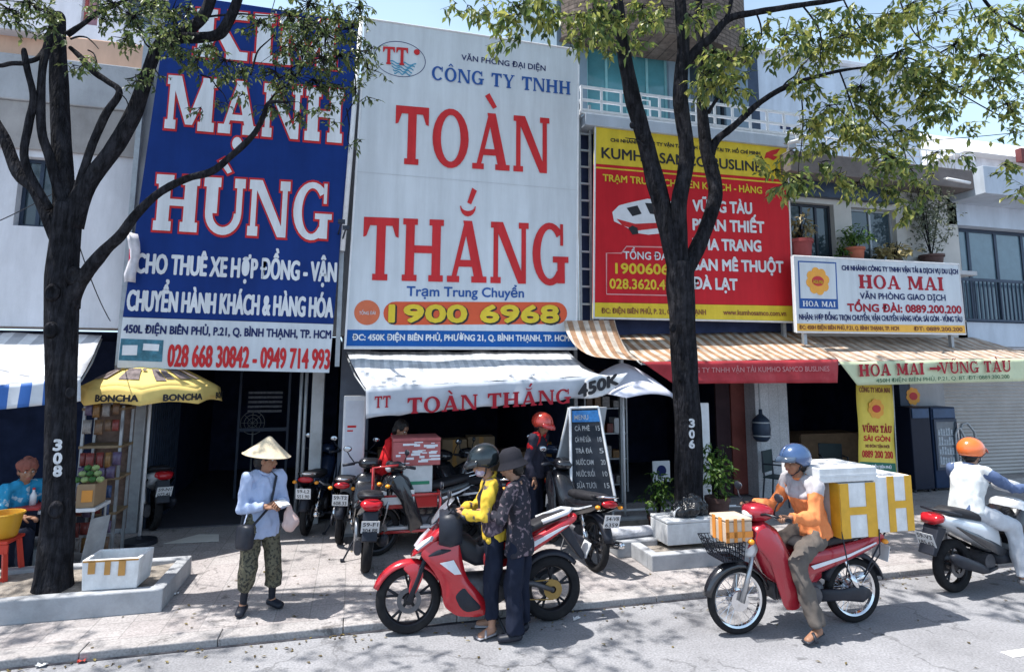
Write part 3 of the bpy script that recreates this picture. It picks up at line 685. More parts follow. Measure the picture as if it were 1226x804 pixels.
# lamp tubes
def tube_lamp(x0, y0, x1, y1, Y, lab):
    t = thing('tube_lamp', lab, 'lamp', P((x0+x1)/2, (y0+y1)/2, Y), world=True)
    a, c = P(x0, y0, Y), P(x1, y1, Y); MB().tube([a, c], .028, 10).build('tube', m_frame, t, smooth=True)
    MB().tube([a+V((0, .05, .02)), c+V((0, .05, .02))], .02, 6).build('holder', m_steel, t)
tube_lamp(1134, 214, 1161, 219, YU-.75, 'white fluorescent tube on the pale blue canopy')
tube_lamp(942, 172, 972, 163, YU-1.0, 'white fluorescent tube on an arm beside the red sign top')
# distant white roof and wall behind, right
b = thing('distant_house', 'white house with a dark eave line standing behind on the right', 'building', (30, 24, 0))
Yd = 22; x0, x1 = P(1150, 170, Yd).x, P(1226, 170, Yd).x+8; z0, z1, z2 = 0, P(1180, 190, Yd).z, P(1180, 168, Yd).z
m = MB(); m.box(x0, x1, Yd, Yd+5, z0, z1); m.build('wall', m_white, b); m = MB(); m.prism([(Yd-.6, z1+.004), (Yd+5.4, z1+.004), (Yd+5.4, z2+.9), (Yd+2.5, z2+1.2)], x0-.5, x1, 'YZ'); m.build('roof', M('white_roof', (.7, .7, .7), .6, var=.05), b)
m = MB(); xq = P(1200, 190, Yd).x; m.box(xq, x1, Yd-.9, Yd-.62, z1-.3, z1+.35); m.build('gable_board', M('maroon_board', (.15, .05, .05), .7), b)
# ================================================================ signs
m_sw = M('banner_white', (.62, .66, .70), .5, var=.04, scale=1.5, dirt=.28, dcol=(.47, .48, .49), bump=.35, bscale=2.2)
m_sb = M('banner_blue', (.008, .034, .18), .5, var=.16, scale=1.2, bump=.35, bscale=2.2)
m_sb2 = M('banner_blue_bright', (.012, .10, .36), .42, var=.06)
m_ink = M('ink_navy', (.02, .03, .12), .5, var=.05); m_inkb = M('ink_blue', (.03, .10, .33), .5, var=.05)
m_rw = M('letter_white', (.72, .74, .77), .5, var=.03); m_rr = M('letter_red', (.58, .035, .04), .5, var=.06)
m_dr = M('letter_dark_red', (.38, .02, .035), .5, var=.06); m_kr = M('banner_red', (.56, .02, .03), .5, var=.08, scale=1.5, bump=.3, bscale=2.2)
m_ky = M('banner_yellow', (.74, .55, .05), .5, var=.07, dirt=.2, dcol=(.55, .42, .1), bump=.3, bscale=2.2); m_ink2 = M('ink_black', (.02, .02, .025), .5)
m_brn = M('ink_brown', (.25, .09, .03), .5); m_tl = M('print_teal', (.05, .17, .24), .5, var=.5, scale=9); m_vi = M('print_van_white', (.68, .70, .74), .4, var=.1)

for m_ in (m_sw, m_sb, m_sb2, m_kr, m_ky): streak(m_, .84, 3.5, .3, .36, .62); m_.node_tree.nodes['Principled BSDF'].inputs['Specular IOR Level'].default_value = .12
for m_ in (m_rw, m_rr, m_dr, m_ink, m_inkb): streak(m_, .82, 5, .5, .36, .6); m_.node_tree.nodes['Principled BSDF'].inputs['Specular IOR Level'].default_value = .12
def board(name, parent, pxq, Y, mat, th=.06, ybo=0.):
    """flat panel from four picture points (tl, tr, br, bl) on the plane Y"""
    q = [P(x, y, Y) for x, y in pxq]
    m = MB(); m.prism([(p.x, p.z) for p in q], Y-ybo, Y+th); return m.build(name, mat, parent)
def flat(mats, parent, name, pxq, Y, lift):
    q = [P(x, y, Y) for x, y in pxq]; m = MB(); m.add([(p.x, Y-lift, p.z) for p in q], [tuple(range(len(q)))]); return m.build(name, mats, parent)
def posts(parent, xs, Y, z0, z1, mat=m_steel):
    for x in xs: MB().box(x-.03, x+.03, Y, Y+.06, z0, z1).build('bracket_post', mat, parent)

# ---- blue sign
Y = 8.6
s = thing('shop_sign', 'tall dark blue sign with rows of big white letters outlined in red', 'sign', P(280, 440, Y))
board('blue_panel', s, [(203, -8), (430, 26), (399, 387.5), (147, 379)], Y, m_sb)
board('white_panel', s, [(147, 379.6), (399, 388.1), (394, 446), (140, 440)], Y, m_sw)
m = MB(); n = MB()
for t, x0, y0, x1, y1, h in (('KIM', 232, 68, 402, 84, 58), ('MẠNH', 197, 154, 409, 172, 64), ('HÙNG', 183, 275.5, 396, 288, 67)):
    letters(m, t, x0, y0, x1, y1, h, h, Y, .008, slab=True, grow=.04, W=.27, Hs=.17, S=.06)
    letters(n, t, x0, y0, x1, y1, h, h, Y, .018, slab=True, grow=.0, W=.27, Hs=.17, S=.06)
m.build('letter_outline', m_rr, s); n.build('lettering', m_rw, s)
m = MB(); letters(m, 'CHO THUÊ XE HỢP ĐỒNG - VẬN', 162, 326, 402, 337, 23, 22.5, Y, bold=.022, multi=.008); letters(m, 'CHUYỂN HÀNH KHÁCH & HÀNG HÓA', 152, 371, 398, 379.5, 24, 23, Y, bold=.022, multi=.008); m.build('lettering', m_rw, s)
m = MB(); letters(m, '450L ĐIỆN BIÊN PHỦ, P.21, Q. BÌNH THẠNH, TP. HCM', 148, 398, 396, 405, 9.5, 9.5, Y, bold=.015, multi=.004); m.build('lettering', m_ink, s)
m = MB(); letters(m, '028 668 30842 - 0949 714 993', 200.5, 438, 394, 441, 26, 23, Y, bold=.02, multi=.006); m.build('lettering', m_rr, s)
flat(m_tl, s, 'printed_picture', [(145, 405), (196, 407), (194, 433), (142, 431)], Y, .003)
flat(m_vi, s, 'printed_picture', [(147, 413), (165, 413), (164, 425), (146, 425)], Y, .006); flat(m_vi, s, 'printed_picture', [(172, 411), (191, 412), (190, 420), (171, 419)], Y, .006)
p0, p1 = P(150, 400, Y), P(415, 420, Y)
posts(s, (p0.x-.08, p1.x-.12), Y+.07, 2.3, 6.9)
m = MB(); a, b_ = P(433, 20, Y-.02), P(410, 300, Y-.02); m.tube([a, b_], .035, 8); m.build('white_post', m_frame, s, smooth=True)
for px_, py_ in ((405, 280), (410, 287)): m = MB(); a = P(px_, py_, Y); m.tube([a, a+V((.05, -.4, .08))], .012, 6); m.cbox(a+V((.05, -.42, .08)), (.09, .07, .05)); m.build('spot_lamp', m_dark, s)
# torn vinyl flap at the left edge
m = MB(); rows = []
for k in range(7):
    t = k/6; a = P(152+3*sin(t*5), 280+58*t, Y-.05); rows.append([a+V((0, -.03*sin(t*9), 0)), a+V((.06, -.10-.03*cos(t*7), 0)), a+V((.13, -.02, 0))])
m.sheet(rows); m.build('torn_edge', M('vinyl_flap', (.62, .6, .64), .5, var=.2, scale=9), s, smooth=True, solid=.004)
flat(M('pink_mark', (.75, .03, .10), .5), s, 'pink_tape', [(157, 298), (166, 299), (164, 324), (156, 322)], Y, .07)

# ---- TOAN THANG
s = thing('shop_sign', 'large white sign with two tall words in red serif letters and a blue bottom band', 'sign', P(550, 415, Y))
board('panel', s, [(438, 22.6), (692.6, 60), (690, 418), (413, 417)], Y, m_sw)
m = MB(); q = [P(x, y, Y) for x, y in ((438, 22.6), (692.6, 60), (690, 418), (413, 417))]
m.tube([(p.x, Y-.005, p.z) for p in q], .02, 6, closed=True); m.build('edge_trim', m_frame, s)
flat(m_sb2, s, 'address_band', [(414, 394.5), (688, 397), (688, 415.5), (413, 414)], Y, .003)
m = MB(); letters(m, 'TOÀN', 472, 196, 657.7, 208, 70, 66, Y, .01, slab=True); letters(m, 'THẮNG', 433, 335, 680.4, 341, 75.5, 72, Y, .01, slab=True); m.build('lettering', m_rr, s)
m = MB(); letters(m, 'CÔNG TY TNHH', 516.7, 95.8, 682.8, 114, 16.5, 15.5, Y, .01, slab=True, W=.23, Hs=.08); m.build('lettering', m_inkb, s)
m = MB(); letters(m, 'VĂN PHÒNG ĐẠI DIỆN', 552.5, 72, 653, 85.5, 6.5, 6.5, Y, bold=.005, multi=.002); m.build('lettering', m_ink, s)
m = MB(); letters(m, 'Trạm Trung Chuyển', 487, 354, 627, 356, 11.5, 11, Y, bold=.015, multi=.003); m.build('lettering', m_inkb, s)
# logo
lg = P(479, 71, Y); k_ = 8.7/720*1.02
m = MB(); n = 40
for q in range(n):
    a0, a1 = 2*pi*q/n, 2*pi*(q+1)/n
    pts = [(lg.x+rx*cos(a), Y-.003, lg.z+rz*sin(a)) for a, rx, rz in ((a0, .38, .28), (a1, .38, .28), (a1, .37, .27), (a0, .37, .27))]; m.add(pts, [(0, 1, 2, 3)])
m.build('logo_ring', m_ink, s)
m = MB()
for k in range(5):
    z = lg.z-.05-k*.04; w_ = .20-.02*k
    pts = [(lg.x+.04-w_+2*w_*i/16, Y-.004-.0005*k, z+.018*sin(i*.9+k)) for i in range(17)]; pts2 = [(x, y_, zz-.022) for x, y_, zz in reversed(pts)]
    m.add(pts+pts2, [tuple(range(34))])
m.build('logo_waves', M('print_wave', (.07, .28, .42), .5), s)
m = MB(); letters(m, 'TT', 458, 77, 488, 79, 21, 21, Y, .012, slab=True, S=.06); c = P(499, 63, Y); disc(m, (c.x, c.z), .045, .045, Y-.012); m.build('logo_letters', m_rr, s)
# hotline pill
def pill(px0, py0, px1, py1, hh, Y, lift, grow=0.):
    a, b_ = P(px0, py0, Y), P(px1, py1, Y); r = hh+grow; pts = []
    for k in range(11): t = -pi/2+pi*k/10; pts.append((b_.x-hh+r*cos(t), Y-lift, b_.z+r*sin(t)))
    for k in range(11): t = pi/2+pi*k/10; pts.append((a.x+hh+r*cos(t), Y-lift, a.z+r*sin(t)))
    m = MB(); m.add(pts, [tuple(range(22))]); return m
pill(459, 374.5, 679, 375, .165, Y, .003).build('hotline_pill', M('print_vermilion', (.62, .09, .03), .5, var=.05), s)
m = MB(); letters(m, '1900 6968', 467.5, 386, 669.5, 387, 20, 20, Y, .006, bold=.025, multi=.022); m.build('letter_shadow', m_ink2, s)
m = MB(); letters(m, '1900 6968', 466, 384.7, 668, 385.4, 19.5, 19.5, Y, .012, bold=.025, multi=.014); m.build('lettering', m_ky, s)
c = P(439.5, 374, Y); disc(MB(), (c.x, c.z), .175, .175, Y-.003).build('round_badge', M('print_rust', (.58, .14, .06), .5, var=.1), s)
m = MB(); letters(m, 'TỔNG ĐÀI', 430, 376.5, 449.5, 376.5, 4, 4, Y, .006, bold=.015); m.build('lettering', m_rw, s)
m = MB(); letters(m, 'ĐC: 450K ĐIỆN BIÊN PHỦ, PHƯỜNG 21, Q. BÌNH THẠNH, TP. HCM', 422, 407, 681, 408, 7, 7, Y, .006, bold=.015, multi=.004); m.build('lettering', m_rw, s)
m = MB(); a, b_ = P(424, 205, Y), P(692, 228, Y); m.box(a.x, b_.x, Y-.0035, Y-.003, a.z-.006, a.z); m.build('panel_seam', M('seam_grey', (.45, .47, .5), .5), s)
posts(s, (P(420, 300, Y).x+.1, P(690, 300, Y).x-.1), Y+.07, 2.6, 6.9)
# dark scaffold between the two signs
s = thing('sign_scaffold', 'dark metal ladder frame in the gap left of the red bus sign', 'frame', P(702, 380, 8.8))
m = MB(); a, b_ = P(694, 240, 8.85), P(707, 240, 8.85)
for x in (a.x, b_.x): m.box(x-.02, x+.02, 8.83, 8.87, 2.8, 6.6)
z = 3.0
while z < 6.5: m.box(a.x+.021, b_.x-.021, 8.835, 8.865, z, z+.03); z += .28
m.build('ladder_frame', m_steel, s)

# ---- KUMHO
Y = 8.7
s = thing('shop_sign', 'red and yellow bus line sign listing destinations in white letters', 'sign', P(830, 385, Y))
B = [(712.6, 145.6), (942, 174), (950.5, 385.5), (710.8, 380.5)]
board('yellow_panel', s, [B[0], B[1], (943.6, 215.3), (712.2, 195.7)], Y, m_ky)
board('red_panel', s, [(712.2, 196), (943.6, 215.6), (950, 365.8), (711, 361.6)], Y, m_kr)
board('bottom_panel', s, [(711, 362), (950, 366.2), B[2], B[3]], Y, m_ky)
flat(m_ky, s, 'yellow_line', [(712.2, 199.5), (943.7, 219), (943.7, 220.8), (712.2, 201.3)], Y, .003)
m = MB(); m.tube([(p.x, Y, p.z) for p in [P(*q, Y) for q in B]], .022, 6, closed=True); m.build('edge_trim', m_frame, s)
m = MB(); letters(m, 'CHI NHÁNH CÔNG TY VẬN TẢI HÀNH KHÁCH TẠI TP. HỒ CHÍ MINH', 731, 169.6, 910, 185.8, 4, 4, Y, bold=.01, multi=.003); letters(m, 'KUMHO SAMCO BUSLINES', 720.5, 189, 918, 206.5, 12.5, 11.5, Y, bold=.02, multi=.004); m.build('lettering', m_ink2, s)
m = MB(); letters(m, 'TRẠM TRUNG CHUYỂN KHÁCH - HÀNG', 721.8, 216.6, 912, 232, 8, 8, Y, .006, bold=.015, multi=.004); m.build('lettering', m_ky, s)
m = MB()
for t, x0, y0, x1, y1 in (('VŨNG TÀU', 829.7, 252.5, 900, 256), ('PHAN THIẾT', 829.7, 275, 914.7, 278.6), ('NHA TRANG', 829.7, 298.3, 911, 301), ('BAN MÊ THUỘT', 829.7, 322.7, 937.7, 326), ('ĐÀ LẠT', 830, 345.3, 882.6, 347)): letters(m, t, x0, y0, x1, y1, 13, 13, Y, bold=.025, multi=.008)
letters(m, 'TỔNG ĐÀI', 746.6, 309.8, 801, 311.5, 9, 9, Y, bold=.01, multi=.003); m.build('lettering', m_rw, s)
m = MB(); letters(m, '19006065', 737, 327, 809, 328.5, 12, 12, Y, bold=.02, multi=.006); letters(m, '028.3620.4999', 730, 345, 818, 347, 11.5, 11.5, Y, bold=.015, multi=.005); m.build('lettering', m_ky, s)
m = MB(); q = [(726, 303), (744, 303), (750, 295), (800, 296), (806, 305), (821, 306), (821, 354), (726, 352)]; pts = [P(x, y, Y) for x, y in q]; m.tube([(p.x, Y-.004, p.z) for p in pts], .012, 5, closed=True); m.build('number_outline', M('print_pink', (.65, .32, .33), .5), s)
m = MB(); letters(m, 'ĐC: ĐIỆN BIÊN PHỦ, P. 21, Q. BÌNH THẠNH', 720, 374.7, 845, 376.5, 6, 6, Y, bold=.01, multi=.003); letters(m, 'www.kumhosamco.com.vn', 866, 376.5, 941, 378, 6, 6, Y, bold=.012, multi=.003); m.build('lettering', m_brn, s)
# red flame emblem
m = MB(); q = [(915, 190), (917, 183), (924, 180), (934, 178), (930, 184), (925, 186), (931, 188), (926, 192), (919, 189)]; pts = [P(x, y, Y) for x, y in q]; m.add([(p.x, Y-.004, p.z) for p in pts], [tuple(range(len(q)))]); m.build('flame_emblem', m_rr, s)
# printed van
def poly(mat, q, lift, name='printed_van'): return flat(mat, s, name, q, Y, lift)
poly(m_vi, [(733, 254), (741, 246), (752, 243), (775, 238), (803, 241), (809, 262), (806, 278), (776, 281), (762, 279), (746, 270), (735, 265)], .004)
poly(m_ink2, [(750, 249), (763, 246), (768, 256), (757, 259)], .007); poly(m_ink2, [(772, 243), (802, 245), (806, 259), (778, 256)], .007); poly(m_rr, [(738, 262), (760, 268), (806, 266), (806, 271), (764, 276), (745, 270)], .0065)
poly(m_ink2, [(752, 273), (757, 270), (763, 273), (764, 280), (757, 281)], .009); poly(m_ink2, [(795, 272), (801, 270), (806, 274), (803, 281), (796, 280)], .009)
posts(s, (P(722, 300, Y).x, P(938, 300, Y).x), Y+.07, 2.7, 5.9)

# ---- HOA MAI
Y = 8.4
s = thing('shop_sign', 'small white sign with a yellow flower emblem in a blue frame', 'sign', P(1050, 400, Y))
B = [(949.5, 306.2), (1147.7, 316.2), (1156, 400), (953.7, 397.3)]
board('panel', s, B, Y, m_sw)
flat(M('print_amber', (.78, .42, .06), .5, var=.05), s, 'address_band', [(953, 387), (1155, 389.5), (1155.8, 398.6), (953.5, 396)], Y, .003)
flat(m_inkb, s, 'emblem_border', [(955, 312), (1001, 314), (1003.5, 370), (957, 369)], Y, .003); flat(m_sw, s, 'emblem_field', [(956.6, 313.7), (999.6, 315.6), (1001.3, 358), (958.3, 357)], Y, .005)
m = MB(); letters(m, 'HOA MAI', 961, 366.5, 1000, 367.5, 6.5, 6.5, Y, .008, slab=True, W=.24); m.build('lettering', m_rw, s)
c = P(978.7, 336.5, Y); flower(MB(), (c.x, c.z), .235, Y-.008).build('flower_emblem', m_orange, s); disc(MB(), (c.x, c.z), .12, .085, Y-.014).build('emblem_centre', m_red, s)
m = MB(); letters(m, 'HOA MAI', 973, 339.5, 984.5, 340, 4.5, 4.5, Y, .018, bold=.01); m.build('lettering', m_ky, s)
m = MB(); letters(m, 'CHI NHÁNH CÔNG TY TNHH VẬN TẢI & DỊCH VỤ DU LỊCH', 1007.9, 323.2, 1146.7, 328, 5.6, 5.6, Y, bold=.015, multi=.004); letters(m, 'VĂN PHÒNG GIAO DỊCH', 1029.8, 357.4, 1132, 359.8, 7, 7, Y, bold=.012, multi=.003); letters(m, 'NHẬN: HỢP ĐỒNG TRỌN CHUYẾN, VẬN CHUYỂN HÀNG HÓA: SÀI GÒN - VŨNG TÀU', 957, 382.4, 1152, 385.2, 6.4, 6.4, Y, bold=.012, multi=.003); m.build('lettering', m_ink, s)
m = MB(); letters(m, 'HOA MAI', 1028.6, 345, 1129.7, 348, 16.3, 16, Y, slab=True, W=.27, Hs=.13); letters(m, 'TỔNG ĐÀI: 0889.200.200', 1014.9, 372.4, 1151, 375, 9, 9, Y, bold=.025, multi=.006); m.build('lettering', m_dr, s)
m = MB(); letters(m, 'ĐC: 450H ĐIỆN BIÊN PHỦ, P.21, Q. BÌNH THẠNH, TP. HCM', 957, 393.8, 1076, 395.4, 4.6, 4.6, Y, .006, bold=.01, multi=.003); letters(m, 'ĐT: 0889.200.200', 1094, 395.6, 1152, 396.4, 4.6, 4.6, Y, .006, bold=.01, multi=.003); m.build('lettering', m_brn, s)
m = MB(); m.tube([(p.x, Y, p.z) for p in [P(*q, Y) for q in B]], .016, 6, closed=True); m.build('edge_trim', m_frame, s)
posts(s, (P(965, 350, Y).x, P(1140, 350, Y).x), Y+.07, 2.7, 4.0)
# ================================================================ awnings
def lerp(a, b, t): return a+(b-a)*t
def awning(name, label, back, front, Yb, Yf, mat, sag=.06, drop=None, dropmat=None, cols=36, rows=10, wave=.012, scallop=0., seed=1):
    """slanted cloth from a back edge to a front edge (picture points on two planes), with a hanging valance"""
    rnd = random.Random(seed)
    b0, b1, f0, f1 = P(*back[0], Yb), P(*back[1], Yb), P(*front[0], Yf), P(*front[1], Yf)
    s = thing(name, label, 'awning', (b0+b1)/2)
    R = []
    for i in range(rows+1):
        t = i/rows; r = []
        for k in range(cols+1):
            u = k/cols; p = lerp(lerp(b0, b1, u), lerp(f0, f1, u), t)
            z = -sag*sin(pi*t)*(.6+.4*sin(u*5+seed)**2)+wave*noise.noise(V((p.x*3, t*4, seed)))*2
            r.append(p+V((0, 0, z)))
        R.append(r)
    m = MB(); m.sheet(R); m.build('canopy', mat, s, smooth=True, solid=.006)
    m = MB()
    for u in (0., .25, .5, .75, 1.):
        m.tube([lerp(b0, b1, u)+V((0, 0, -.05)), lerp(lerp(b0, b1, u), lerp(f0, f1, u), .5)+V((0, 0, -.05-sag*1.0)), lerp(f0, f1, u)+V((0, 0, -.04))], .012, 6)
    m.tube([f0+V((0, .02, -.03)), f1+V((0, .02, -.03))], .015, 6); m.build('frame', m_steel, s, smooth=True)
    if drop:
        d0, d1 = P(*drop[0], Yf), P(*drop[1], Yf); Rv = []
        for i in range(7):
            t = i/6; r = []
            for k in range(cols*2+1):
                u = k/cols/2; p = lerp(lerp(f0, f1, u), lerp(d0, d1, u), t)
                r.append(p+V((0, -.012-.02*t*sin(u*31+seed*2)-.015*t*sin(u*11), (scallop*abs(sin(u*pi*7)) if t > .8 else 0)*(t-.8)*5)))
            Rv.append(r)
        m = MB(); m.sheet(Rv); m.build('valance', dropmat, s, smooth=True, solid=.004)
    return s
m_awT = M_stripes('white_awning', [((.70, .72, .76), .55), ((.52, .55, .60), .45)], .13, dirt=.4)
m_awV = M('grey_valance', (.46, .49, .54), .7, var=.1, scale=3, dirt=.3, dcol=(.62, .62, .64))
s = awning('awning', 'pale striped awning with red serif letters on its grey valance', [(415, 421), (681, 421)], [(438, 464), (722, 450)], 8.95, 7.75, m_awT, .05, [(438, 501), (700, 477)], m_awV, scallop=.02, seed=3)
def on_valance(Yv): return lambda X, y, z: (X, Yv-.045+(y-Yv), z)
m = MB(); letters(m, 'TOÀN THẮNG', 487, 495, 682, 482, 19, 17, 7.75, .006, slab=True, W=.24, Hs=.1, fn=on_valance(7.75)); letters(m, 'TT', 448, 488, 467, 487, 14, 14, 7.75, .006, slab=True, fn=on_valance(7.75)); m.build('lettering', m_dr, s)
m = MB(); rows = []
for k in range(9):
    t = k/8; a, b_ = P(lerp(700, 700, t), lerp(455, 477, t), 7.72), P(lerp(724, 752, t**.7), lerp(450, 446, t), 7.72); rows.append([lerp(a, b_, u/8)+V((0, -.05*sin(pi*u/8), .05*sin(pi*u/8)*(1-t)-.10*sin(pi*u/8)*t)) for u in range(9)])
m.sheet(rows); m.build('end_flap', m_rw, s, smooth=True, solid=.004)
m = MB(); letters(m, '450K', 691, 476, 738, 459, 15, 12, 7.70, .012, bold=.03, multi=.01, fn=on_valance(7.68)); m.build('lettering', m_ink2, s)

m_awK = M_stripes('tan_awning', [((.64, .55, .46), .5), ((.40, .23, .13), .5)], .17, dirt=.55)
m_valR = M('red_valance', (.40, .045, .055), .6, var=.2, scale=4, dirt=.3, dcol=(.55, .2, .2))
s = awning('awning', 'sun-bleached tan striped awning with a red valance under the red bus sign', [(738, 401), (962, 396)], [(768, 433), (1003, 430)], 9.0, 7.9, m_awK, .03, [(806, 459), (1003, 458)], m_valR, seed=5)
m = MB(); letters(m, 'CÔNG TY TNHH VẬN TẢI KUMHO SAMCO BUSLINES', 812, 446, 990, 444, 6, 6, 7.9, .006, bold=.01, fn=on_valance(7.9)); m.build('lettering', M('faded_pink_ink', (.55, .25, .25), .6), s)
m = MB(); rows = []
for k in range(11):
    t = k/10; sx = 1-(1-t)**1.8
    a = P(lerp(675, 722, t**1.6), lerp(384, 428, sx), lerp(8.55, 7.75, t)); b_ = P(lerp(736, 772, t**1.3), lerp(383, 432, sx), lerp(8.55, 7.8, t)); rows.append([lerp(a, b_, u/12) for u in range(13)])
m.sheet(rows); m.build('side_flap', m_awK, s, smooth=True, solid=.006)

m_valH = M('cream_green_valance', (.56, .60, .40), .6, var=.08, scale=4, dirt=.2, dcol=(.4, .45, .3))
s = awning('awning', 'sun-bleached tan awning with a cream-green valance above the yellow banner', [(956, 401), (1160, 403)], [(1004, 433), (1262, 428)], 9.0, 7.9, M_stripes('tan_awning_plain', [((.62, .52, .43), .6), ((.44, .29, .20), .4)], .21, dirt=.55), .03, [(1026, 461), (1262, 455)], m_valH, seed=8)
m = MB(); letters(m, 'HOA MAI – VŨNG TÀU'.replace('–', ' '), 1026, 450.5, 1207, 444.5, 14.5, 13.5, 7.9, .006, slab=True, W=.27, Hs=.13, fn=on_valance(7.9)); m.build('lettering', m_dr, s)
m = MB(); a, b_ = P(1113, 441, 7.84), P(1122, 440.6, 7.84); m.box(a.x, b_.x, 7.838, 7.84, a.z-.02, a.z+.02); m.add([(b_.x, 7.838, b_.z-.06), (b_.x+.09, 7.838, b_.z), (b_.x, 7.838, b_.z+.06)], [(0, 1, 2)]); m.build('printed_arrow', m_dr, s)
m = MB(); letters(m, '450H ĐIỆN BIÊN PHỦ, P.21, Q. BT. ĐT: 0889.200.200', 1046, 457.5, 1205, 452.5, 4.5, 4.5, 7.9, .006, bold=.01, fn=on_valance(7.9)); m.build('lettering', M('ink_green', (.04, .12, .06), .5), s)

m_awL = M_stripes('grey_white_awning', [((.68, .69, .71), .5), ((.40, .41, .44), .5)], .27, dirt=.25)
m_awLv = M_stripes('blue_white_valance', [((.62, .65, .70), .5), ((.02, .12, .42), .5)], .21, offset=.3, dirt=.15)
awning('awning', 'grey and white striped awning with a blue striped valance beside the numbered 308 tree', [(-190, 395), (122, 401)], [(-210, 480), (97, 452)], 8.95, 7.7, m_awL, .05, [(-210, 512), (97, 480)], m_awLv, seed=11)

# ================================================================ trees
m_bark = M('dark_bark', (.024, .024, .029), .95, var=.5, scale=9, dirt=.5, dcol=(.062, .058, .060), spec=.08)
streak(m_bark, .45, 22, 3.2, .42, .58)
_n = m_bark.node_tree.nodes; _L = m_bark.node_tree.links; _tc = _n.new('ShaderNodeTexCoord'); _mp = _n.new('ShaderNodeMapping'); _mp.inputs['Scale'].default_value = (26, 26, 6); _L.new(_tc.outputs['Object'], _mp.inputs[0])
_v = _n.new('ShaderNodeTexVoronoi'); _v.feature = 'DISTANCE_TO_EDGE'; _v.inputs['Scale'].default_value = 1; _wn = _n.new('ShaderNodeTexNoise'); _wn.inputs['Scale'].default_value = 1.2; _wn.inputs['Detail'].default_value = 5; _L.new(_mp.outputs[0], _wn.inputs['Vector'])
_mx = _n.new('ShaderNodeMix'); _mx.data_type = 'RGBA'; _mx.blend_type = 'LINEAR_LIGHT'; _mx.inputs['Factor'].default_value = .6; _L.new(_mp.outputs[0], _mx.inputs['A']); _L.new(_wn.outputs['Color'], _mx.inputs['B']); _L.new(_mx.outputs['Result'], _v.inputs['Vector'])
_bp = _n.new('ShaderNodeBump'); _bp.inputs['Strength'].default_value = 1.; _bp.inputs['Distance'].default_value = .03; _L.new(_v.outputs['Distance'], _bp.inputs['Height']); _L.new(_bp.outputs['Normal'], _n['Principled BSDF'].inputs['Normal'])
m_leafA = M_leaf('leaf_small_dark', (.038, .068, .028), (.08, .125, .04), (.21, .24, .08))
m_leafB = M_leaf('leaf_broad_yellow', (.04, .085, .032), (.14, .20, .05), (.46, .46, .12), 1.6)
m_leafC = M_leaf('leaf_plant', (.03, .08, .02), (.07, .16, .03), (.18, .28, .05), 5)
m_leafD = M_leaf('leaf_grey', (.07, .09, .07), (.14, .17, .12), (.30, .32, .22), 5)
def leaf(mb, p, d, up, L, W, rnd):
    d = d.normalized(); s = d.cross(up); s = s.normalized() if s.length > 1e-4 else V((1, 0, 0)); n = s.cross(d)
    a, b = p+d*L*.42+s*W*.5+n*L*.07, p+d*L*.42-s*W*.5+n*L*.07; t = p+d*L-n*L*.12; c = p+d*L*.5-n*L*.02
    mb.add([p, a, t, b, c], [(0, 1, 4), (1, 2, 4), (4, 2, 3), (0, 4, 3)])
TWIGS = None
def clump(mb, c, r, n, L, rnd, droop=.6, flatz=.75):
    """sprigs of leaves hung round a centre"""
    k = max(1, n//6)
    for _ in range(k):
        q = V((rnd.gauss(0, .5), rnd.gauss(0, .5), rnd.gauss(0, .5)*flatz))*r; tw = V((rnd.uniform(-1, 1), rnd.uniform(-1, 1), rnd.uniform(-1, .35))).normalized()
        if TWIGS is not None: TWIGS.tube([c-V((0, 0, -r*.25)), c+q*.55+V((0, 0, r*.12)), c+q, c+q+tw*(L*2)], [.006, .0045, .003, .0015], 4, cap=False)
        for i in range(6):
            p = c+q+tw*(i*L*.32)
            d = (tw*.6+V((rnd.uniform(-1, 1), rnd.uniform(-1, 1), rnd.uniform(-.7, .5)-droop*.6))).normalized()
            leaf(mb, p, d, V((rnd.uniform(-.5, .5), rnd.uniform(-.5, .5), 1)), L*rnd.uniform(.5, 1.4), L*rnd.uniform(.36, .62), rnd)
def limb(mb, pts, Y, wob=.16, sub=5, n=12):
    """branch from (px, py, radius in picture px, depth offset) points"""
    w = []; rs = []
    for (x, y, r, dy) in pts:
        p = P(x, y, Y+dy); w.append(p); rs.append(r*(p-CO).dot(CF)/FPX*(p-CO).normalized().dot(CF)**1.2)
    N = len(w); out = []; ro = []
    for i in range(N-1):
        p0, p1, p2, p3 = w[max(0, i-1)], w[i], w[i+1], w[min(N-1, i+2)]
        for k in range(sub):
            t = k/sub
            out.append(.5*((2*p1)+(p2-p0)*t+(2*p0-5*p1+4*p2-p3)*t*t+(3*p1-p0-3*p2+p3)*t**3)); ro.append(rs[i]+(rs[i+1]-rs[i])*t)
    out.append(w[-1]); ro.append(rs[-1])
    mb.tube(out, ro, n, wob=wob)
    return w
def offscreen(p, r):
    x, y, k = proj(p)
    if k < .5: return True
    m = r*FPX/k+14
    return y < -m or x < -m or x > 1226+m
def inframe_leafy(name, T, px, L, seed, mat, n_per=.5):
    pass
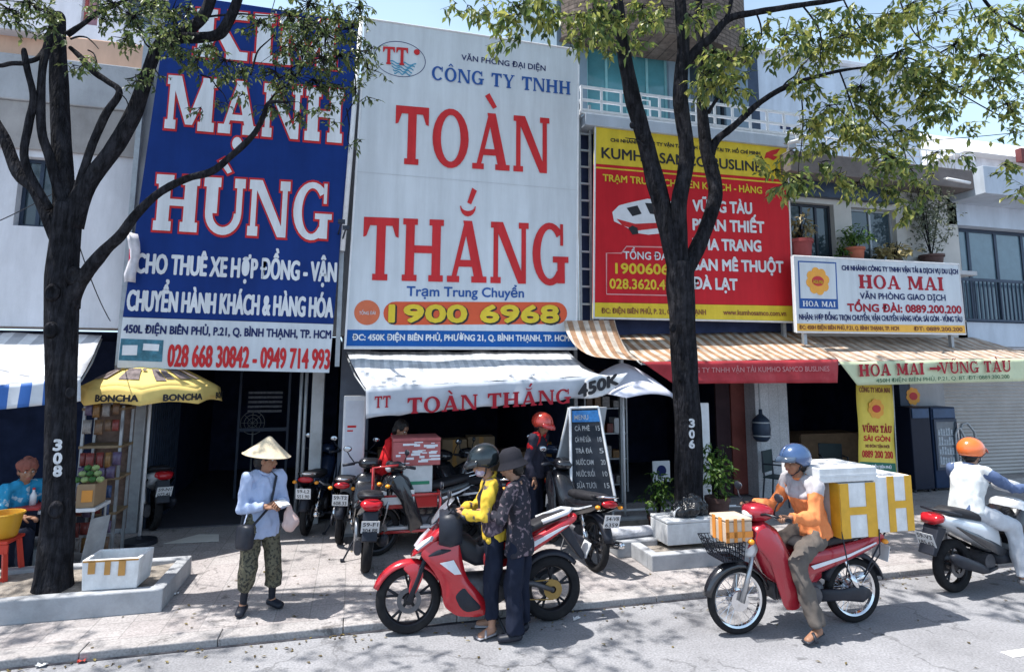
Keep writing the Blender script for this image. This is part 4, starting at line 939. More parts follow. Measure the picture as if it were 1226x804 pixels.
# ---- the left tree
YT = 6.9
t1 = thing('street_tree', 'dark forked street tree with 308 painted on its trunk', 'tree', G(66, 705, .06))
m = MB()
limb(m, [(62, 716, 38, 0), (64, 702, 31, 0), (66, 680, 27, 0), (69, 630, 24, 0), (72, 540, 21, 0), (73, 450, 21, 0), (74, 380, 22.5, 0), (74, 330, 22, 0), (78, 280, 20, 0), (82, 245, 19, 0)], YT, .1, n=18)
limb(m, [(78, 290, 17, 0), (76, 225, 15, .05), (73, 160, 13.5, .1), (71, 100, 13, .15), (69, 50, 12.5, .2), (69, 22, 12, .2), (68, 17, 7, .2)], YT, .12)
limb(m, [(84, 270, 17, 0), (104, 222, 12.5, -.05), (139, 174, 11.5, -.1), (162, 132, 11, -.15), (178, 85, 9, -.2), (192, 54, 9, -.2), (226, 36, 8, -.25), (243, 20, 8, -.3), (252, 0, 8, -.3), (262, -40, 6.5, -.4), (270, -110, 5, -.5)], YT)
limb(m, [(190, 58, 7, -.2), (215, 46, 8, -.25), (245, 45, 8, -.3), (266, 38, 7.5, -.3), (279, 14, 7, -.35), (288, -10, 6.5, -.4), (310, -70, 5, -.6)], YT)
limb(m, [(82, 365, 17, 0), (96, 338, 10, -.1), (122, 304, 9, -.2), (143, 283, 7.5, -.3), (163, 257, 6.5, -.35), (192, 230, 5.5, -.4), (223, 214, 5, -.45), (254, 205, 5, -.5), (280, 184, 4.3, -.5), (303, 162, 3.8, -.55), (315, 140, 3.2, -.55), (322, 123, 2.6, -.6), (342, 123, 1.6, -.6)], YT)
limb(m, [(88, 255, 9, 0), (103, 195, 6, -.1), (125, 140, 5.5, -.2), (143, 111, 5, -.25), (128, 97, 5, -.2), (112, 86, 5, -.15), (98, 70, 4.5, -.1), (84, 57, 3.5, -.05)], YT)
limb(m, [(70, 290, 11, 0), (45, 232, 9, .05), (22, 208, 9, .1), (5, 165, 8.5, .15), (-18, 120, 8, .2), (-40, 40, 7, .3), (-50, -60, 6, .4)], YT)
limb(m, [(60, 250, 6, -.05), (30, 195, 6, -.1), (34, 150, 6, -.1), (40, 118, 5.5, -.15), (33, 84, 5, -.15), (29, 64, 4.5, -.15), (29, 58, 2.5, -.15)], YT)
limb(m, [(33, 76, 4, -.15), (14, 76, 4, -.2), (-6, 78, 3.6, -.2), (-40, 60, 3, -.3)], YT)
limb(m, [(32, 74, 4, -.15), (45, 70, 4, -.1), (56, 55, 3.5, 0)], YT)
limb(m, [(74, 240, 9, 0), (60, 190, 7, -.06), (50, 155, 6.5, -.1), (50, 90, 6, -.1), (57, 55, 6, -.05), (62, 38, 5, 0)], YT)
limb(m, [(80, 42, 5, .1), (98, 30, 4, .1), (116, 16, 3.5, .1), (145, 3, 3, .1), (190, -25, 2.5, 0)], YT)
rt = random.Random(4)
for (x, y, a, l, r) in [(84, 47, .3, 40, 1.6), (105, 60, -.5, 30, 1.2), (118, 40, 1.2, 35, 1), (143, 111, -.8, 45, 1), (150, 95, .2, 40, .9), (322, 122, .9, 60, 1.4), (330, 95, .4, 50, 1.2), (300, 90, 1.3, 60, 1.5), (355, 60, .2, 70, 1.4), (390, 40, -.6, 50, 1.2), (250, 20, .1, 80, 1.6), (185, 60, 2.6, 40, 1.5), (240, 90, -.3, 50, 1.2), (415, 130, -1.4, 50, 1), (425, 90, -1.5, 60, 1)]:
    pts = [(x, y, r, -.3)]
    for k in range(4): x += cos(a)*l/4; y -= sin(a)*l/4; a += rt.uniform(-.7, .6); pts.append((x, y, r*(1-.2*k), -.3-.04*k))
    limb(m, pts, YT, 0, 3, 6)
def knot(m, x, y, r, Y, R, d=.3): c = P(x, y, Y-R*.8); m.lathe([(.001, -.5*r), (r*1.3, -.3*r), (r, .25*r), (r*.75, .45*r), (r*.5, .2*r), (.001, .1*r)], (0, 0, 0), 'Y', 14); n_ = 6*14; m.v[-n_:] = [(c.x+p[0], c.y-p[1]*.9, c.z+p[2]*1.3) for p in m.v[-n_:]]
for x, y, r in ((60, 395, .05), (84, 470, .035), (66, 610, .05), (88, 330, .06), (62, 350, .055)): knot(m, x, y, r, YT, .19)
m.build('trunk', m_bark, t1, smooth=True)
def paint_number(t, s, cx, ys, wpx, hpx, Yc, R, rr):
    for ch, y in zip(s, ys):
        c = P(cx, y, Yc-R); m = MB(); X0 = c.x
        letters(m, ch, cx-wpx/2, y+hpx/2, cx+wpx/2, y+hpx/2, hpx, hpx, Yc-R, .0, bold=.02, multi=.006, fn=lambda X, y_, z: (X, Yc-math.sqrt(max(1e-4, R*R-(X-X0)**2))-.012+(y_-(Yc-R)), z))
        m.build('painted_number', M('worn_white_paint', (.62, .63, .65), .7, var=.15, scale=30, dirt=.8, dcol=(.12, .12, .12)), t)
paint_number(t1, '308', 69, (532, 548, 563), 9, 12.5, YT, .185, 0)
rnd = random.Random(11); m = MB(); TWIGS = MB()
cl1 = [(135, 8, 20), (160, 25, 24), (180, 10, 22), (205, 20, 26), (150, 50, 16), (190, 45, 18), (215, 70, 18), (205, 55, 16), (235, 75, 15), (250, 60, 18), (270, 75, 16), (290, 88, 14), (225, 15, 16), (345, 20, 24), (365, 35, 26), (390, 45, 26), (405, 70, 24), (385, 75, 24), (360, 60, 22), (340, 60, 20), (330, 90, 18), (350, 95, 22), (375, 100, 20), (400, 105, 18), (310, 30, 18), (420, 40, 22), (430, 65, 18), (325, 130, 14), (345, 125, 13), (358, 140, 12), (335, 110, 14), (440, 85, 13), (445, 60, 10), (425, 110, 12), (440, 118, 7), (432, 170, 6), (400, 20, 22), (370, 10, 26), (430, 10, 20), (10, 15, 18), (35, 8, 22), (55, 15, 18), (60, 35, 14), (20, 30, 12), (100, 78, 9), (115, 74, 7), (88, 80, 8), (163, 100, 12), (268, 95, 14), (185, 85, 10), (262, 125, 8), (290, 115, 7), (380, 135, 8), (400, 150, 6), (240, 130, 6), (122, 25, 14), (400, 128, 8)]
for x, y, r in cl1:
    c = P(x, y, YT-.35+rnd.uniform(-.35, .25)); k = (c-CO).dot(CF)/FPX
    clump(m, c, r*k, int(12+r*r*.30), .062, rnd)
def high_crown(mb, cen, rad3, n, L, rnd, per=60, cr=.45):
    made = 0; tries = 0
    while made < n and tries < n*30:
        tries += 1
        d = V((rnd.gauss(0, 1), rnd.gauss(0, 1), rnd.gauss(0, 1))).normalized()*rnd.uniform(.35, 1)**.6; p = V((cen[0]+d.x*rad3[0], cen[1]+d.y*rad3[1], cen[2]+d.z*rad3[2]))
        if not offscreen(p, cr*1.5): continue
        clump(mb, p, cr, per, L, rnd, .4); made += 1
high_crown(m, (-3.2, 6.0, 7.7), (4.0, 3.0, 2.0), 74, .085, rnd, 52)
m.build('crown', m_leafA, t1, fix=False); TWIGS.build('twigs', m_bark, t1, fix=False); TWIGS = None

# ---- the right tree
YT2 = 7.25
t2 = thing('street_tree', 'slender three-stemmed street tree with 306 painted on its trunk', 'tree', G(825, 640, .06))
m = MB()
limb(m, [(827, 668, 24, 0), (826, 640, 21, 0), (825, 590, 19, 0), (824, 520, 17.5, 0), (820, 450, 16, 0), (817, 390, 16, 0), (815, 345, 17, 0), (815, 315, 17, 0)], YT2, .1, n=18)
limb(m, [(812, 330, 12, 0), (803, 290, 11.5, 0), (793, 250, 11, .05), (781, 205, 11, .1), (771, 165, 10.5, .1), (759, 125, 10.5, .1), (751, 85, 9.5, .1), (744, 40, 8.5, .1), (738, 0, 8, .1), (726, -60, 7, .1), (700, -150, 5, 0)], YT2)
limb(m, [(815, 330, 11, 0), (813, 280, 10, -.05), (813, 240, 10, -.1), (822, 190, 9.5, -.1), (818, 145, 9.5, -.1), (814, 110, 9.5, -.1), (818, 60, 8.5, -.1), (815, 10, 8, -.1), (812, -50, 7, -.1), (820, -140, 5, -.1)], YT2)
limb(m, [(821, 325, 10, 0), (838, 290, 9.5, .1), (853, 250, 9.5, .1), (856, 222, 9, .15), (846, 180, 8.5, .2), (841, 140, 7, .2), (840, 95, 6, .25), (838, 50, 5.5, .25), (836, 0, 5.5, .3), (845, -80, 4, .3)], YT2)
limb(m, [(850, 184, 7, .18), (858, 168, 5, .15), (880, 150, 4.6, .1), (906, 126, 4.3, 0), (935, 107, 3.8, -.1), (970, 94, 3, -.2), (1005, 85, 2.3, -.3), (1042, 80, 1.4, -.4)], YT2)
limb(m, [(818, 82, 7, -.1), (832, 62, 6.5, -.1), (852, 45, 6, -.15), (872, 23, 5.5, -.2), (905, 15, 4.6, -.3), (960, 6, 4, -.4), (1010, -2, 3.5, -.5), (1070, -20, 3, -.6), (1160, -40, 2.6, -.7)], YT2)
limb(m, [(868, 26, 3.5, -.18), (873, 12, 3, -.2), (878, -10, 2.5, -.2)], YT2)
limb(m, [(1160, -42, 2.6, -.7), (1175, -5, 2.5, -.7), (1195, 18, 2.2, -.7), (1218, 34, 1.8, -.7), (1250, 50, 1.5, -.7)], YT2)
limb(m, [(848, 135, 3, .2), (862, 115, 2, .2), (884, 105, 1.2, .2)], YT2)
limb(m, [(1042, 80, 1.4, -.4), (1090, 70, 1.2, -.4), (1130, 100, 1.1, -.4), (1200, 140, 1, -.4), (1235, 150, 1, -.4)], YT2)
rt = random.Random(8)
for (x, y, a, l, r) in [(935, 107, .9, 60, 1.3), (970, 94, -.8, 70, 1.2), (1005, 85, -1.2, 90, 1.2), (905, 15, -1.2, 70, 1.3), (960, 6, -.9, 90, 1.4), (1010, 0, -1.1, 90, 1.3), (1070, -18, -1.2, 110, 1.4), (1100, -25, -1.4, 130, 1.3), (1150, -35, -1.3, 140, 1.3), (1195, 18, -1.3, 120, 1.1), (772, 180, 2, 30, 1.3), (735, 10, -2.4, 60, 1.5), (730, -10, 2.9, 90, 1.6), (700, -30, -2.6, 80, 1.4), (640, -20, -2.2, 70, 1.2), (1040, 120, -1.2, 100, 1), (1080, 150, -1.6, 90, 1), (960, 120, -1.5, 90, 1)]:
    pts = [(x, y, r, -.3)]
    for k in range(5): x += cos(a)*l/5; y -= sin(a)*l/5; a += rt.uniform(-.5, .5); pts.append((x, y, r*(1-.15*k), -.3-.04*k))
    limb(m, pts, YT2, 0, 3, 6)
for x, y, r in ((806, 392, .04), (829, 560, .04), (818, 452, .05), (757, 150, .03), (770, 165, .035), (822, 180, .03)): knot(m, x, y, r, YT2, .15)
m.build('trunk', m_bark, t2, smooth=True)
paint_number(t2, '306', 828, (506, 519, 531), 6, 9.5, YT2, .18, 0)
rnd = random.Random(23); m = MB(); TWIGS = MB()
cl2 = [(985, 60, 24), (962, 42, 20), (1010, 48, 24), (1040, 35, 22), (1062, 22, 24), (940, 45, 18), (950, 62, 14), (1075, 68, 26), (1100, 88, 28), (1030, 108, 24), (1052, 125, 24), (992, 130, 20), (968, 150, 18), (1010, 158, 26), (1042, 165, 28), (1062, 190, 24), (1085, 160, 20), (1110, 118, 26), (1142, 60, 28), (1175, 70, 24), (1190, 100, 26), (1206, 130, 24), (1150, 108, 20), (970, 108, 13), (1005, 212, 14), (1028, 222, 18), (955, 216, 15), (928, 206, 13), (940, 222, 14), (1062, 232, 18), (1085, 252, 14), (1120, 185, 11), (1118, 210, 9), (1152, 188, 7), (1203, 200, 12), (1220, 20, 24), (1182, 22, 24), (1122, 20, 22), (1090, 10, 24), (1020, 15, 18), (985, 20, 18), (880, 92, 12), (955, 100, 12), (850, 90, 20), (872, 72, 13), (845, 70, 14), (880, 110, 10), (722, 42, 13), (710, 10, 18), (728, 62, 8), (690, 20, 16), (662, 15, 16), (645, 28, 12), (620, 10, 16), (600, 30, 10), (580, 12, 12), (622, 42, 7), (560, 8, 8), (600, 50, 5), (770, 8, 12), (690, 48, 7), (1130, 140, 16), (1160, 150, 10), (1215, 70, 18), (1080, 110, 18), (1215, 160, 10), (1050, 70, 16), (1130, 90, 16), (980, 175, 14), (1090, 205, 14), (1105, 230, 9), (912, 190, 8), (1222, 225, 8), (948, 182, 9), (990, 195, 12), (725, 12, 14), (930, 70, 8), (960, 80, 10), (905, 60, 6), (700, 35, 16), (735, 25, 16), (755, 20, 12), (780, 30, 12), (795, 12, 14), (825, 20, 12), (850, 15, 14), (865, 95, 16), (840, 110, 14), (855, 65, 14), (890, 60, 14), (895, 40, 14), (760, 50, 9), (920, 30, 14), (650, 5, 16), (610, 22, 12), (545, 5, 8)]
for x, y, r in cl2:
    c = P(x, y, YT2-.5+rnd.uniform(-.6, .5)); k = (c-CO).dot(CF)/FPX
    clump(m, c, r*k*.95, int(12+r*r*.27), .118, rnd, .8)
high_crown(m, (5.0, 6.2, 8.6), (4.6, 3.0, 2.0), 62, .12, rnd, 48)
high_crown(m, (4.0, 7.35, 8.2), (4.8, .85, 1.5), 40, .12, rnd, 48)
m.build('crown', m_leafB, t2, fix=False); TWIGS.build('twigs', m_bark, t2, fix=False); TWIGS = None
# ---- neighbouring street tree just left of the view: its crown gives the shade on the road at the left
t3 = thing('street_tree', 'street tree standing just outside the view to the left', 'tree', (-8.5, 6.9, .06))
m = MB(); m.tube([(-8.5, 6.9, 0), (-8.45, 6.9, 1.5), (-8.3, 6.85, 3), (-8.0, 6.6, 4.6), (-7.4, 6.2, 6.2)], [.24, .2, .19, .15, .08], 12, wob=.12); m.tube([(-8.3, 6.85, 3), (-8.9, 6.4, 4.5), (-9.2, 5.9, 6.4)], [.15, .12, .06], 10, wob=.12); m.build('trunk', m_bark, t3, smooth=True)
m = MB(); high_crown(m, (-7.6, 5.6, 7.0), (3.6, 3.2, 1.8), 60, .09, random.Random(5), 48); m.build('crown', m_leafA, t3, fix=False)

# ================================================================ planters and plants
def planter(name, label, X0, X1, Y0, Y1, z1, wall_=.12):
    s = thing(name, label, 'planter', ((X0+X1)/2, (Y0+Y1)/2, .06))
    m = MB(); m.box(X0, X1, Y0, Y0+wall_, .055, z1); m.box(X0, X1, Y1-wall_, Y1, .055, z1-.003); m.box(X0, X0+wall_, Y0+wall_, Y1-wall_, .055, z1-.002); m.box(X1-wall_, X1, Y0+wall_, Y1-wall_, .055, z1-.002)
    m.build('kerb_wall', M('planter_concrete', (.36, .37, .39), .92, var=.14, scale=5, dirt=.5, dcol=(.22, .22, .22), bump=.3), s, bevel=.012)
    r = random.Random(3); rows = []
    for i in range(9): rows.append([(X0+wall_+(X1-X0-2*wall_)*i/8, Y0+wall_+(Y1-Y0-2*wall_)*k/8, z1-.06+r.uniform(-.02, .03)) for k in range(9)])
    m = MB(); m.sheet(rows); m.build('soil', M('dusty_soil', (.26, .23, .20), .95, var=.4, scale=12, bump=.6), s)
    return s
a = G(0, 750); b_ = G(194, 731); YP = (a.y+b_.y)/2
planter('tree_planter', 'long grey concrete kerb planter around the tree numbered 308', -5.2, b_.x, YP, G(195, 666, .26).y, .26)
a = G(781, 684); planter('tree_planter', 'short grey concrete kerb planter around the tree numbered 306', a.x, a.x+2.0, a.y, a.y+1.75, .23)
m = MB(); a = G(740, 668); b_ = G(788, 664); m.box(a.x, b_.x, a.y, a.y+.4, .055, .25); o = m.build('concrete_block', M('planter_concrete'), None, bevel=.02); tag(recentre(o), 'pale broken concrete block with a grey sack lying on it', 'block')
m = MB(); c = P(768, 645, a.y+.15); m.cap((a.x+.03, a.y+.16, .30), (b_.x-.02, a.y+.2, .30), .07, .06, (0, 1, 0), 1.6); o = m.build('cement_sack', M('sack_grey', (.45, .46, .5), .8, var=.25, scale=9, bump=.5), None, smooth=True); tag(recentre(o), 'crumpled grey sack lying on the pale concrete block', 'sack')
m = MB(); a = G(4, 706, .06); m.box(a.x-.5, G(37, 706, .06).x, 7.72, 8.2, .055, .36); o = m.build('concrete_block', M('planter_concrete'), None, bevel=.02); tag(recentre(o), 'grey concrete block behind the planter left of the 308 tree', 'block')

def pot_plant(label, base, h, r, potr, poth, potm, leafm, n, L, seed, tall=False, group=None):
    rnd = random.Random(seed); s = thing('potted_plant', label, 'plant', base, group=group)
    B = V(base); m = MB(); m.lathe([(potr*.3, .0), (potr*.75, 0), (potr*.95, poth*.85), (potr*1.06, poth*.86), (potr*1.06, poth), (potr*.9, poth), (potr*.85, poth*.9), (.001, poth*.88)], B, n=20); m.build('pot', potm, s, smooth=2)
    m = MB(); st = MB()
    for _ in range(n):
        d = V((rnd.gauss(0, 1), rnd.gauss(0, 1), rnd.gauss(0, .8))).normalized()*rnd.random()**.5; c = B+V((d.x*r, d.y*r, poth+h*.5+d.z*h*.5))
        clump(m, c, r*.2, 6, L, rnd, .3)
    for _ in range(7): a = rnd.uniform(0, 6.3); st.tube([B+V((0, 0, poth*.85)), B+V((cos(a)*r*.3, sin(a)*r*.3, poth+h*.4)), B+V((cos(a)*r*.6, sin(a)*r*.6, poth+h*.85))], [.012, .008, .004], 5)
    st.build('stems', m_bark, s); m.build('foliage', leafm, s, fix=False); return s
m_terra = M('terracotta', (.42, .13, .08), .8, var=.15, scale=8, dirt=.3, dcol=(.25, .15, .12))
m_potd = M('dark_pot', (.10, .06, .055), .6, var=.2)
c = G(789, 640, .06); c = P(789, 636, 7.7); pot_plant('bushy green plant in a brown pot left of the 306 tree', (c.x, 7.7, .06), .62, .22, .15, .26, m_potd, m_leafC, 60, .075, 1)
c = P(859, 600, 7.9); pot_plant('bushy green plant rising right of the 306 tree trunk', (c.x, 7.9, .06), .85, .24, .17, .42, m_potd, m_leafC, 85, .085, 2)
YL = YU-.35; zl = P(1020, 318, 8.75).z
m = MB(); m.box(XB[4]+.1, XB[5]-.2, YU-.45, YU-.003, zl-.1, zl-.02); o = m.build('plant_shelf', m_conc, None, bevel=.01); tag(recentre(o), 'concrete ledge behind the small flower sign carrying the pots', 'ledge')
def ledge(x, h, r, potr, poth, pm, lm, n, L, seed, lab):
    c = P(x, 305, YU-.22); pot_plant(lab, (c.x, YU-.22, zl-.018), h, r, potr, poth, pm, lm, n, L, seed)
ledge(959, .5, .24, .2, .42, M('maroon_pot', (.25, .06, .06), .7), M_leaf('leaf_dry', (.12, .10, .04), (.3, .25, .12), (.5, .42, .25), 5), 34, .11, 3, 'dry spiky plant in a maroon pot right of the red sign')
ledge(1023, .42, .3, .17, .34, m_terra, m_leafC, 50, .09, 4, 'round green plant in an orange terracotta pot above the flower sign')
ledge(1008, .2, .15, .12, .16, m_potd, m_leafC, 20, .07, 5, 'low green plant in a small pot beside the terracotta pot')
ledge(1068, .36, .32, .15, .16, m_potd, M_leaf('leaf_straw', (.2, .17, .07), (.4, .34, .16), (.6, .5, .28), 5), 44, .13, 6, 'straw-coloured drooping plant behind the flower sign')
s = ledge(1115, 1.55, .42, .2, .3, m_potd, m_leafD, 420, .06, 7, 'tall sparse grey-green shrub at the right end of the flower sign')
# ================================================================ motorbikes (local: +X forward, +Y left, Z up)
m_tyre = M('tyre_rubber', (.018, .018, .02), .85, var=.25, scale=20, dirt=.3, dcol=(.06, .055, .05)); m_rim = M('black_rim', (.025, .025, .03), .35, metal=.6, var=.1)
m_alu = M('cast_alloy', (.42, .43, .45), .35, metal=.85, var=.12, scale=12, dirt=.3, dcol=(.12, .11, .1)); m_chrome = M('chrome', (.70, .71, .73), .12, metal=1., var=.05)
m_eng = M('engine_grey', (.09, .09, .10), .5, metal=.5, var=.3, scale=14); m_seat = M('seat_vinyl', (.02, .02, .024), .55, var=.2, scale=16, bump=.15, bscale=150)
m_plast = M('black_plastic', (.017, .020, .030), .45, var=.2, scale=10, dirt=.25, dcol=(.06, .06, .06)); m_plate = M('plate_white', (.68, .69, .70), .5, var=.05)
m_lens = M('headlight_lens', (.55, .58, .62), .08, var=.1, spec=.8); m_tail = M('tail_lens', (.42, .012, .02), .15, var=.1); m_amber = M('amber_lens', (.75, .28, .02), .2)
m_disc = M('brake_steel', (.13, .13, .14), .4, metal=.8, var=.15); m_mirror = M('mirror_glass', (.45, .48, .52), .04, metal=.9, var=.02)
def M_paint(name, col=(.5, .5, .5), metal=.15): return M(name, col, .22, metal=metal, var=.07, scale=4, coat=.7, dirt=.35, dcol=tuple(c*.55+.035 for c in col))

def wheel(parent, x, r, tr, kind, disc_side=1, name='front_wheel'):
    e = bpy.data.objects.new(name, None); COL.objects.link(e); e.parent = parent; e.location = (x, 0, r); e.empty_display_size = .05
    m = MB(); n = 40
    prof = [(r-tr*1.5, -tr*.72), (r-tr*.7, -tr*.98), (r-tr*.16, -tr*.66), (r, -tr*.12), (r, tr*.12), (r-tr*.16, tr*.66), (r-tr*.7, tr*.98), (r-tr*1.5, tr*.72)]
    m.lathe(prof, (0, 0, 0), 'Y', n); m.build('tyre', m_tyre, e, smooth=True)
    m = MB(); ri = r-tr*1.45
    m.lathe([(ri, -tr*.7), (ri-.008, -tr*.6), (ri-.018, -.015), (ri-.018, .015), (ri-.008, tr*.6), (ri, tr*.7), (ri+.004, 0), (ri, -tr*.7)], (0, 0, 0), 'Y', n)
    if kind == 'wire':
        for k in range(32):
            a = 2*pi*k/32; b = a+(.55 if k % 2 else -.55); s = .03 if k % 4 < 2 else -.03
            m.tube([(.05*cos(b), s, .05*sin(b)), ((ri-.012)*cos(a), s*.15, (ri-.012)*sin(a))], .0022, 4, cap=False)
        m.lathe([(.001, -.05), (.085, -.048), (.088, -.03), (.05, -.02), (.05, .02), (.088, .03), (.085, .048), (.001, .05)], (0, 0, 0), 'Y', 24)
        m.build('rim', m_chrome, e, smooth=2)
    else:
        for k in range(5):
            a = 2*pi*k/5+.3
            for da in (-.16, .16):
                p = V((cos(a), 0, sin(a))); q = V((cos(a+da), 0, sin(a+da)))
                m.tube([p*.035, p*(ri*.45)+q*.0, q*(ri-.008)], [.017, .013, .011], 6)
        m.lathe([(.001, -.045), (.045, -.042), (.045, .042), (.001, .045)], (0, 0, 0), 'Y', 20)
        m.build('rim', m_rim if kind == 'cast' else m_alu, e, smooth=2)
        d = MB(); y = .06*disc_side
        d.lathe([(.065, y-.002), (.105, y-.002), (.105, y+.002), (.065, y+.002), (.065, y-.002)], (0, 0, 0), 'Y', 28); d.build('brake_disc', m_disc, e, smooth=2)
    return e
def fender(m, x, z, r, a0, a1, hw, n=14, th=.006):
    rows = []
    for i in range(n+1):
        a = rad(a0+(a1-a0)*i/n); tap = .75+.25*sin(pi*i/n); row = []
        for k in range(9):
            t = -1+2*k/8; rr = r-.022*t*t-.02*abs(t)**5; row.append((x+rr*cos(a), t*hw*tap, z+rr*sin(a)))
        rows.append(row)
    return m.sheet(rows)
def plate_text(parent, lines, c, w_, h, nrm_tilt):
    """white number plate facing -X (rear)"""
    R = Matrix.Rotation(nrm_tilt, 3, 'Y'); m = MB(); m.cbox(c, (.004, w_, h), R); o = m.build('number_plate', m_plate, parent)
    k = MB(); ch = h/len(lines)*.62
    for i, s in enumerate(lines):
        vs, fs = text_mesh(s, .012); mn = min(v[0] for v in vs); mx = max(v[0] for v in vs); W = w_*.82
        zc = h/2-(i+1)*h/len(lines)+h*.09
        k.add([V(c)+R @ V((-.0035, W/2-(v[0]-mn)/(mx-mn)*W, zc+v[1]/CAPH*ch)) for v in vs], fs)
    k.build('plate_number', m_ink2, o); return o
RIDDEN = False
def mirrors(p, x, z, ang=0, w_=.30):
    for s in (-1, 1):
        m = MB(); m.tube([(x, s*.2, z), (x+.03, s*(w_-.03), z+.08), (x+.02, s*w_, z+.13)], .007, 6); m.ell((x+.02, s*w_, z+.165), (.016, .055, .038)); o = m.build('mirror', m_plast, p, smooth=True)
        g = MB(); g.ell((x+.006, s*w_, z+.165), (.005, .048, .032)); g.build('mirror_glass', m_mirror, o, smooth=True)
def bars(p, x, z, w_=.33):
    m = MB(); m.tube([(x+.05, -.05, z-.03), (x+.02, -.16, z), (x-.09, -w_, z-.02)], .012, 8); m.tube([(x+.05, .05, z-.03), (x+.02, .16, z), (x-.09, w_, z-.02)], .012, 8); m.build('handlebar', m_rim, p, smooth=True)
    for s in (-1, 1):
        m = MB(); m.tube([(x-.04, s*(w_-.13), z-.008), (x-.1, s*(w_+.01), z-.022)], .018, 10); m.tube([(x+.01, s*.2, z), (x+.01, s*(w_-.03), z-.02)], .006, 5); m.build('grip', m_plast, p, smooth=True)
def forks(p, x, r, hx, hz, w_=.075, mat=None):
    for s in (-1, 1):
        m = MB(); m.tube([(x, s*w_, r), (x+(hx-x)*.45, s*w_, r+(hz-r)*.45), (hx, s*w_*.9, hz)], [.024, .022, .016], 10); m.build('fork', mat or m_alu, p, smooth=True)

def bike_common(p, st):
    wb, r = st['wb'], st['r']; fx, rx = wb/2, -wb/2
    wheel(p, fx, r, st['tf'], st['wheel'], 1, 'front_wheel'); wheel(p, rx, st.get('rr', r), st['tr'], st['wheel'], -1, 'rear_wheel')
def side_stand(p, x, lean=1):
    if RIDDEN: return
    m = MB(); m.tube([(x, .1, .27), (x-.12, .24, .012)], .011, 6); m.cbox((x-.12, .25, .008), (.07, .05, .012)); m.build('side_stand', m_plast, p)
def ell_sheet(m, prof, y, bulge, thick=.012):
    """side panel from an XZ outline, slightly domed away from the bike's middle"""
    for _ in range(2):
        pr = []
        for k in range(len(prof)):
            p0, p1 = prof[k], prof[(k+1) % len(prof)]
            for t in (.18, .82): pr.append((p0[0]+(p1[0]-p0[0])*t, p0[1]+(p1[1]-p0[1])*t))
        prof = pr
    cx = sum(q[0] for q in prof)/len(prof); cz = sum(q[1] for q in prof)/len(prof); s = 1 if y > 0 else -1; n = len(prof)
    vs = []; 
    for f, dy in ((1, 0), (.72, bulge*.7), (.35, bulge)):
        vs += [(cx+(q[0]-cx)*f, y+s*dy, cz+(q[1]-cz)*f) for q in prof]
    vs.append((cx, y+s*bulge*1.05, cz)); fs = []
    for i in range(2):
        for k in range(n): fs.append((i*n+k, i*n+(k+1) % n, (i+1)*n+(k+1) % n, (i+1)*n+k))
    fs += [(2*n+k, 2*n+(k+1) % n, 3*n) for k in range(n)]
    o = len(vs); vs += [(q[0], y-s*thick, q[1]) for q in prof]
    for k in range(n): fs.append((k, (k+1) % n, o+(k+1) % n, o+k))
    return m.add(vs, fs)

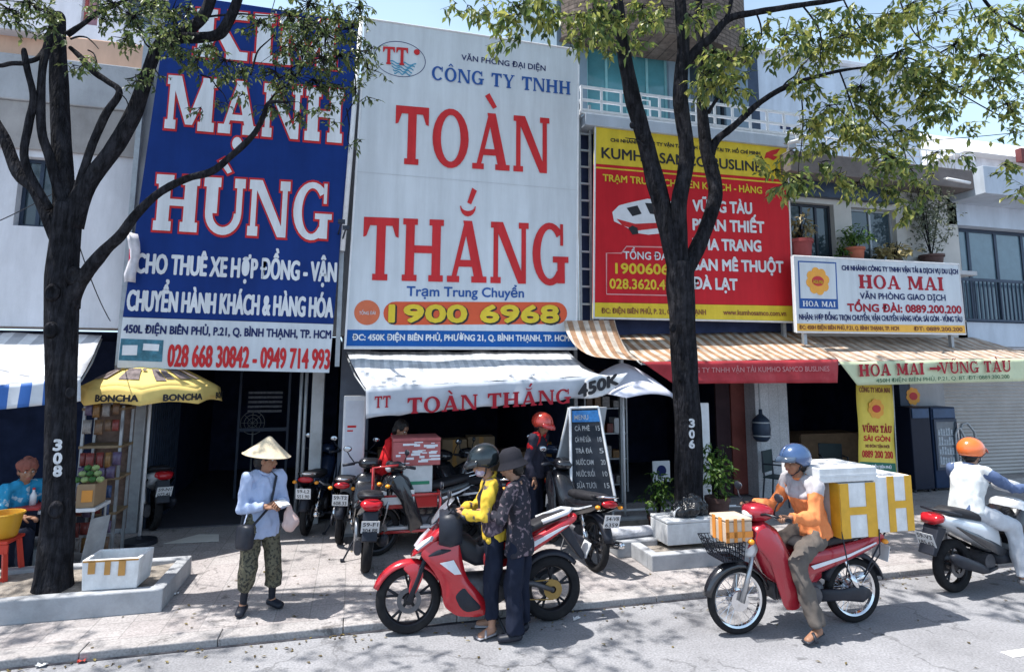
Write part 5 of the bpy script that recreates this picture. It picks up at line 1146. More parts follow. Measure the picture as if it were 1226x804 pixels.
def underbone(name, label, loc, rz, c1, c2, plate, lean=0., group='motorbikes parked on the pavement', wheel_='wire', basket=False, steer=0., seat_m=None, white=None):
    """step-through motorbike"""
    s = thing(name, label, 'motorbike', loc, 0, group, world=False); s.rotation_euler = (lean, 0, rz)
    st = dict(wb=1.19, r=.285, tf=.035, tr=.04, wheel=wheel_); bike_common(s, st); fx, rx = .595, -.595
    forks(s, fx, .285, .43, .78, .075)
    m = MB(); fender(m, fx, .285, .325, 10, 165, .065); m.build('front_fender', c2, s, smooth=True, solid=.006)
    # leg shield: two side wings and the middle tunnel
    m = MB(); wing = [(.47, .90), (.36, .93), (.20, .72), (.12, .50), (.06, .28), (.12, .22), (.24, .23), (.30, .42), (.36, .62), (.50, .78)]
    ell_sheet(m, wing, .17, .03); ell_sheet(m, wing, -.17, .03); m.build('leg_shield', c1, s, smooth=2)
    m = MB(); m.loft([(.50, 0, .80, .10, .10, .3), (.42, 0, .86, .14, .12, .5), (.33, 0, .78, .165, .15, .75), (.22, 0, .60, .13, .16, .8), (.12, 0, .47, .09, .14, .6), (-.05, 0, .44, .09, .13, 0), (-.2, 0, .5, .1, .1, 0)], 18, 2.8); m.build('front_body', c1, s, smooth=True)
    m = MB(); m.loft([(.545, 0, .72, .05, .06, 0), (.50, 0, .74, .1, .1, .1), (.44, 0, .76, .12, .13, .2)], 16, 2.5); m.build('nose_panel', white or c2, s, smooth=True)
    # headlight cowl
    m = MB(); m.loft([(.47, 0, 1.0, .06, .05, -.3), (.44, 0, 1.01, .1, .075, -.3), (.36, 0, 1.02, .13, .085, -.2), (.27, 0, 1.02, .12, .06, 0), (.22, 0, 1.01, .05, .03, 0)], 18, 2.4); o = m.build('handle_cowl', c1, s, smooth=True)
    m = MB(); m.ell((.455, 0, 1.0), (.035, .075, .052)); m.build('headlight', m_lens, s, smooth=True)
    bars(s, .36, 1.03); mirrors(s, .33, 1.03)
    for sy in (-1, 1): m = MB(); m.ell((.52, sy*.13, .80), (.03, .035, .025)); m.build('indicator', m_amber, s, smooth=True)
    # seat and rear body
    m = MB(); m.loft([(.02, 0, .71, .06, .02, -.1), (-.05, 0, .735, .11, .045, 0), (-.2, 0, .74, .125, .05, 0), (-.4, 0, .765, .13, .05, .05), (-.62, 0, .79, .12, .045, 0), (-.74, 0, .785, .08, .03, 0)], 18, 3); m.build('seat', seat_m or m_seat, s, smooth=True)
    m = MB(); pan = [(.02, .66), (-.3, .70), (-.62, .755), (-.86, .80), (-.88, .74), (-.66, .64), (-.40, .56), (-.12, .48), (.03, .50)]
    ell_sheet(m, pan, .12, .03); ell_sheet(m, pan, -.12, .03); m.build('side_panel', c1, s, smooth=2)
    m = MB(); str_ = [(-.05, .57), (-.45, .645), (-.75, .735), (-.75, .722), (-.45, .622), (-.08, .54)]
    for sy in (-1, 1): m.prism(str_, sy*.152, sy*.158)
    m.build('side_stripe', m_vi, s)
    m = MB(); m.ell((-.87, 0, .765), (.04, .1, .04)); m.build('tail_light', m_tail, s, smooth=True)
    for sy in (-1, 1): m = MB(); m.ell((-.86, sy*.14, .73), (.03, .03, .022)); m.build('indicator', m_amber, s, smooth=True)
    m = MB(); fender(m, rx, .285, .345, 20, 165, .07); m.build('rear_fender', m_plast, s, smooth=True, solid=.006)
    plate_text(s, plate, (-.935, 0, .60), .19, .14, -.25)
    m = MB(); m.tube([(-.60, .1, .80), (-.86, .1, .84), (-.90, 0, .845), (-.86, -.1, .84), (-.60, -.1, .80)], .012, 8); m.build('grab_rail', m_chrome, s, smooth=True)
    # engine, chain case, swing arm, exhaust, pegs
    m = MB(); m.loft([(.17, 0, .34, .09, .07, .1), (.05, 0, .33, .13, .1, 0), (-.12, 0, .31, .14, .11, 0), (-.22, 0, .32, .09, .08, 0)], 14, 3); m.lathe([(.001, -.15), (.075, -.15), (.085, -.13), (.085, .13), (.075, .15), (.001, .15)], (-.08, 0, .31), 'Y', 22)
    for k in range(5): m.box(.16+.025*k, .172+.025*k, -.075, .075, .28, .42)
    m.build('engine', m_eng, s, smooth=2)
    m = MB(); m.loft([(-.17, .11, .30, .02, .055, 0), (-.4, .115, .29, .02, .05, 0), (-.6, .115, .285, .022, .075, 0), (-.69, .11, .285, .01, .03, 0)], 12, 2.6); m.build('chain_case', m_plast, s, smooth=True)
    m = MB(); m.tube([(-.18, .09, .3), (rx, .085, .285)], .018, 8); m.tube([(-.18, -.09, .3), (rx, -.085, .285)], .018, 8); m.build('swing_arm', m_eng, s, smooth=True)
    for sy in (-1, 1):
        m = MB(); m.tube([(rx+.02, sy*.1, .3), (-.5, sy*.105, .45)], .03, 10); m.tube([(-.5, sy*.105, .45), (-.44, sy*.105, .6)], .017, 8); m.build('shock_absorber', m_chrome, s, smooth=True)
    m = MB(); m.tube([(.14, -.07, .3), (.05, -.13, .2), (-.2, -.15, .2), (-.45, -.16, .25)], .018, 8); m.tube([(-.40, -.16, .24), (-.5, -.165, .265), (-.85, -.17, .33), (-.90, -.17, .34)], [.03, .043, .043, .03], 12); m.build('exhaust', m_chrome, s, smooth=True)
    m = MB(); m.tube([(-.02, -.22, .245), (-.02, .22, .245)], .01, 8)
    for sy in (-1, 1): m.tube([(-.02, sy*.16, .245), (-.02, sy*.27, .245)], .018, 8)
    m.build('footrest', m_plast, s, smooth=True); side_stand(s, -.05)
    if basket:
        m = MB(); x0, x1, z0, z1 = .56, .82, .645, .81; g = .17
        for k in range(5):
            z = z0+(z1-z0)*k/4; f = .75+.25*k/4; cx = (x0+x1)/2+.01*k
            m.tube([(cx+.13*f, g*f, z), (cx-.13*f, g*f, z), (cx-.13*f, -g*f, z), (cx+.13*f, -g*f, z)], .005, 5, closed=True)
        for k in range(9):
            t = -1+k/4
            for sx in (-1, 1): m.tube([((x0+x1)/2+sx*.13*.75, g*.75*t, z0), ((x0+x1)/2+.04+sx*.13, g*t, z1)], .004, 4)
            for sy in (-1, 1): m.tube([((x0+x1)/2+.13*.75*t, sy*g*.75, z0), ((x0+x1)/2+.04+.13*t, sy*g, z1)], .004, 4)
        m.box((x0+x1)/2-.09, (x0+x1)/2+.09, -.12, .12, z0-.003, z0+.003); m.build('basket', m_black, s)
        m = MB()
        for sy in (-.1, 0, .1): m.tube([(-.55, sy, .83), (-1.02, sy, .86)], .008, 6)
        for x in (-.58, -.8, -1.0): m.tube([(x, -.16, .845+.0*x), (x, .16, .845)], .008, 6)
        m.tube([(-.95, .1, .86), (-.62, .13, .45)], .008, 6); m.tube([(-.95, -.1, .86), (-.62, -.13, .45)], .008, 6); m.build('rear_rack', m_plast, s)
    return s

def scooter(name, label, loc, rz, c1, c2, plate, lean=0., group='motorbikes parked on the pavement', seat_m=None, tail=True):
    """automatic scooter with flat foot board"""
    s = thing(name, label, 'motorbike', loc, 0, group, world=False); s.rotation_euler = (lean, 0, rz)
    st = dict(wb=1.26, r=.265, tf=.045, tr=.052, wheel='cast'); bike_common(s, st); fx, rx = .63, -.63
    forks(s, fx, .265, .47, .70, .075, m_plast)
    m = MB(); fender(m, fx, .265, .31, 5, 160, .07); m.build('front_fender', c1, s, smooth=True, solid=.006)
    m = MB(); m.loft([(.62, 0, .70, .05, .05, .5), (.56, 0, .74, .13, .12, .6), (.48, 0, .76, .18, .19, .7), (.40, 0, .70, .2, .23, .6), (.32, 0, .55, .19, .2, .3), (.26, 0, .42, .17, .12, .1), (.22, 0, .35, .16, .06, 0)], 20, 2.8); m.build('front_body', c1, s, smooth=True)
    m = MB(); m.loft([(.40, 0, .84, .16, .03, .6), (.32, 0, .74, .19, .09, .9), (.27, 0, .55, .19, .12, 1.2), (.25, 0, .40, .17, .08, 1.2)], 18, 3); m.build('leg_shield', c2, s, smooth=True)
    for sy in (-1, 1):
        m = MB(); m.ell((.585, sy*.1, .72), (.05, .055, .07), Matrix.Rotation(.5, 3, 'Y')); m.build('headlight', m_lens, s, smooth=True)
    m = MB(); m.loft([(.46, 0, .98, .07, .04, -.3), (.42, 0, 1.0, .13, .07, -.3), (.33, 0, 1.02, .15, .07, -.1), (.26, 0, 1.02, .1, .04, 0)], 18, 2.6); m.build('handle_cowl', c1, s, smooth=True)
    bars(s, .36, 1.02); mirrors(s, .34, 1.02)
    m = MB(); m.loft([(.30, 0, .31, .15, .04, 0), (.1, 0, .30, .17, .05, 0), (-.1, 0, .32, .16, .07, 0)], 16, 4); m.build('foot_board', m_plast, s, smooth=True)
    m = MB(); m.loft([(-.02, 0, .45, .13, .14, 0), (-.12, 0, .54, .17, .17, 0), (-.35, 0, .60, .18, .14, .1), (-.6, 0, .67, .16, .11, .15), (-.82, 0, .74, .1, .065, .2), (-.90, 0, .77, .05, .03, .2)], 18, 2.8); m.build('side_panel', c1, s, smooth=True)
    m = MB(); pan = [(-.0, .40), (-.2, .50), (-.5, .62), (-.8, .72), (-.6, .60), (-.35, .46), (-.1, .34)]
    ell_sheet(m, pan, .17, .012); ell_sheet(m, pan, -.17, .012); m.build('lower_panel', c2, s, smooth=2)
    m = MB(); m.loft([(.0, 0, .68, .05, .02, -.2), (-.08, 0, .72, .12, .05, 0), (-.25, 0, .745, .145, .055, 0), (-.38, 0, .765, .15, .06, .1), (-.6, 0, .81, .135, .05, .05), (-.76, 0, .82, .08, .03, 0)], 18, 3); m.build('seat', seat_m or m_seat, s, smooth=True)
    m = MB(); m.loft([(-.94, 0, .74, .08, .035, .2), (-.88, 0, .765, .12, .045, .2), (-.82, 0, .775, .1, .04, .2)], 14, 3); m.build('tail_light', m_tail, s, smooth=True)
    m = MB(); m.tube([(-.62, .13, .80), (-.86, .12, .85), (-.9, 0, .855), (-.86, -.12, .85), (-.62, -.13, .80)], .013, 8); m.build('grab_rail', m_plast, s, smooth=True)
    m = MB(); m.prism([(-.78, .66), (-.90, .70), (-1.02, .42), (-.97, .40)], -.08, .08); m.build('rear_fender', m_plast, s, bevel=.01)
    plate_text(s, plate, (-1.0, 0, .56), .19, .14, -.38)
    m = MB(); m.loft([(-.1, .03, .28, .07, .07, 0), (-.3, .09, .27, .05, .085, 0), (-.55, .1, .265, .05, .1, 0), (-.68, .1, .265, .04, .08, 0)], 14, 2.8); m.lathe([(.001, -.12), (.08, -.12), (.08, .14), (.001, .14)], (-.22, 0, .29), 'Y', 20); m.build('engine', m_eng, s, smooth=2)
    m = MB(); m.tube([(-.1, -.1, .22), (-.3, -.14, .21), (-.4, -.15, .24)], .02, 8); m.loft([(-.36, -.16, .24, .03, .04, .3), (-.46, -.165, .27, .05, .065, .3), (-.78, -.17, .37, .05, .075, .3), (-.86, -.17, .39, .03, .05, .3)], 14, 2.4); m.build('exhaust', m_plast, s, smooth=True)
    m = MB(); m.tube([(-.60, .12, .27), (-.52, .13, .55)], .028, 8); m.build('shock_absorber', m_alu, s, smooth=True)
    side_stand(s, -.1)
    return s

def sport(name, label, loc, rz, c1, c2, plate, lean=0., group=None):
    """sporty underbone with cast wheels and full side fairing"""
    s = thing(name, label, 'motorbike', loc, 0, group, world=False); s.rotation_euler = (lean, 0, rz)
    st = dict(wb=1.30, r=.285, tf=.047, tr=.058, wheel='cast'); bike_common(s, st); fx, rx = .65, -.65
    forks(s, fx, .285, .44, .82, .085, m_plast)
    m = MB(); fender(m, fx, .285, .325, 20, 150, .075); m.build('front_fender', c1, s, smooth=True, solid=.008)
    m = MB()
    for sy in (-1, 1): ell_sheet(m, [(.72, .56), (.60, .60), (.52, .50), (.60, .33), (.66, .34), (.64, .48)], sy*.085, .012)
    m.build('fork_guard', c1, s, smooth=2)
    m = MB(); m.loft([(.62, 0, .66, .06, .035, .6), (.57, 0, .71, .13, .075, .6), (.48, 0, .78, .17, .12, .6), (.38, 0, .85, .17, .13, .6), (.28, 0, .86, .13, .1, .4)], 20, 2.6); m.build('front_cowl', c1, s, smooth=True)
    for sy in (-1, 1):
        m = MB(); m.add([(.60, sy*.05, .70), (.585, sy*.12, .70), (.48, sy*.175, .79), (.46, sy*.17, .82), (.54, sy*.10, .765)], [(0, 1, 2, 3, 4)]); m.build('headlight', m_lens, s, solid=.03, smooth=False)
    m = MB(); m.loft([(.46, 0, .90, .05, .02, .6), (.42, 0, .95, .12, .05, .8), (.34, 0, 1.04, .13, .06, 1.), (.28, 0, 1.10, .10, .03, 1.1)], 18, 2.4); m.build('windscreen', M('smoked_screen', (.18, .19, .22), .08, spec=.8), s, smooth=True)
    m = MB(); m.loft([(.36, 0, .96, .10, .04, -.2), (.28, 0, 1.0, .12, .05, 0), (.2, 0, 1.0, .08, .03, 0)], 14, 2.4); m.build('handle_cowl', m_plast, s, smooth=True)
    bars(s, .30, 1.01); mirrors(s, .32, 1.02)
    m = MB(); fair = [(.58, .68), (.44, .78), (.24, .80), (.20, .62), (.16, .46), (.02, .30), (-.06, .17), (.04, .13), (.24, .15), (.36, .24), (.38, .42), (.47, .56)]
    ell_sheet(m, fair, .15, .03); ell_sheet(m, fair, -.15, .03); m.build('side_fairing', c1, s, smooth=2)
    m = MB(); str_ = [(.40, .60), (.28, .62), (.21, .50), (.27, .50)]
    for sy in (-1, 1): m.prism(str_, sy*.184, sy*.188)
    m.build('fairing_stripe', m_vi, s)
    m = MB()
    for sy in (-1, 1): ell_sheet(m, [(.30, .34), (.20, .44), (.10, .30), (.02, .20), (.18, .18)], sy*.172, .012); ell_sheet(m, [(.52, .655), (.40, .715), (.28, .70), (.40, .665)], sy*.176, .006)
    m.build('fairing_vent', m_plast, s, smooth=2)
    m = MB()
    for sy in (-1, 1): m.tube([(.25, sy*.16, 1.0), (.34, sy*.12, .93), (.40, sy*.11, .80)], .006, 5); m.tube([(.62, sy*.09, .30), (.56, sy*.11, .55), (.44, sy*.12, .72)], .006, 5)
    m.build('brake_hose', m_black, s, smooth=True)
    m = MB(); m.loft([(.30, 0, .80, .1, .07, .5), (.18, 0, .70, .11, .11, .5), (.05, 0, .62, .1, .1, .2), (-.1, 0, .63, .11, .1, 0)], 16, 2.8); m.build('centre_body', m_plast, s, smooth=True)
    m = MB(); m.loft([(.04, 0, .72, .06, .02, 0), (-.04, 0, .75, .11, .04, 0), (-.25, 0, .76, .125, .045, 0), (-.40, 0, .80, .12, .05, .3), (-.6, 0, .88, .11, .045, .2), (-.74, 0, .905, .07, .03, 0)], 18, 3); m.build('seat', m_seat, s, smooth=True)
    m = MB(); pan = [(.0, .66), (-.3, .70), (-.55, .80), (-.84, .92), (-.90, .89), (-.66, .74), (-.42, .60), (-.15, .50), (.0, .52)]
    ell_sheet(m, pan, .11, .03); ell_sheet(m, pan, -.11, .03); m.build('tail_panel', c1, s, smooth=2)
    m = MB(); m.tube([(-.55, .11, .88), (-.80, .10, .955), (-.86, 0, .96), (-.80, -.10, .955), (-.55, -.11, .88)], .022, 10); m.build('grab_rail', m_vi, s, smooth=True)
    m = MB()
    for sy in (-1, 1): m.prism([(-.30, .655), (-.72, .83), (-.80, .85), (-.60, .745), (-.35, .62)], sy*.143, sy*.148)
    m.build('tail_stripe', m_vi, s)
    m = MB()
    for sy in (-1, 1): ell_sheet(m, [(-.08, .66), (-.34, .675), (-.40, .64), (-.16, .58)], sy*.137, .008)
    m.build('side_cover', m_plast, s, smooth=2)
    m = MB(); m.ell((-.88, 0, .90), (.04, .08, .03)); m.build('tail_light', m_tail, s, smooth=True)
    m = MB(); m.prism([(-.72, .80), (-.82, .84), (-1.0, .52), (-.94, .52)], -.055, .055); m.build('rear_fender', m_plast, s, bevel=.01)
    plate_text(s, plate, (-1.0, 0, .60), .19, .14, -.45)
    m = MB(); fender(m, rx, .285, .33, 30, 140, .06); m.build('mud_guard', m_plast, s, smooth=True, solid=.006)
    m = MB(); m.loft([(.2, 0, .36, .1, .11, .2), (.05, 0, .33, .14, .13, 0), (-.15, 0, .33, .15, .13, 0), (-.26, 0, .36, .1, .1, 0)], 14, 3); m.lathe([(.001, -.16), (.08, -.16), (.09, -.14), (.09, .14), (.08, .16), (.001, .16)], (-.1, 0, .31), 'Y', 22); m.build('engine', m_eng, s, smooth=2)
    m = MB()
    for sy in (-1, 1): m.tube([(-.2, sy*.1, .36), (-.45, sy*.105, .36), (rx, sy*.1, .285)], [.028, .024, .02], 8)
    m.build('swing_arm', m_eng, s, smooth=True)
    m = MB(); m.lathe([(.03, .075), (.085, .075), (.085, .082), (.03, .082)], (rx, 0, .285), 'Y', 30); m.tube([(rx, .078, .37), (-.1, .1, .37)], .006, 5); m.tube([(rx, .078, .2), (-.1, .1, .25)], .006, 5); m.build('drive_chain', M('brass_chain', (.30, .20, .07), .45, metal=.7), s, smooth=2)
    m = MB(); m.tube([(.2, -.05, .28), (.1, -.13, .17), (-.2, -.15, .18), (-.42, -.16, .25)], .02, 8); m.tube([(-.38, -.16, .24), (-.48, -.17, .29), (-.82, -.18, .44), (-.88, -.18, .46)], [.03, .05, .05, .035], 12); m.build('exhaust', m_plast, s, smooth=True)
    m = MB()
    for sy in (-1, 1): m.tube([(-.02, sy*.1, .27), (-.02, sy*.27, .27)], .016, 8); m.tube([(-.32, sy*.12, .36), (-.34, sy*.25, .4)], .012, 8)
    m.build('footrest', m_plast, s, smooth=True); side_stand(s, -.05)
    return s

p_red = M_paint('bright_red_paint', (.46, .015, .025)); p_crim = M_paint('crimson_paint', (.36, .014, .03)); p_blk = M_paint('black_paint', (.016, .017, .022)); p_wht = M_paint('pearl_white_paint', (.62, .64, .67)); p_sil = M_paint('silver_paint', (.28, .30, .34), .5); p_dkb = M_paint('dark_blue_paint', (.02, .035, .08))
def two(pf, pr, z, fix=None):
    """ground point midway between the two wheel contacts and the heading from rear to front"""
    a, b = G(*pf, z), G(*pr, z); c = (a+b)/2; return (c.x, c.y, z), math.atan2(a.y-b.y, a.x-b.x)
l, h = two((487, 758), (661, 742), 0.0); sport('motorbike', 'bright red sporty motorbike with black cast wheels standing at the kerb', l, h, p_red, p_blk, ['59-X2', '418.07'], lean=.06)
RIDDEN = True
l, h = two((885, 758), (1022, 744), 0.0); underbone('motorbike', 'crimson step-through motorbike with a black front basket carrying foam boxes', l, h, p_crim, p_blk, ['59-S1', '726.14'], group=None, basket=True, white=p_wht); DELIV = (V(l), h)
a = G(1143, 708, 0.0); hd = .10; l = V((a.x+.63*cos(hd), a.y+.63*sin(hd), 0)); scooter('motorbike', 'white and black scooter ridden off to the right past the shutter', l, hd, p_wht, p_blk, ['59-V3', '185.62'], group=None); RIDE = (l, hd)
RIDDEN = False
def rear_at(pxq, hd, z=.06, wb=.63): a = G(*pxq, z); return (a.x+wb*cos(hd), a.y+wb*sin(hd), z)
hd = rad(90); scooter('motorbike', 'black scooter with a white plate parked rear-first between the shop pillar and the red cart', rear_at((437, 684), hd), hd, p_blk, p_blk, ['59-F1', '304.88'], lean=.05)
hd = rad(96); underbone('motorbike', 'black motorbike with a big white plate leaning beside the broken concrete block', rear_at((711, 683), hd, wb=.6), hd, p_blk, p_blk, ['54-V8', '6359'], lean=.08, wheel_='cast')
hd = rad(80); underbone('motorbike', 'dark motorbike with a red tail light parked behind the person in the conical hat', rear_at((366, 640), hd, wb=.6), hd, p_dkb, p_blk, ['59-L2', '551.90'], lean=.04, wheel_='cast')
hd = rad(118); scooter('motorbike', 'dark scooter with white side panels inside the open shop beside the umbrella pole', rear_at((182, 634), hd), hd, p_wht, p_blk, ['59-N1', '072.45'], lean=.05)
hd = rad(200); underbone('motorbike', 'black motorbike parked sideways in front of the red cart', (G(505, 655).x, G(505, 655).y, .06), hd, p_blk, p_blk, ['59-C1', '640.21'], lean=.05, wheel_='cast')
hd = rad(150); scooter('motorbike', 'black motorbike with round mirrors behind the person in the yellow jacket', (G(585, 632).x, G(585, 632).y, .06), hd, p_blk, p_blk, ['59-H2', '233.18'], lean=.05)

hd = rad(84); underbone('motorbike', 'black motorbike standing close to the drain pipes left of the light box', rear_at((406, 650), hd, wb=.6), hd, p_blk, p_dkb, ['59-T2', '608.33'], lean=.05, wheel_='cast')
hd = rad(128); underbone('motorbike', 'dark motorbike between the red cart and the person in the yellow jacket', (G(548, 642).x, G(548, 642).y, .06), hd, p_blk, p_blk, ['59-D1', '774.52'], lean=.05, wheel_='cast')
hd = rad(75); scooter('motorbike', 'dark blue scooter with a grey seat behind the person in the red helmet', (G(655, 628).x, G(655, 628).y, .06), hd, p_dkb, p_blk, ['59-E1', '390.06'], lean=.05)
# ================================================================ people
def M_cloth(name, col=(.5, .5, .5), rough=.9, var=.15, scale=8, pat=None, psc=30., thr=.5):
    m = M(name, col, rough, var=var, scale=scale, bump=.12, bscale=220)
    if pat and not m.get('pat'):
        m['pat'] = 1; n = m.node_tree.nodes; L = m.node_tree.links; b = n['Principled BSDF']; src = b.inputs['Base Color'].links[0].from_socket
        vo = n.new('ShaderNodeTexNoise'); vo.inputs['Scale'].default_value = psc; vo.inputs['Detail'].default_value = 3; tc = n.new('ShaderNodeTexCoord'); L.new(tc.outputs['Object'], vo.inputs['Vector'])
        r = n.new('ShaderNodeValToRGB'); r.color_ramp.elements[0].position = thr; r.color_ramp.elements[1].position = thr+.06; L.new(vo.outputs['Fac'], r.inputs['Fac'])
        mx = n.new('ShaderNodeMix'); mx.data_type = 'RGBA'; L.new(r.outputs['Color'], mx.inputs['Factor']); L.new(src, mx.inputs['A']); mx.inputs['B'].default_value = (*pat, 1); L.new(mx.outputs['Result'], b.inputs['Base Color'])
    return m
m_skin = M('skin', (.38, .21, .14), .5, var=.08, scale=12); m_skin2 = M('skin_tan', (.28, .145, .09), .5, var=.08, scale=12)
m_hair = M('black_hair', (.012, .010, .010), .5, var=.3, scale=30); m_eye = M('eye_white', (.6, .58, .55), .2); m_iris = M('eye_dark', (.015, .01, .008), .1); m_lip = M('lips', (.30, .11, .09), .5)

def blob(mb, name, mat, parent, voxel=.011, smooth_it=3, amp=0., fs=9., extra=None, stretch=(1, 1, .5)):
    """melt overlapping solids into one continuous surface"""
    me = bpy.data.meshes.new(name); me.from_pydata([tuple(p) for p in mb.v], [], mb.f)
    bm = bmesh.new(); bm.from_mesh(me); bmesh.ops.remove_doubles(bm, verts=bm.verts, dist=1e-5); bmesh.ops.recalc_face_normals(bm, faces=bm.faces); bm.to_mesh(me); bm.free()
    t = bpy.data.objects.new('melt', me); COL.objects.link(t)
    md = t.modifiers.new('r', 'REMESH'); md.mode = 'VOXEL'; md.voxel_size = voxel
    sm = t.modifiers.new('s', 'SMOOTH'); sm.factor = .5; sm.iterations = smooth_it
    dg = bpy.context.evaluated_depsgraph_get(); out = bpy.data.meshes.new_from_object(t.evaluated_get(dg)); out.name = name
    bpy.data.objects.remove(t); bpy.data.meshes.remove(me)
    if amp:
        ns = [v.normal.copy() for v in out.vertices]
        for v, nn in zip(out.vertices, ns):
            q = V((v.co.x*stretch[0], v.co.y*stretch[1], v.co.z*stretch[2]))*fs
            a = noise.noise(q)+.5*noise.noise(q*2.3+V((7, 3, 1)))+.35*(1-2*abs(noise.noise(q*1.7+V((1, 9, 4))))); v.co += nn*amp*1.9*(a-.15)
    if extra:
        bm = bmesh.new(); bm.from_mesh(out); x = bpy.data.meshes.new('x'); x.from_pydata([tuple(p) for p in extra.v], [], extra.f)
        b2 = bmesh.new(); b2.from_mesh(x); bmesh.ops.recalc_face_normals(b2, faces=b2.faces); b2.to_mesh(x); b2.free(); bm.from_mesh(x); bm.to_mesh(out); bm.free(); bpy.data.meshes.remove(x)
    out.materials.clear(); out.materials.append(mat); out.polygons.foreach_set('use_smooth', [True]*len(out.polygons))
    o = bpy.data.objects.new(name, out); COL.objects.link(o); o.parent = parent
    return o
def hand(mb, wr, d, pn, side, curl=.6, s=1.):
    """palm, four jointed fingers and a thumb; d: pointing direction, pn: direction the palm faces, side: thumb direction"""
    d = V(d).normalized(); pn = V(pn); pn = (pn-d*pn.dot(d)).normalized(); sd = d.cross(pn).normalized()
    if sd.dot(V(side)) < 0: sd = -sd
    wr = V(wr)
    for k in range(4):
        o = sd*(.027-.018*k)*s; mb.tube([wr+o*.7, wr+o+d*.045*s, wr+o+d*.078*s], [.012*s, .013*s, .0105*s], 8)
        L = (.062, .07, .066, .052)[k]*s; p = wr+o*1.08+d*.078*s; pts = [p]; a = 0
        for j, f in enumerate((.45, .32, .23)):
            a += curl*(.75 if j == 0 else .95); dd = d*cos(a)+pn*sin(a); p = p+dd*L*f; pts.append(p)
        mb.tube(pts, [.0098*s, .009*s, .0082*s, .0062*s], 7)
    p = wr+sd*.025*s+d*.015*s; t1 = (sd*.75+d*.55+pn*.35).normalized(); t2 = (d*.8+pn*.5+sd*.2).normalized()
    mb.tube([p, p+t1*.035*s, p+t1*.035*s+t2*.03*s, p+t1*.035*s+t2*.052*s], [.014*s, .0115*s, .0105*s, .007*s], 8)
def head_mesh(mb, c, R, s=1.):
    def q(x, y, z): return V(c)+R @ V((x, y, z))*s
    e = lambda p, r, rot=None: mb.ell(q(*p), tuple(k*s for k in r), R if rot is None else R @ rot, 18, 12)
    e((-.012, 0, .035), (.094, .076, .086)); e((.018, 0, -.028), (.066, .062, .085)); e((.036, 0, -.078), (.040, .040, .034)); e((.045, 0, .045), (.045, .055, .035))
    mb.cap(q(.078, 0, .012), q(.098, 0, -.026), .010*s, .016*s); e((.080, 0, -.052), (.016, .026, .014))
    for y in (-1, 1): e((-.002, y*.075, -.012), (.020, .010, .031)); e((.052, y*.038, -.022), (.028, .024, .026)); mb.cap(q(.080, y*.012, .028), q(.066, y*.05, .030), .010*s, .009*s)
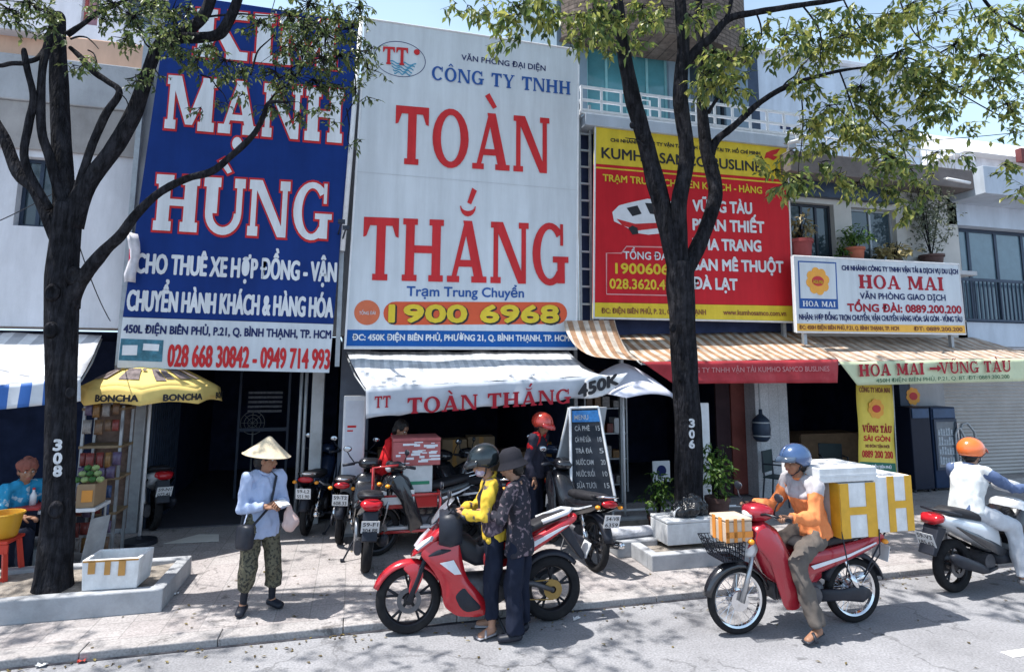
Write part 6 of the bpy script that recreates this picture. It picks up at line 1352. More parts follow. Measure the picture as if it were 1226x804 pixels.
def person(label, loc, rz, J, skin=None, shirt=None, trousers=None, head_yaw=0., head_pitch=0., sleeve=1., leg=1., shoes=None, hscale=1., hands=None, amp=.008, build=1., group=None, hair=True, shirt_hem=-.06, barefeet=False, shirt_loose=1., legs_loose=1., mask=None):
    s = thing('person', label, 'person', loc, rz, group, world=False); skin = skin or m_skin
    g = {k: V(v) for k, v in J.items()}; lat = (g['shL']-g['shR']).normalized(); b = build
    B = MB(); k1 = .80
    def torso(m, f):
        m.cap(g['pelvis'], g['waist'], .105*b*f, .092*b*f, lat, 1.42); m.cap(g['waist'], g['chest'], .092*b*f, .112*b*f, lat, 1.36)
        m.cap(g['chest'], (g['chest']+g['neck'])/2, .112*b*f, .085*b*f, lat, 1.4)
        for S in 'LR': m.cap((g['neck']*.6+g['sh'+S]*.4), g['sh'+S], .052*b*f, .056*b*f)
    torso(B, k1); B.cap(g['neck']-V((0, 0, .03)), g['head']-V((0, 0, .03)), .050*b, .047*b)
    for S in 'LR':
        B.cap(g['sh'+S], g['el'+S], .046*b*k1, .036*b*k1); B.cap(g['el'+S], g['wr'+S], .036*b*.9, .026*b)
        B.cap(g['hip'+S], g['kn'+S], .078*b*k1, .052*b*k1); B.cap(g['kn'+S], g['an'+S], .050*b*k1, .034*b)
        cf = g['kn'+S]*.7+g['an'+S]*.3; B.ell(cf, (.045*b, .045*b, .09))
        t = g.get('toe'+S, g['an'+S]+V((.14, 0, -.05))); an = g['an'+S]
        B.cap(an+V((0, 0, -.02)), t+V((0, 0, .012)), .034, .026, (0, 1, 0), 1.25); B.cap(an+V((0, 0, -.03)), an*1.18-t*.18+V((0, 0, -.032)), .028, .026)
    R = Matrix.Rotation(head_yaw, 3, 'Z') @ Matrix.Rotation(head_pitch, 3, 'Y')
    head_mesh(B, g['head'], R, hscale)
    H = MB()
    for S in 'LR':
        d, pn, sd, cu = (hands or {}).get(S, (g['wr'+S]-g['el'+S], (0, 0, -1), (1, 0, 0), .5)); hand(H, g['wr'+S], d, pn, sd, cu)
    blob(B, 'body', skin, s, .008, 3, extra=H)
    def q(x, y, z): return g['head']+R @ V((x, y, z))*hscale
    for y in (-1, 1):
        m = MB(); m.ell(q(.072, y*.031, .008), (.010, .013, .009), R); o = m.build('eye', m_eye, s, smooth=True); m = MB(); m.ell(q(.080, y*.031, .008), (.004, .006, .006), R); m.build('iris', m_iris, o, smooth=True)
        m = MB(); m.tube([q(.088, y*.012, .030), q(.084, y*.03, .036), q(.070, y*.05, .030)], [.003, .0045, .002], 6); m.build('eyebrow', m_hair, s, smooth=True)
    m = MB(); m.tube([q(.088, -.024, -.054), q(.096, 0, -.050), q(.088, .024, -.054)], [.003, .006, .003], 6); m.tube([q(.086, -.022, -.060), q(.094, 0, -.061), q(.086, .022, -.060)], [.003, .006, .003], 6); m.build('mouth', m_lip, s, smooth=True)
    if hair:
        m = MB(); m.ell(q(-.022, 0, .048), (.098*hscale, .083*hscale, .088*hscale), R); m.ell(q(-.045, 0, -.02), (.062*hscale, .076*hscale, .08*hscale), R)
        for y in (-1, 1): m.ell(q(.0, y*.068, .03), (.05*hscale, .016*hscale, .04*hscale), R)
        blob(m, 'hair', m_hair, s, .009, 2, .004, 40)
    if mask:
        m = MB(); m.ell(q(.040, 0, -.055), (.062*hscale, .060*hscale, .052*hscale), R); blob(m, 'face_mask', mask, s, .008, 2)
    if shirt:
        m = MB(); f = 1.0*shirt_loose; torso(m, f)
        hem = g['pelvis']+(g['pelvis']-g['waist']).normalized()*-shirt_hem*0+V((0, 0, shirt_hem)); m.cap(g['pelvis'], hem, .112*b*f, .116*b*f, lat, 1.45, flat=True, n=20); m.cap(g['waist'], g['pelvis'], .098*b*f, .112*b*f, lat, 1.43)
        for S in 'LR':
            e = g['el'+S]; wv = g['wr'+S]; m.cap(g['sh'+S], e if sleeve > .5 else g['sh'+S].lerp(e, sleeve*2), .062*b*f, .050*b*f)
            if sleeve > .5: en = e.lerp(wv, (sleeve-.5)*2*.93); m.cap(e, e.lerp(en, .5), .050*b*f, .047*b*f); m.cap(e.lerp(en, .3), en, .047*b*f, .041*b*f, flat=True)
        c = MB(); blob(m, 'shirt', shirt, s, .0095, 2, amp, 10)
        c.tube([g['neck']+R @ V((.052*cos(a), .06*sin(a), .015+.02*cos(a)*-1)) for a in [2*pi*i/20 for i in range(20)]], .013, 8, closed=True); c.build('collar', shirt, s, smooth=True)
    if trousers:
        m = MB(); f = legs_loose
        m.cap(g['pelvis']+V((0, 0, -.02)), g['pelvis'].lerp(g['waist'], .5), .108*b, .102*b, lat, 1.44)
        for S in 'LR':
            h, k_, a = g['hip'+S], g['kn'+S], g['an'+S]; en = k_.lerp(a, leg)
            m.cap(h, k_, .090*b, .064*b*f); m.cap(k_, k_.lerp(en, .5), .064*b*f, .058*b*f); m.cap(k_.lerp(en, .4), en, .060*b*f, .056*b*f, flat=True); m.cap(g['pelvis'], h, .1*b, .09*b)
        blob(m, 'trousers', trousers, s, .0105, 2, amp*1.1, 8)
    if shoes:
        for S in 'LR':
            an = g['an'+S]; t = g.get('toe'+S, an+V((.14, 0, -.05))); m = MB(); dz = V((0, 0, .012))
            m.cap(an*1.16-t*.16+V((0, 0, -.028)), t+V((0, 0, .014)), .036, .032, (0, 1, 0), 1.3); m.cap(an+V((0, 0, -.03)), an+V((0, 0, .0)), .042, .038, flat=True)
            blob(m, 'shoe', shoes, s, .008, 2)
    return s, g, q, R
def helmet(parent, q, R, mat, hs=1., visor=None, full=False, stripe=None):
    c = q(-.012, 0, .045); m = MB(); n = 28; rows = []
    for i in range(11):
        th = pi/2-(pi/2+.62)*i/10; row = []
        for k in range(n):
            a = 2*pi*k/n; f = 1.; low = th < 0
            face = max(0, cos(a)); tt = th
            if not full: tt = max(th, -.62+.62*face**.7*1.0)
            row.append(c+R @ V((.142*cos(tt)*cos(a), .118*cos(tt)*sin(a), .122*sin(tt)))*hs)
        rows.append(row+[row[0]])
    m.sheet(rows); o = m.build('helmet', mat, parent, smooth=True, solid=.012*hs)
    m = MB(); m.tube([rows[-1][k] for k in range(n)], .009*hs, 6, closed=True); m.build('helmet_trim', m_plast, o, smooth=True)
    if visor:
        rows2 = []
        for i in range(4):
            rr = 1+.14*i; rows2.append([c+R @ V((.140*cos(a)*rr+.0, .117*sin(a)*(1+.04*i), .018+.006*i-.014*i*i*.5))*hs for a in [rad(-62+124*k/14) for k in range(15)]])
        m = MB(); m.sheet(rows2); m.build('visor', visor, o, smooth=True, solid=.005)
    for y in (-1, 1):
        m = MB(); m.tube([q(.0, y*.085, -.01), q(.02, y*.07, -.07), q(.045, 0, -.118)], .006, 6); m.build('chin_strap', m_plast, o)
    return o
def stand(h=1.6, spread=.1, back=0., lean=0.):
    k = h/1.6
    J = dict(pelvis=(0, 0, .84), waist=(lean*.3, 0, .97), chest=(lean*.8+.0, 0, 1.14), neck=(lean-.01, 0, 1.31), head=(lean+.025, 0, 1.45),
             shL=(lean, .165, 1.27), shR=(lean, -.165, 1.27), hipL=(0, .085, .80), hipR=(0, -.085, .80), knL=(.03, .09, .45), knR=(.03, -.09, .45), anL=(0, spread, .08), anR=(0, -spread, .08), toeL=(.13, spread+.03, .02), toeR=(.13, -spread-.03, .02),
             elL=(-.03+lean*.5, .21, 1.02), elR=(-.03+lean*.5, -.21, 1.02), wrL=(.08, .2, .80), wrR=(.08, -.2, .80))
    return {a: tuple(c*k for c in b) for a, b in J.items()}
def shift(J, **kw):
    J = dict(J); J.update(kw); return J

# ---- woman in the conical hat
a = (G(288, 734)+G(325, 727))/2
J = shift(stand(1.50), elR=(.02, -.195, .94), wrR=(.22, -.06, .97), elL=(.02, .19, .94), wrL=(.24, .07, .99), anL=(.03, .13, .075), toeL=(.12, .17, .02), anR=(-.02, -.12, .075), toeR=(.06, -.18, .02), knL=(.06, .11, .42), knR=(.03, -.11, .42))
RW = rad(-58)
s, g, q, R = person('person in a conical straw hat, pale blue shirt and patterned cropped trousers', (a.x, a.y, .06), RW, J, m_skin2, M_cloth('pale_blue_shirt', (.36, .43, .60), var=.1), M_cloth('khaki_print', (.125, .115, .08), pat=(.045, .045, .038), psc=42), head_yaw=.85, head_pitch=.12, leg=.62, shoes=m_black, hands={'R': ((.8, .55, .1), (0, .5, -.6), (.3, .0, 1), .7), 'L': ((.7, -.7, .1), (0, -.5, -.6), (.3, 0, 1), .7)}, shirt_hem=-.13, shirt_loose=1.08, legs_loose=1.35, amp=.012, build=.92)
m = MB(); m.lathe([(.001, .165), (.02, .158), (.10, .085), (.215, -.005), (.222, -.008), (.215, -.014), (.10, .070), (.001, .14)], (0, 0, 0), n=40)
m.v = [tuple(q(.0, 0, .055)+R @ V((p[0], p[1], p[2]))) for p in m.v]; m.build('conical_hat', M('palm_leaf_straw', (.62, .52, .37), .75, var=.12, scale=20, bump=.3, bscale=60), s, smooth=2)
for S in 'LR':
    m = MB(); an = g['an'+S]; kn = g['kn'+S]; m.cap(an+V((0, 0, -.01)), an.lerp(kn, .45), .031, .036, flat=True); blob(m, 'sock', m_black, s, .009, 2)
m = MB(); m.loft([(.02, -.19, .70, .03, .09, 0), (.05, -.20, .70, .055, .11, 0), (.16, -.19, .71, .055, .11, 0), (.2, -.18, .71, .03, .09, 0)], 16, 4); o = m.build('crossbody_bag', m_plast, None, smooth=True); o.matrix_world = Matrix.Translation((a.x, a.y, .06)) @ Matrix.Rotation(RW, 4, 'Z')
m = MB(); m.tube([(.04, -.205, .78), (-.02, -.15, 1.0), (.02, .05, 1.26), (.05, .10, 1.20), (.13, .02, .95), (.15, -.15, .80)], .012, 6); st_ = m.build('strap', m_plast, o); tag(o, 'black crossbody bag hanging at the hip of the person in the conical hat', 'bag')
m = MB(); m.cbox((.33, .03, 1.0), (.12, .09, .006), Matrix.Rotation(.3, 3, 'Y')); m.cbox((.34, .04, 1.007), (.11, .08, .004), Matrix.Rotation(.25, 3, 'Y')); o = m.build('paper_slip', M('paper_white', (.72, .72, .72), .8), None); o.matrix_world = Matrix.Translation((a.x, a.y, .06)) @ Matrix.Rotation(RW, 4, 'Z'); tag(o, 'folded white papers held by the person in the conical hat', 'paper')
m = MB(); m.cap((.31, .10, .95), (.33, .12, .82), .03, .075, (1, 0, 0), .8); o = blob(m, 'plastic_bag', M('pink_plastic', (.50, .36, .33), .5, var=.15), None, .01, 2, .012, 12); o.matrix_world = Matrix.Translation((a.x, a.y, .06)) @ Matrix.Rotation(RW, 4, 'Z'); tag(o, 'small pinkish plastic bag dangling from the hand of the person in the conical hat', 'bag')

# ---- yellow jacket and helmet, at the red motorbike
a = G(592, 757, 0)
J = shift(stand(1.60, lean=.05), elR=(.14, -.27, 1.03), wrR=(.30, -.10, 1.02), elL=(.12, .25, 1.03), wrL=(.30, .08, 1.02), anL=(.03, .08, .08), anR=(.02, -.09, .08), head=(.11, 0, 1.44))
s, g, q, R = person('person in a yellow jacket and dark open helmet standing beside the red sporty motorbike', (a.x, a.y, .0), rad(172), J, m_skin, M_cloth('yellow_jacket', (.62, .42, .05), pat=(.10, .08, .09), psc=9, thr=.56), M_cloth('black_trousers', (.013, .017, .032)), head_yaw=.15, head_pitch=.32, leg=.78, hands={'R': ((1, .3, -.2), (0, .6, -.7), (0, .4, 1), .5), 'L': ((1, -.3, -.2), (0, -.6, -.7), (0, -.4, 1), .5)}, shirt_hem=-.05, shirt_loose=1.02, build=.94, legs_loose=1.2, amp=.012, hair=False, mask=M_cloth('purple_mask', (.40, .34, .46), pat=(.62, .58, .66), psc=40))
m = MB(); f = 1.10; lat = (g['shL']-g['shR']).normalized()
m.cap(g['pelvis']+V((0, 0, .02)), g['waist'], .106*f, .096*f, lat, 1.40, flat=True); m.cap(g['waist'], g['chest'], .094*f, .112*f, lat, 1.36); m.cap(g['chest'], (g['chest']+g['neck'])/2, .11*f, .085*f, lat, 1.3)
blob(m, 'vest', M_cloth('plum_grey_vest', (.07, .055, .075), pat=(.17, .13, .16), psc=20), s, .0095, 2, .012, 9)
helmet(s, q, R, M_paint('dark_green_helmet', (.010, .018, .022)), 1.02, M('smoked_visor', (.015, .017, .02), .1, spec=.8), full=False)
for S in 'LR':
    an = g['an'+S]; t = g['toe'+S]; m = MB(); m.cap(an*1.2-t*.2+V((0, 0, -.062)), t+V((.02, 0, -.004)), .012, .012, (0, 1, 0), 3.6); m.tube([t+V((-.04, .045, .01)), t+V((-.045, 0, .05)), t+V((-.04, -.045, .01))], .010, 6); m.build('sandal', M('pale_sandal', (.35, .34, .36), .6), s, smooth=True)
m = MB(); m.loft([(-.10, 0, .0, .16, .13, 0), (0, 0, .0, .19, .15, 0), (.1, 0, 0, .16, .13, 0)], 16, 4); m.v = [tuple(V((a.x, a.y, 0))+Matrix.Rotation(rad(172), 3, 'Z') @ (V(p)+V((.40, .0, .90)))) for p in m.v]; o = m.build('backpack', m_plast, None, smooth=True); m = MB(); m.tube([V((a.x, a.y, 0))+Matrix.Rotation(rad(172), 3, 'Z') @ V(p) for p in ((.32, .12, 1.0), (.38, .12, 1.08), (.46, .12, 1.0))], .012, 6); m.build('carry_handle', m_plast, o); tag(o, 'black bag held open in front of the person in the yellow jacket', 'bag')
# ---- dark patterned jacket and bucket hat, back turned
a = G(622, 764, 0)
J = shift(stand(1.58, lean=.03), elR=(.12, -.26, 1.03), wrR=(.28, -.14, 1.06), elL=(.10, .25, 1.03), wrL=(.27, .12, 1.05), head=(.08, 0, 1.43))
s, g, q, R = person('person in a dark floral jacket and black bucket hat with back turned', (a.x, a.y, .0), rad(148), J, m_skin, M_cloth('dark_floral', (.030, .030, .040), pat=(.17, .13, .15), psc=26, thr=.56), M_cloth('black_trousers'), head_yaw=.2, head_pitch=.25, leg=.97, shoes=m_black, shirt_hem=-.13, shirt_loose=1.06, build=.94, legs_loose=1.35, amp=.012)
m = MB(); m.lathe([(.001, .13), (.06, .125), (.098, .09), (.106, .03), (.109, .012), (.142, -.035), (.144, -.04), (.137, -.038), (.104, .0), (.001, .10)], n=32); m.v = [tuple(q(-.012, 0, .03)+R @ V(p)) for p in m.v]; m.build('bucket_hat', M_cloth('black_hat', (.02, .02, .026)), s, smooth=True)

# ---- delivery rider
Ld, hd = DELIV
J = dict(pelvis=(-.22, 0, .84), waist=(-.20, 0, .97), chest=(-.15, 0, 1.14), neck=(-.11, 0, 1.30), head=(-.06, 0, 1.44), shL=(-.12, .18, 1.25), shR=(-.12, -.18, 1.25), elL=(-.02, .27, 1.00), elR=(-.02, -.27, 1.0), wrL=(.22, .27, 1.02), wrR=(.22, -.28, 1.02),
         hipL=(-.20, .09, .81), hipR=(-.20, -.09, .81), knL=(.13, .20, .62), knR=(.15, -.20, .62), anL=(.03, .30, .11), anR=(-.0, -.22, .35), toeL=(.16, .33, .03), toeR=(.14, -.24, .29))
s, g, q, R = person('delivery rider in an orange and grey jacket and blue helmet sitting on the crimson motorbike', tuple(Ld), hd, J, m_skin2, M_cloth('orange_jacket', (.72, .24, .09), var=.1), M_cloth('grey_brown_trousers', (.12, .105, .095)), head_pitch=.05, leg=.95, hands={'L': ((.9, 0.1, .15), (0, 0, -1), (0, -1, 0), 1.0), 'R': ((.9, -.1, .15), (0, 0, -1), (0, 1, 0), 1.0)}, shirt_hem=-.03, shirt_loose=1.15, amp=.013, legs_loose=1.15)
m = MB(); f = 1.18; lat = (0, 1, 0)
m.cap(g['chest'].lerp(g['neck'], .25), (g['chest']+g['neck'])/2, .110*f, .088*f, lat, 1.4)
for S in 'LR': m.cap(g['neck']*.6+g['sh'+S]*.4, g['sh'+S], .055*f, .059*f); m.cap(g['sh'+S], g['sh'+S].lerp(g['el'+S], .22), .064*f, .060*f)
blob(m, 'jacket_yoke', M_cloth('pale_grey_cloth', (.42, .40, .42)), s, .0095, 2, .012, 10)
helmet(s, q, R, M_paint('steel_blue_helmet', (.05, .10, .22)), 1.0, M('blue_visor', (.06, .09, .14), .12, spec=.8))
for S in 'LR':
    an = g['an'+S]; t = g['toe'+S]; m = MB(); m.cap(an*1.2-t*.2+V((0, 0, -.05)), t+V((.02, 0, .0)), .014, .014, (0, 1, 0), 3.2); m.tube([t+V((-.05, .05, .01)), t+V((-.06, 0, .06)), t+V((-.05, -.05, .01))], .016, 6); m.build('sandal', m_plast, s, smooth=True)

# ---- right rider
Lr, hr = RIDE
J = dict(pelvis=(-.33, 0, .86), waist=(-.32, 0, .99), chest=(-.27, 0, 1.16), neck=(-.22, 0, 1.32), head=(-.17, 0, 1.46), shL=(-.22, .19, 1.27), shR=(-.22, -.19, 1.27), elL=(-.02, .27, 1.08), elR=(-.0, -.27, 1.10), wrL=(.22, .29, 1.05), wrR=(.22, -.30, 1.05),
         hipL=(-.30, .10, .83), hipR=(-.30, -.10, .83), knL=(.10, .2, .70), knR=(.02, -.22, .66), anL=(.08, .2, .38), anR=(.05, -.26, .12), toeL=(.22, .22, .33), toeR=(.19, -.28, .04))
J = {k: (v[0], v[1], v[2]-(.07 if k[:2] in ('ne', 'he', 'sh') else .05 if k in ('chest', 'waist', 'elL', 'elR') else .03 if k[:3] in ('pel', 'hip') else 0)) for k, v in J.items()}
s, g, q, R = person('rider in a white vest, denim sleeves, pale jeans and orange helmet on the white scooter', tuple(Lr), hr, J, m_skin, M_cloth('denim_blue', (.10, .14, .25)), M_cloth('washed_denim', (.46, .48, .52), var=.14), head_pitch=.05, leg=.93, shoes=M('grey_shoe', (.16, .16, .17), .7), hands={'L': ((.9, 0.1, .1), (0, 0, -1), (0, -1, 0), 1.0), 'R': ((.9, -.1, .1), (0, 0, -1), (0, 1, 0), 1.0)}, shirt_hem=-.03, shirt_loose=1.0, amp=.011, legs_loose=1.15, mask=M_cloth('pale_mask', (.5, .52, .55)))
m = MB(); f = 1.17
m.cap(g['pelvis']+V((0, 0, -.04)), g['waist'], .112*f, .098*f, lat, 1.42, flat=True); m.cap(g['pelvis'], g['waist'], .105*f, .1*f, lat, 1.42); m.cap(g['waist'], g['chest'], .099*f, .115*f, lat, 1.36); m.cap(g['chest'], (g['chest']+g['neck'])/2, .114*f, .088*f, lat, 1.4)
for S in 'LR': m.cap(g['neck']*.6+g['sh'+S]*.4, g['sh'+S]*.85+g['neck']*.15, .053*f, .055*f)
blob(m, 'vest', M_cloth('white_vest', (.60, .62, .62)), s, .0095, 3, .007, 9)
helmet(s, q, R, M_paint('orange_helmet', (.80, .16, .03), 0), 1.0, M_paint('orange_peak', (.55, .08, .03), 0))

# ---- vendor at the left stall
a = G(20, 690); Yv = 7.9; c = P(27, 570, Yv)
J = dict(pelvis=(-.05, 0, .50), waist=(-.03, 0, .63), chest=(.0, 0, .80), neck=(.03, 0, .96), head=(.07, 0, 1.10), shL=(.02, .17, .92), shR=(.02, -.17, .92), elL=(.08, .24, .68), elR=(.08, -.24, .68), wrL=(.30, .12, .66), wrR=(.30, -.12, .66), hipL=(-.03, .09, .47), hipR=(-.03, -.09, .47), knL=(.36, .13, .50), knR=(.36, -.13, .50), anL=(.36, .13, .09), anR=(.36, -.13, .09))
zoff = c.z-1.10
s, g, q, R = person('street vendor in a bright blue shirt with reddish headscarf sitting at the left stall', (c.x, Yv, max(.06, zoff)), rad(-35), J, m_skin2, M_cloth('bright_blue_shirt', (.03, .26, .46), pat=(.40, .52, .60), psc=14, thr=.6), M_cloth('black_trousers'), head_pitch=.2, head_yaw=-.3, sleeve=.45, shoes=m_black, amp=.01, shirt_loose=1.08)
m = MB(); m.ell(q(-.018, 0, .05), (.108, .095, .092), R); m.ell(q(-.07, 0, -.03), (.06, .075, .07), R); blob(m, 'headscarf', M_cloth('rust_scarf', (.24, .09, .07)), s, .009, 2, .008, 20)
# ---- red shirt person behind the motorbikes
c = P(459, 525, 8.3)
J = shift(stand(1.60, lean=.16), elR=(.16, -.25, 1.02), wrR=(.36, -.14, .92), elL=(.16, .23, 1.02), wrL=(.36, .12, .92), head=(.24, 0, 1.42))
person('person in a bright red shirt bending over the insulated red box', (c.x, 8.3, .06), rad(-25), J, m_skin2, M_cloth('bright_red_shirt', (.55, .02, .025)), M_cloth('black_trousers'), head_pitch=.5, shoes=m_black, amp=.01, shirt_loose=1.1)
# ---- red helmet person
c = P(640, 515, 7.85)
J = shift(stand(1.66, lean=.06), head=(.11, 0, 1.48))
s, g, q, R = person('person in a red helmet and dark jacket with red shoulders standing behind the motorbikes', (c.x, 7.85, .06), rad(-40), J, m_skin2, M_cloth('dark_jacket', (.03, .03, .045)), M_cloth('black_trousers'), head_pitch=.35, head_yaw=-.2, shoes=m_black, amp=.01, shirt_loose=1.12)
helmet(s, q, R, M_paint('red_helmet', (.50, .05, .03), 0), 1.05, M_paint('red_peak', (.40, .03, .03), 0))
m = MB()
for S in 'LR': m.cap(g['neck']*.5+g['sh'+S]*.5, g['sh'+S].lerp(g['el'+S], .35), .068, .066)
blob(m, 'red_shoulders', M_cloth('bright_red_shirt'), s, .0095, 2, .008, 12)
# ================================================================ parasols
def parasol(name, label, base, top_z, rim_z, r, n, canopy_m, tilt, fringe, fm=None, flat_=0.):
    s = thing(name, label, 'parasol', base); B = V(base); T = Matrix.Rotation(tilt[1], 3, 'Y') @ Matrix.Rotation(tilt[0], 3, 'X'); ap = V((B.x, B.y, top_z)); h = top_z-rim_z
    rows = []; K = n*6
    for i in range(9):
        t = i/8; row = []
        for k in range(K+1):
            a = 2*pi*k/K+.15; f = (k % 6)/6; sag = 1-.10*sin(pi*f)*t
            row.append(ap+T @ V((r*t*sag*cos(a), r*t*sag*sin(a), -h*(t**1.25)+.05*sin(pi*f)*t)))
        rows.append(row)
    m = MB(); m.sheet(rows); o = m.build('canopy', canopy_m, s, smooth=True, solid=.004)
    if fringe:
        fr = [[p+V((0, 0, 0)) for p in rows[-1]]]
        for i in (1, 2, 3): fr.append([p+V((0, 0, -fringe*i/3-(.012*abs(sin(pi*(k % 6)/6)) if i == 3 else 0)))+(p-ap).normalized()*.012*i for k, p in enumerate(rows[-1])])
        m = MB(); m.sheet(fr); m.build('fringe', fm or canopy_m, s, smooth=True, solid=.003)
    for k in range(n):
        a = 2*pi*k/n+.15; m = MB(); m.tube([ap+V((0, 0, -.03)), ap+T @ V((r*.55*cos(a), r*.55*sin(a), -h*.45-.02)), ap+T @ V((r*.99*cos(a), r*.99*sin(a), -h-.01))], .006, 5); m.build('rib', m_frame, s)
    m = MB(); m.tube([(B.x, B.y, B.z), (B.x+tilt[1]*.0, B.y, top_z+.05)], .02, 10); m.build('pole', m_frame, s, smooth=True)
    m = MB(); m.lathe([(.001, .10), (.03, .10), (.04, .06), (.20, .05), (.21, .0), (.001, 0)], B, n=24); m.build('base', m_plast, s, smooth=2)
    return s, ap, T, rows
m_umb = M('parasol_yellow', (.72, .54, .18), .75, var=.10, scale=3, dirt=.15, dcol=(.55, .40, .12)); m_umbf = m_umb
pb = G(143, 652); Yp = pb.y; tz = P(178, 430, Yp).z; rz_ = P(178, 464, Yp).z
r_ = (P(264, 470, Yp).x-P(98, 470, Yp).x)/2; cx_ = (P(264, 470, Yp).x+P(98, 470, Yp).x)/2
s, ap, T, rows = parasol('parasol', 'yellow parasol with dark lettering on its fringe beside the blue sign', (cx_-.02, Yp, .06), tz, rz_, r_, 8, m_umb, (0., 0.), .17, m_umbf)
def on_parasol(c0, R0):
    return lambda X, y, z: (c0.x+(R0+.055)*math.sin((X-c0.x)/(R0+.0)), c0.y-(R0+.055)*math.cos((X-c0.x)/(R0+.0))+(y-Yp), z)
def fringe_text(txt, a_mid, width, z0, h):
    vs, fs = text_mesh(txt, .006); mn = min(v[0] for v in vs); mx = max(v[0] for v in vs); m = MB()
    for j, (dx, dz) in enumerate(((0, 0), (.006, 0), (-.006, 0), (0, .005), (0, -.005))):
        out = []
        for v in vs:
            u = ((v[0]-mn)/(mx-mn)-.5)*width+dx; th = a_mid+u/r_; z = z0+v[1]/CAPH*h+dz; out.append((ap.x+(r_*.985+.045+.0006*j)*sin(th), ap.y-(r_*.985+.045+.0006*j)*cos(th), z))
        m.add(out, fs)
    m.build('lettering', m_ink2, s)
for th in (-62, -9, 41, 92, -115): fringe_text('BONCHA', rad(th), .46, rz_-.13, .075)
# faded dark print on the canopy
def canopy_patch(a0, a1, t0, t1):
    m = MB(); R_ = []
    for i in range(5):
        t = t0+(t1-t0)*i/4; row = []
        for k in range(7):
            a = rad(a0+(a1-a0)*k/6)+.06*(t-t0)*5; row.append(ap+V((r_*t*.97*sin(a), -r_*t*.97*cos(a), -(tz-rz_)*t**1.35+.028)))
        R_.append(row)
    m.sheet(R_); m.build('printed_mark', M('faded_print_dark', (.16, .13, .13), .7, var=.5, scale=14), s, smooth=True)
for a0, a1, t0, t1 in ((-24, -2, .50, .80), (0, 6, .5, .56), (14, 24, .52, .84), (26, 34, .55, .80), (40, 56, .50, .80), (60, 68, .5, .8), (-70, -52, .50, .8), (-48, -40, .52, .78)): canopy_patch(a0, a1, t0, t1)
pb = G(746, 612); Yp2 = 8.25; pc = P(752, 455, Yp2); tz2 = P(757, 434, Yp2).z; r2 = (P(808, 470, Yp2).x-P(700, 474, Yp2).x)/2*1.06
parasol('parasol', 'plain white parasol with a thin pole left of the 306 tree', (P(748, 600, Yp2).x, Yp2, .06), tz2, P(752, 473, Yp2).z, r2, 6, M('parasol_white', (.56, .57, .66), .7, var=.1, scale=3), (0, 0), .0)

# ================================================================ boxes and goods
m_foam = streak(M('white_foam', (.70, .71, .72), .85, var=.08, scale=10, dirt=.45, dcol=(.42, .40, .37), bump=.15, bscale=200), .84, 7, 2, .36, .6); m_tape = M('packing_tape', (.62, .34, .03), .4, var=.12, scale=10); m_tape2 = M('brown_tape', (.46, .24, .07), .4, var=.15)
def foam_box(name, label, c, size, rz=0., tapes=(), lid=True, open_=False, tape_m=None, cat='box', mat=None, group=None, taper=.0):
    """c: centre of the base; tapes: (axis 'x' or 'y' face, from, to, z0, z1) bands in fractions"""
    s = thing(name, label, cat, c, rz, group, world=False); X, Y, Z = size[0]/2, size[1]/2, size[2]; mat = mat or m_foam
    m = MB(); t = .035
    if open_:
        b = 1-taper
        for (x0, x1, y0, y1) in ((-X, X, -Y, -Y+t), (-X, X, Y-t, Y), (-X, -X+t, -Y+t, Y-t), (X-t, X, -Y+t, Y-t)):
            m.add([(x0*b, y0*b, 0), (x1*b, y0*b, 0), (x1*b, y1*b, 0), (x0*b, y1*b, 0), (x0, y0, Z), (x1, y0, Z), (x1, y1, Z), (x0, y1, Z)], [(3, 2, 1, 0), (4, 5, 6, 7), (0, 1, 5, 4), (1, 2, 6, 5), (2, 3, 7, 6), (3, 0, 4, 7)])
        m.box(-X*.9, X*.9, -Y*.9, Y*.9, 0.002, .03)
    else: m.box(-X, X, -Y, Y, 0, Z*(.86 if lid else 1))
    m.build('box_body', mat, s, bevel=.008)
    if lid and not open_: m = MB(); m.box(-X-.004, X+.004, -Y-.004, Y+.004, Z*.86+.002, Z); m.build('lid', mat, s, bevel=.012)
    for (f, a, b, z0, z1) in tapes:
        m = MB(); e = .006
        if f == 'f': m.box(-X+a*2*X, -X+b*2*X, -Y-e, -Y-.001, z0*Z, z1*Z)
        if f == 'l': m.box(-X-e, -X-.001, -Y+a*2*Y, -Y+b*2*Y, z0*Z, z1*Z)
        if f == 'r': m.box(X+.001, X+e, -Y+a*2*Y, -Y+b*2*Y, z0*Z, z1*Z)
        if f == 't': m.box(-X+a*2*X, -X+b*2*X, -Y, Y, Z+.001, Z+e)
        m.build('tape', tape_m or m_tape, s)
    return s
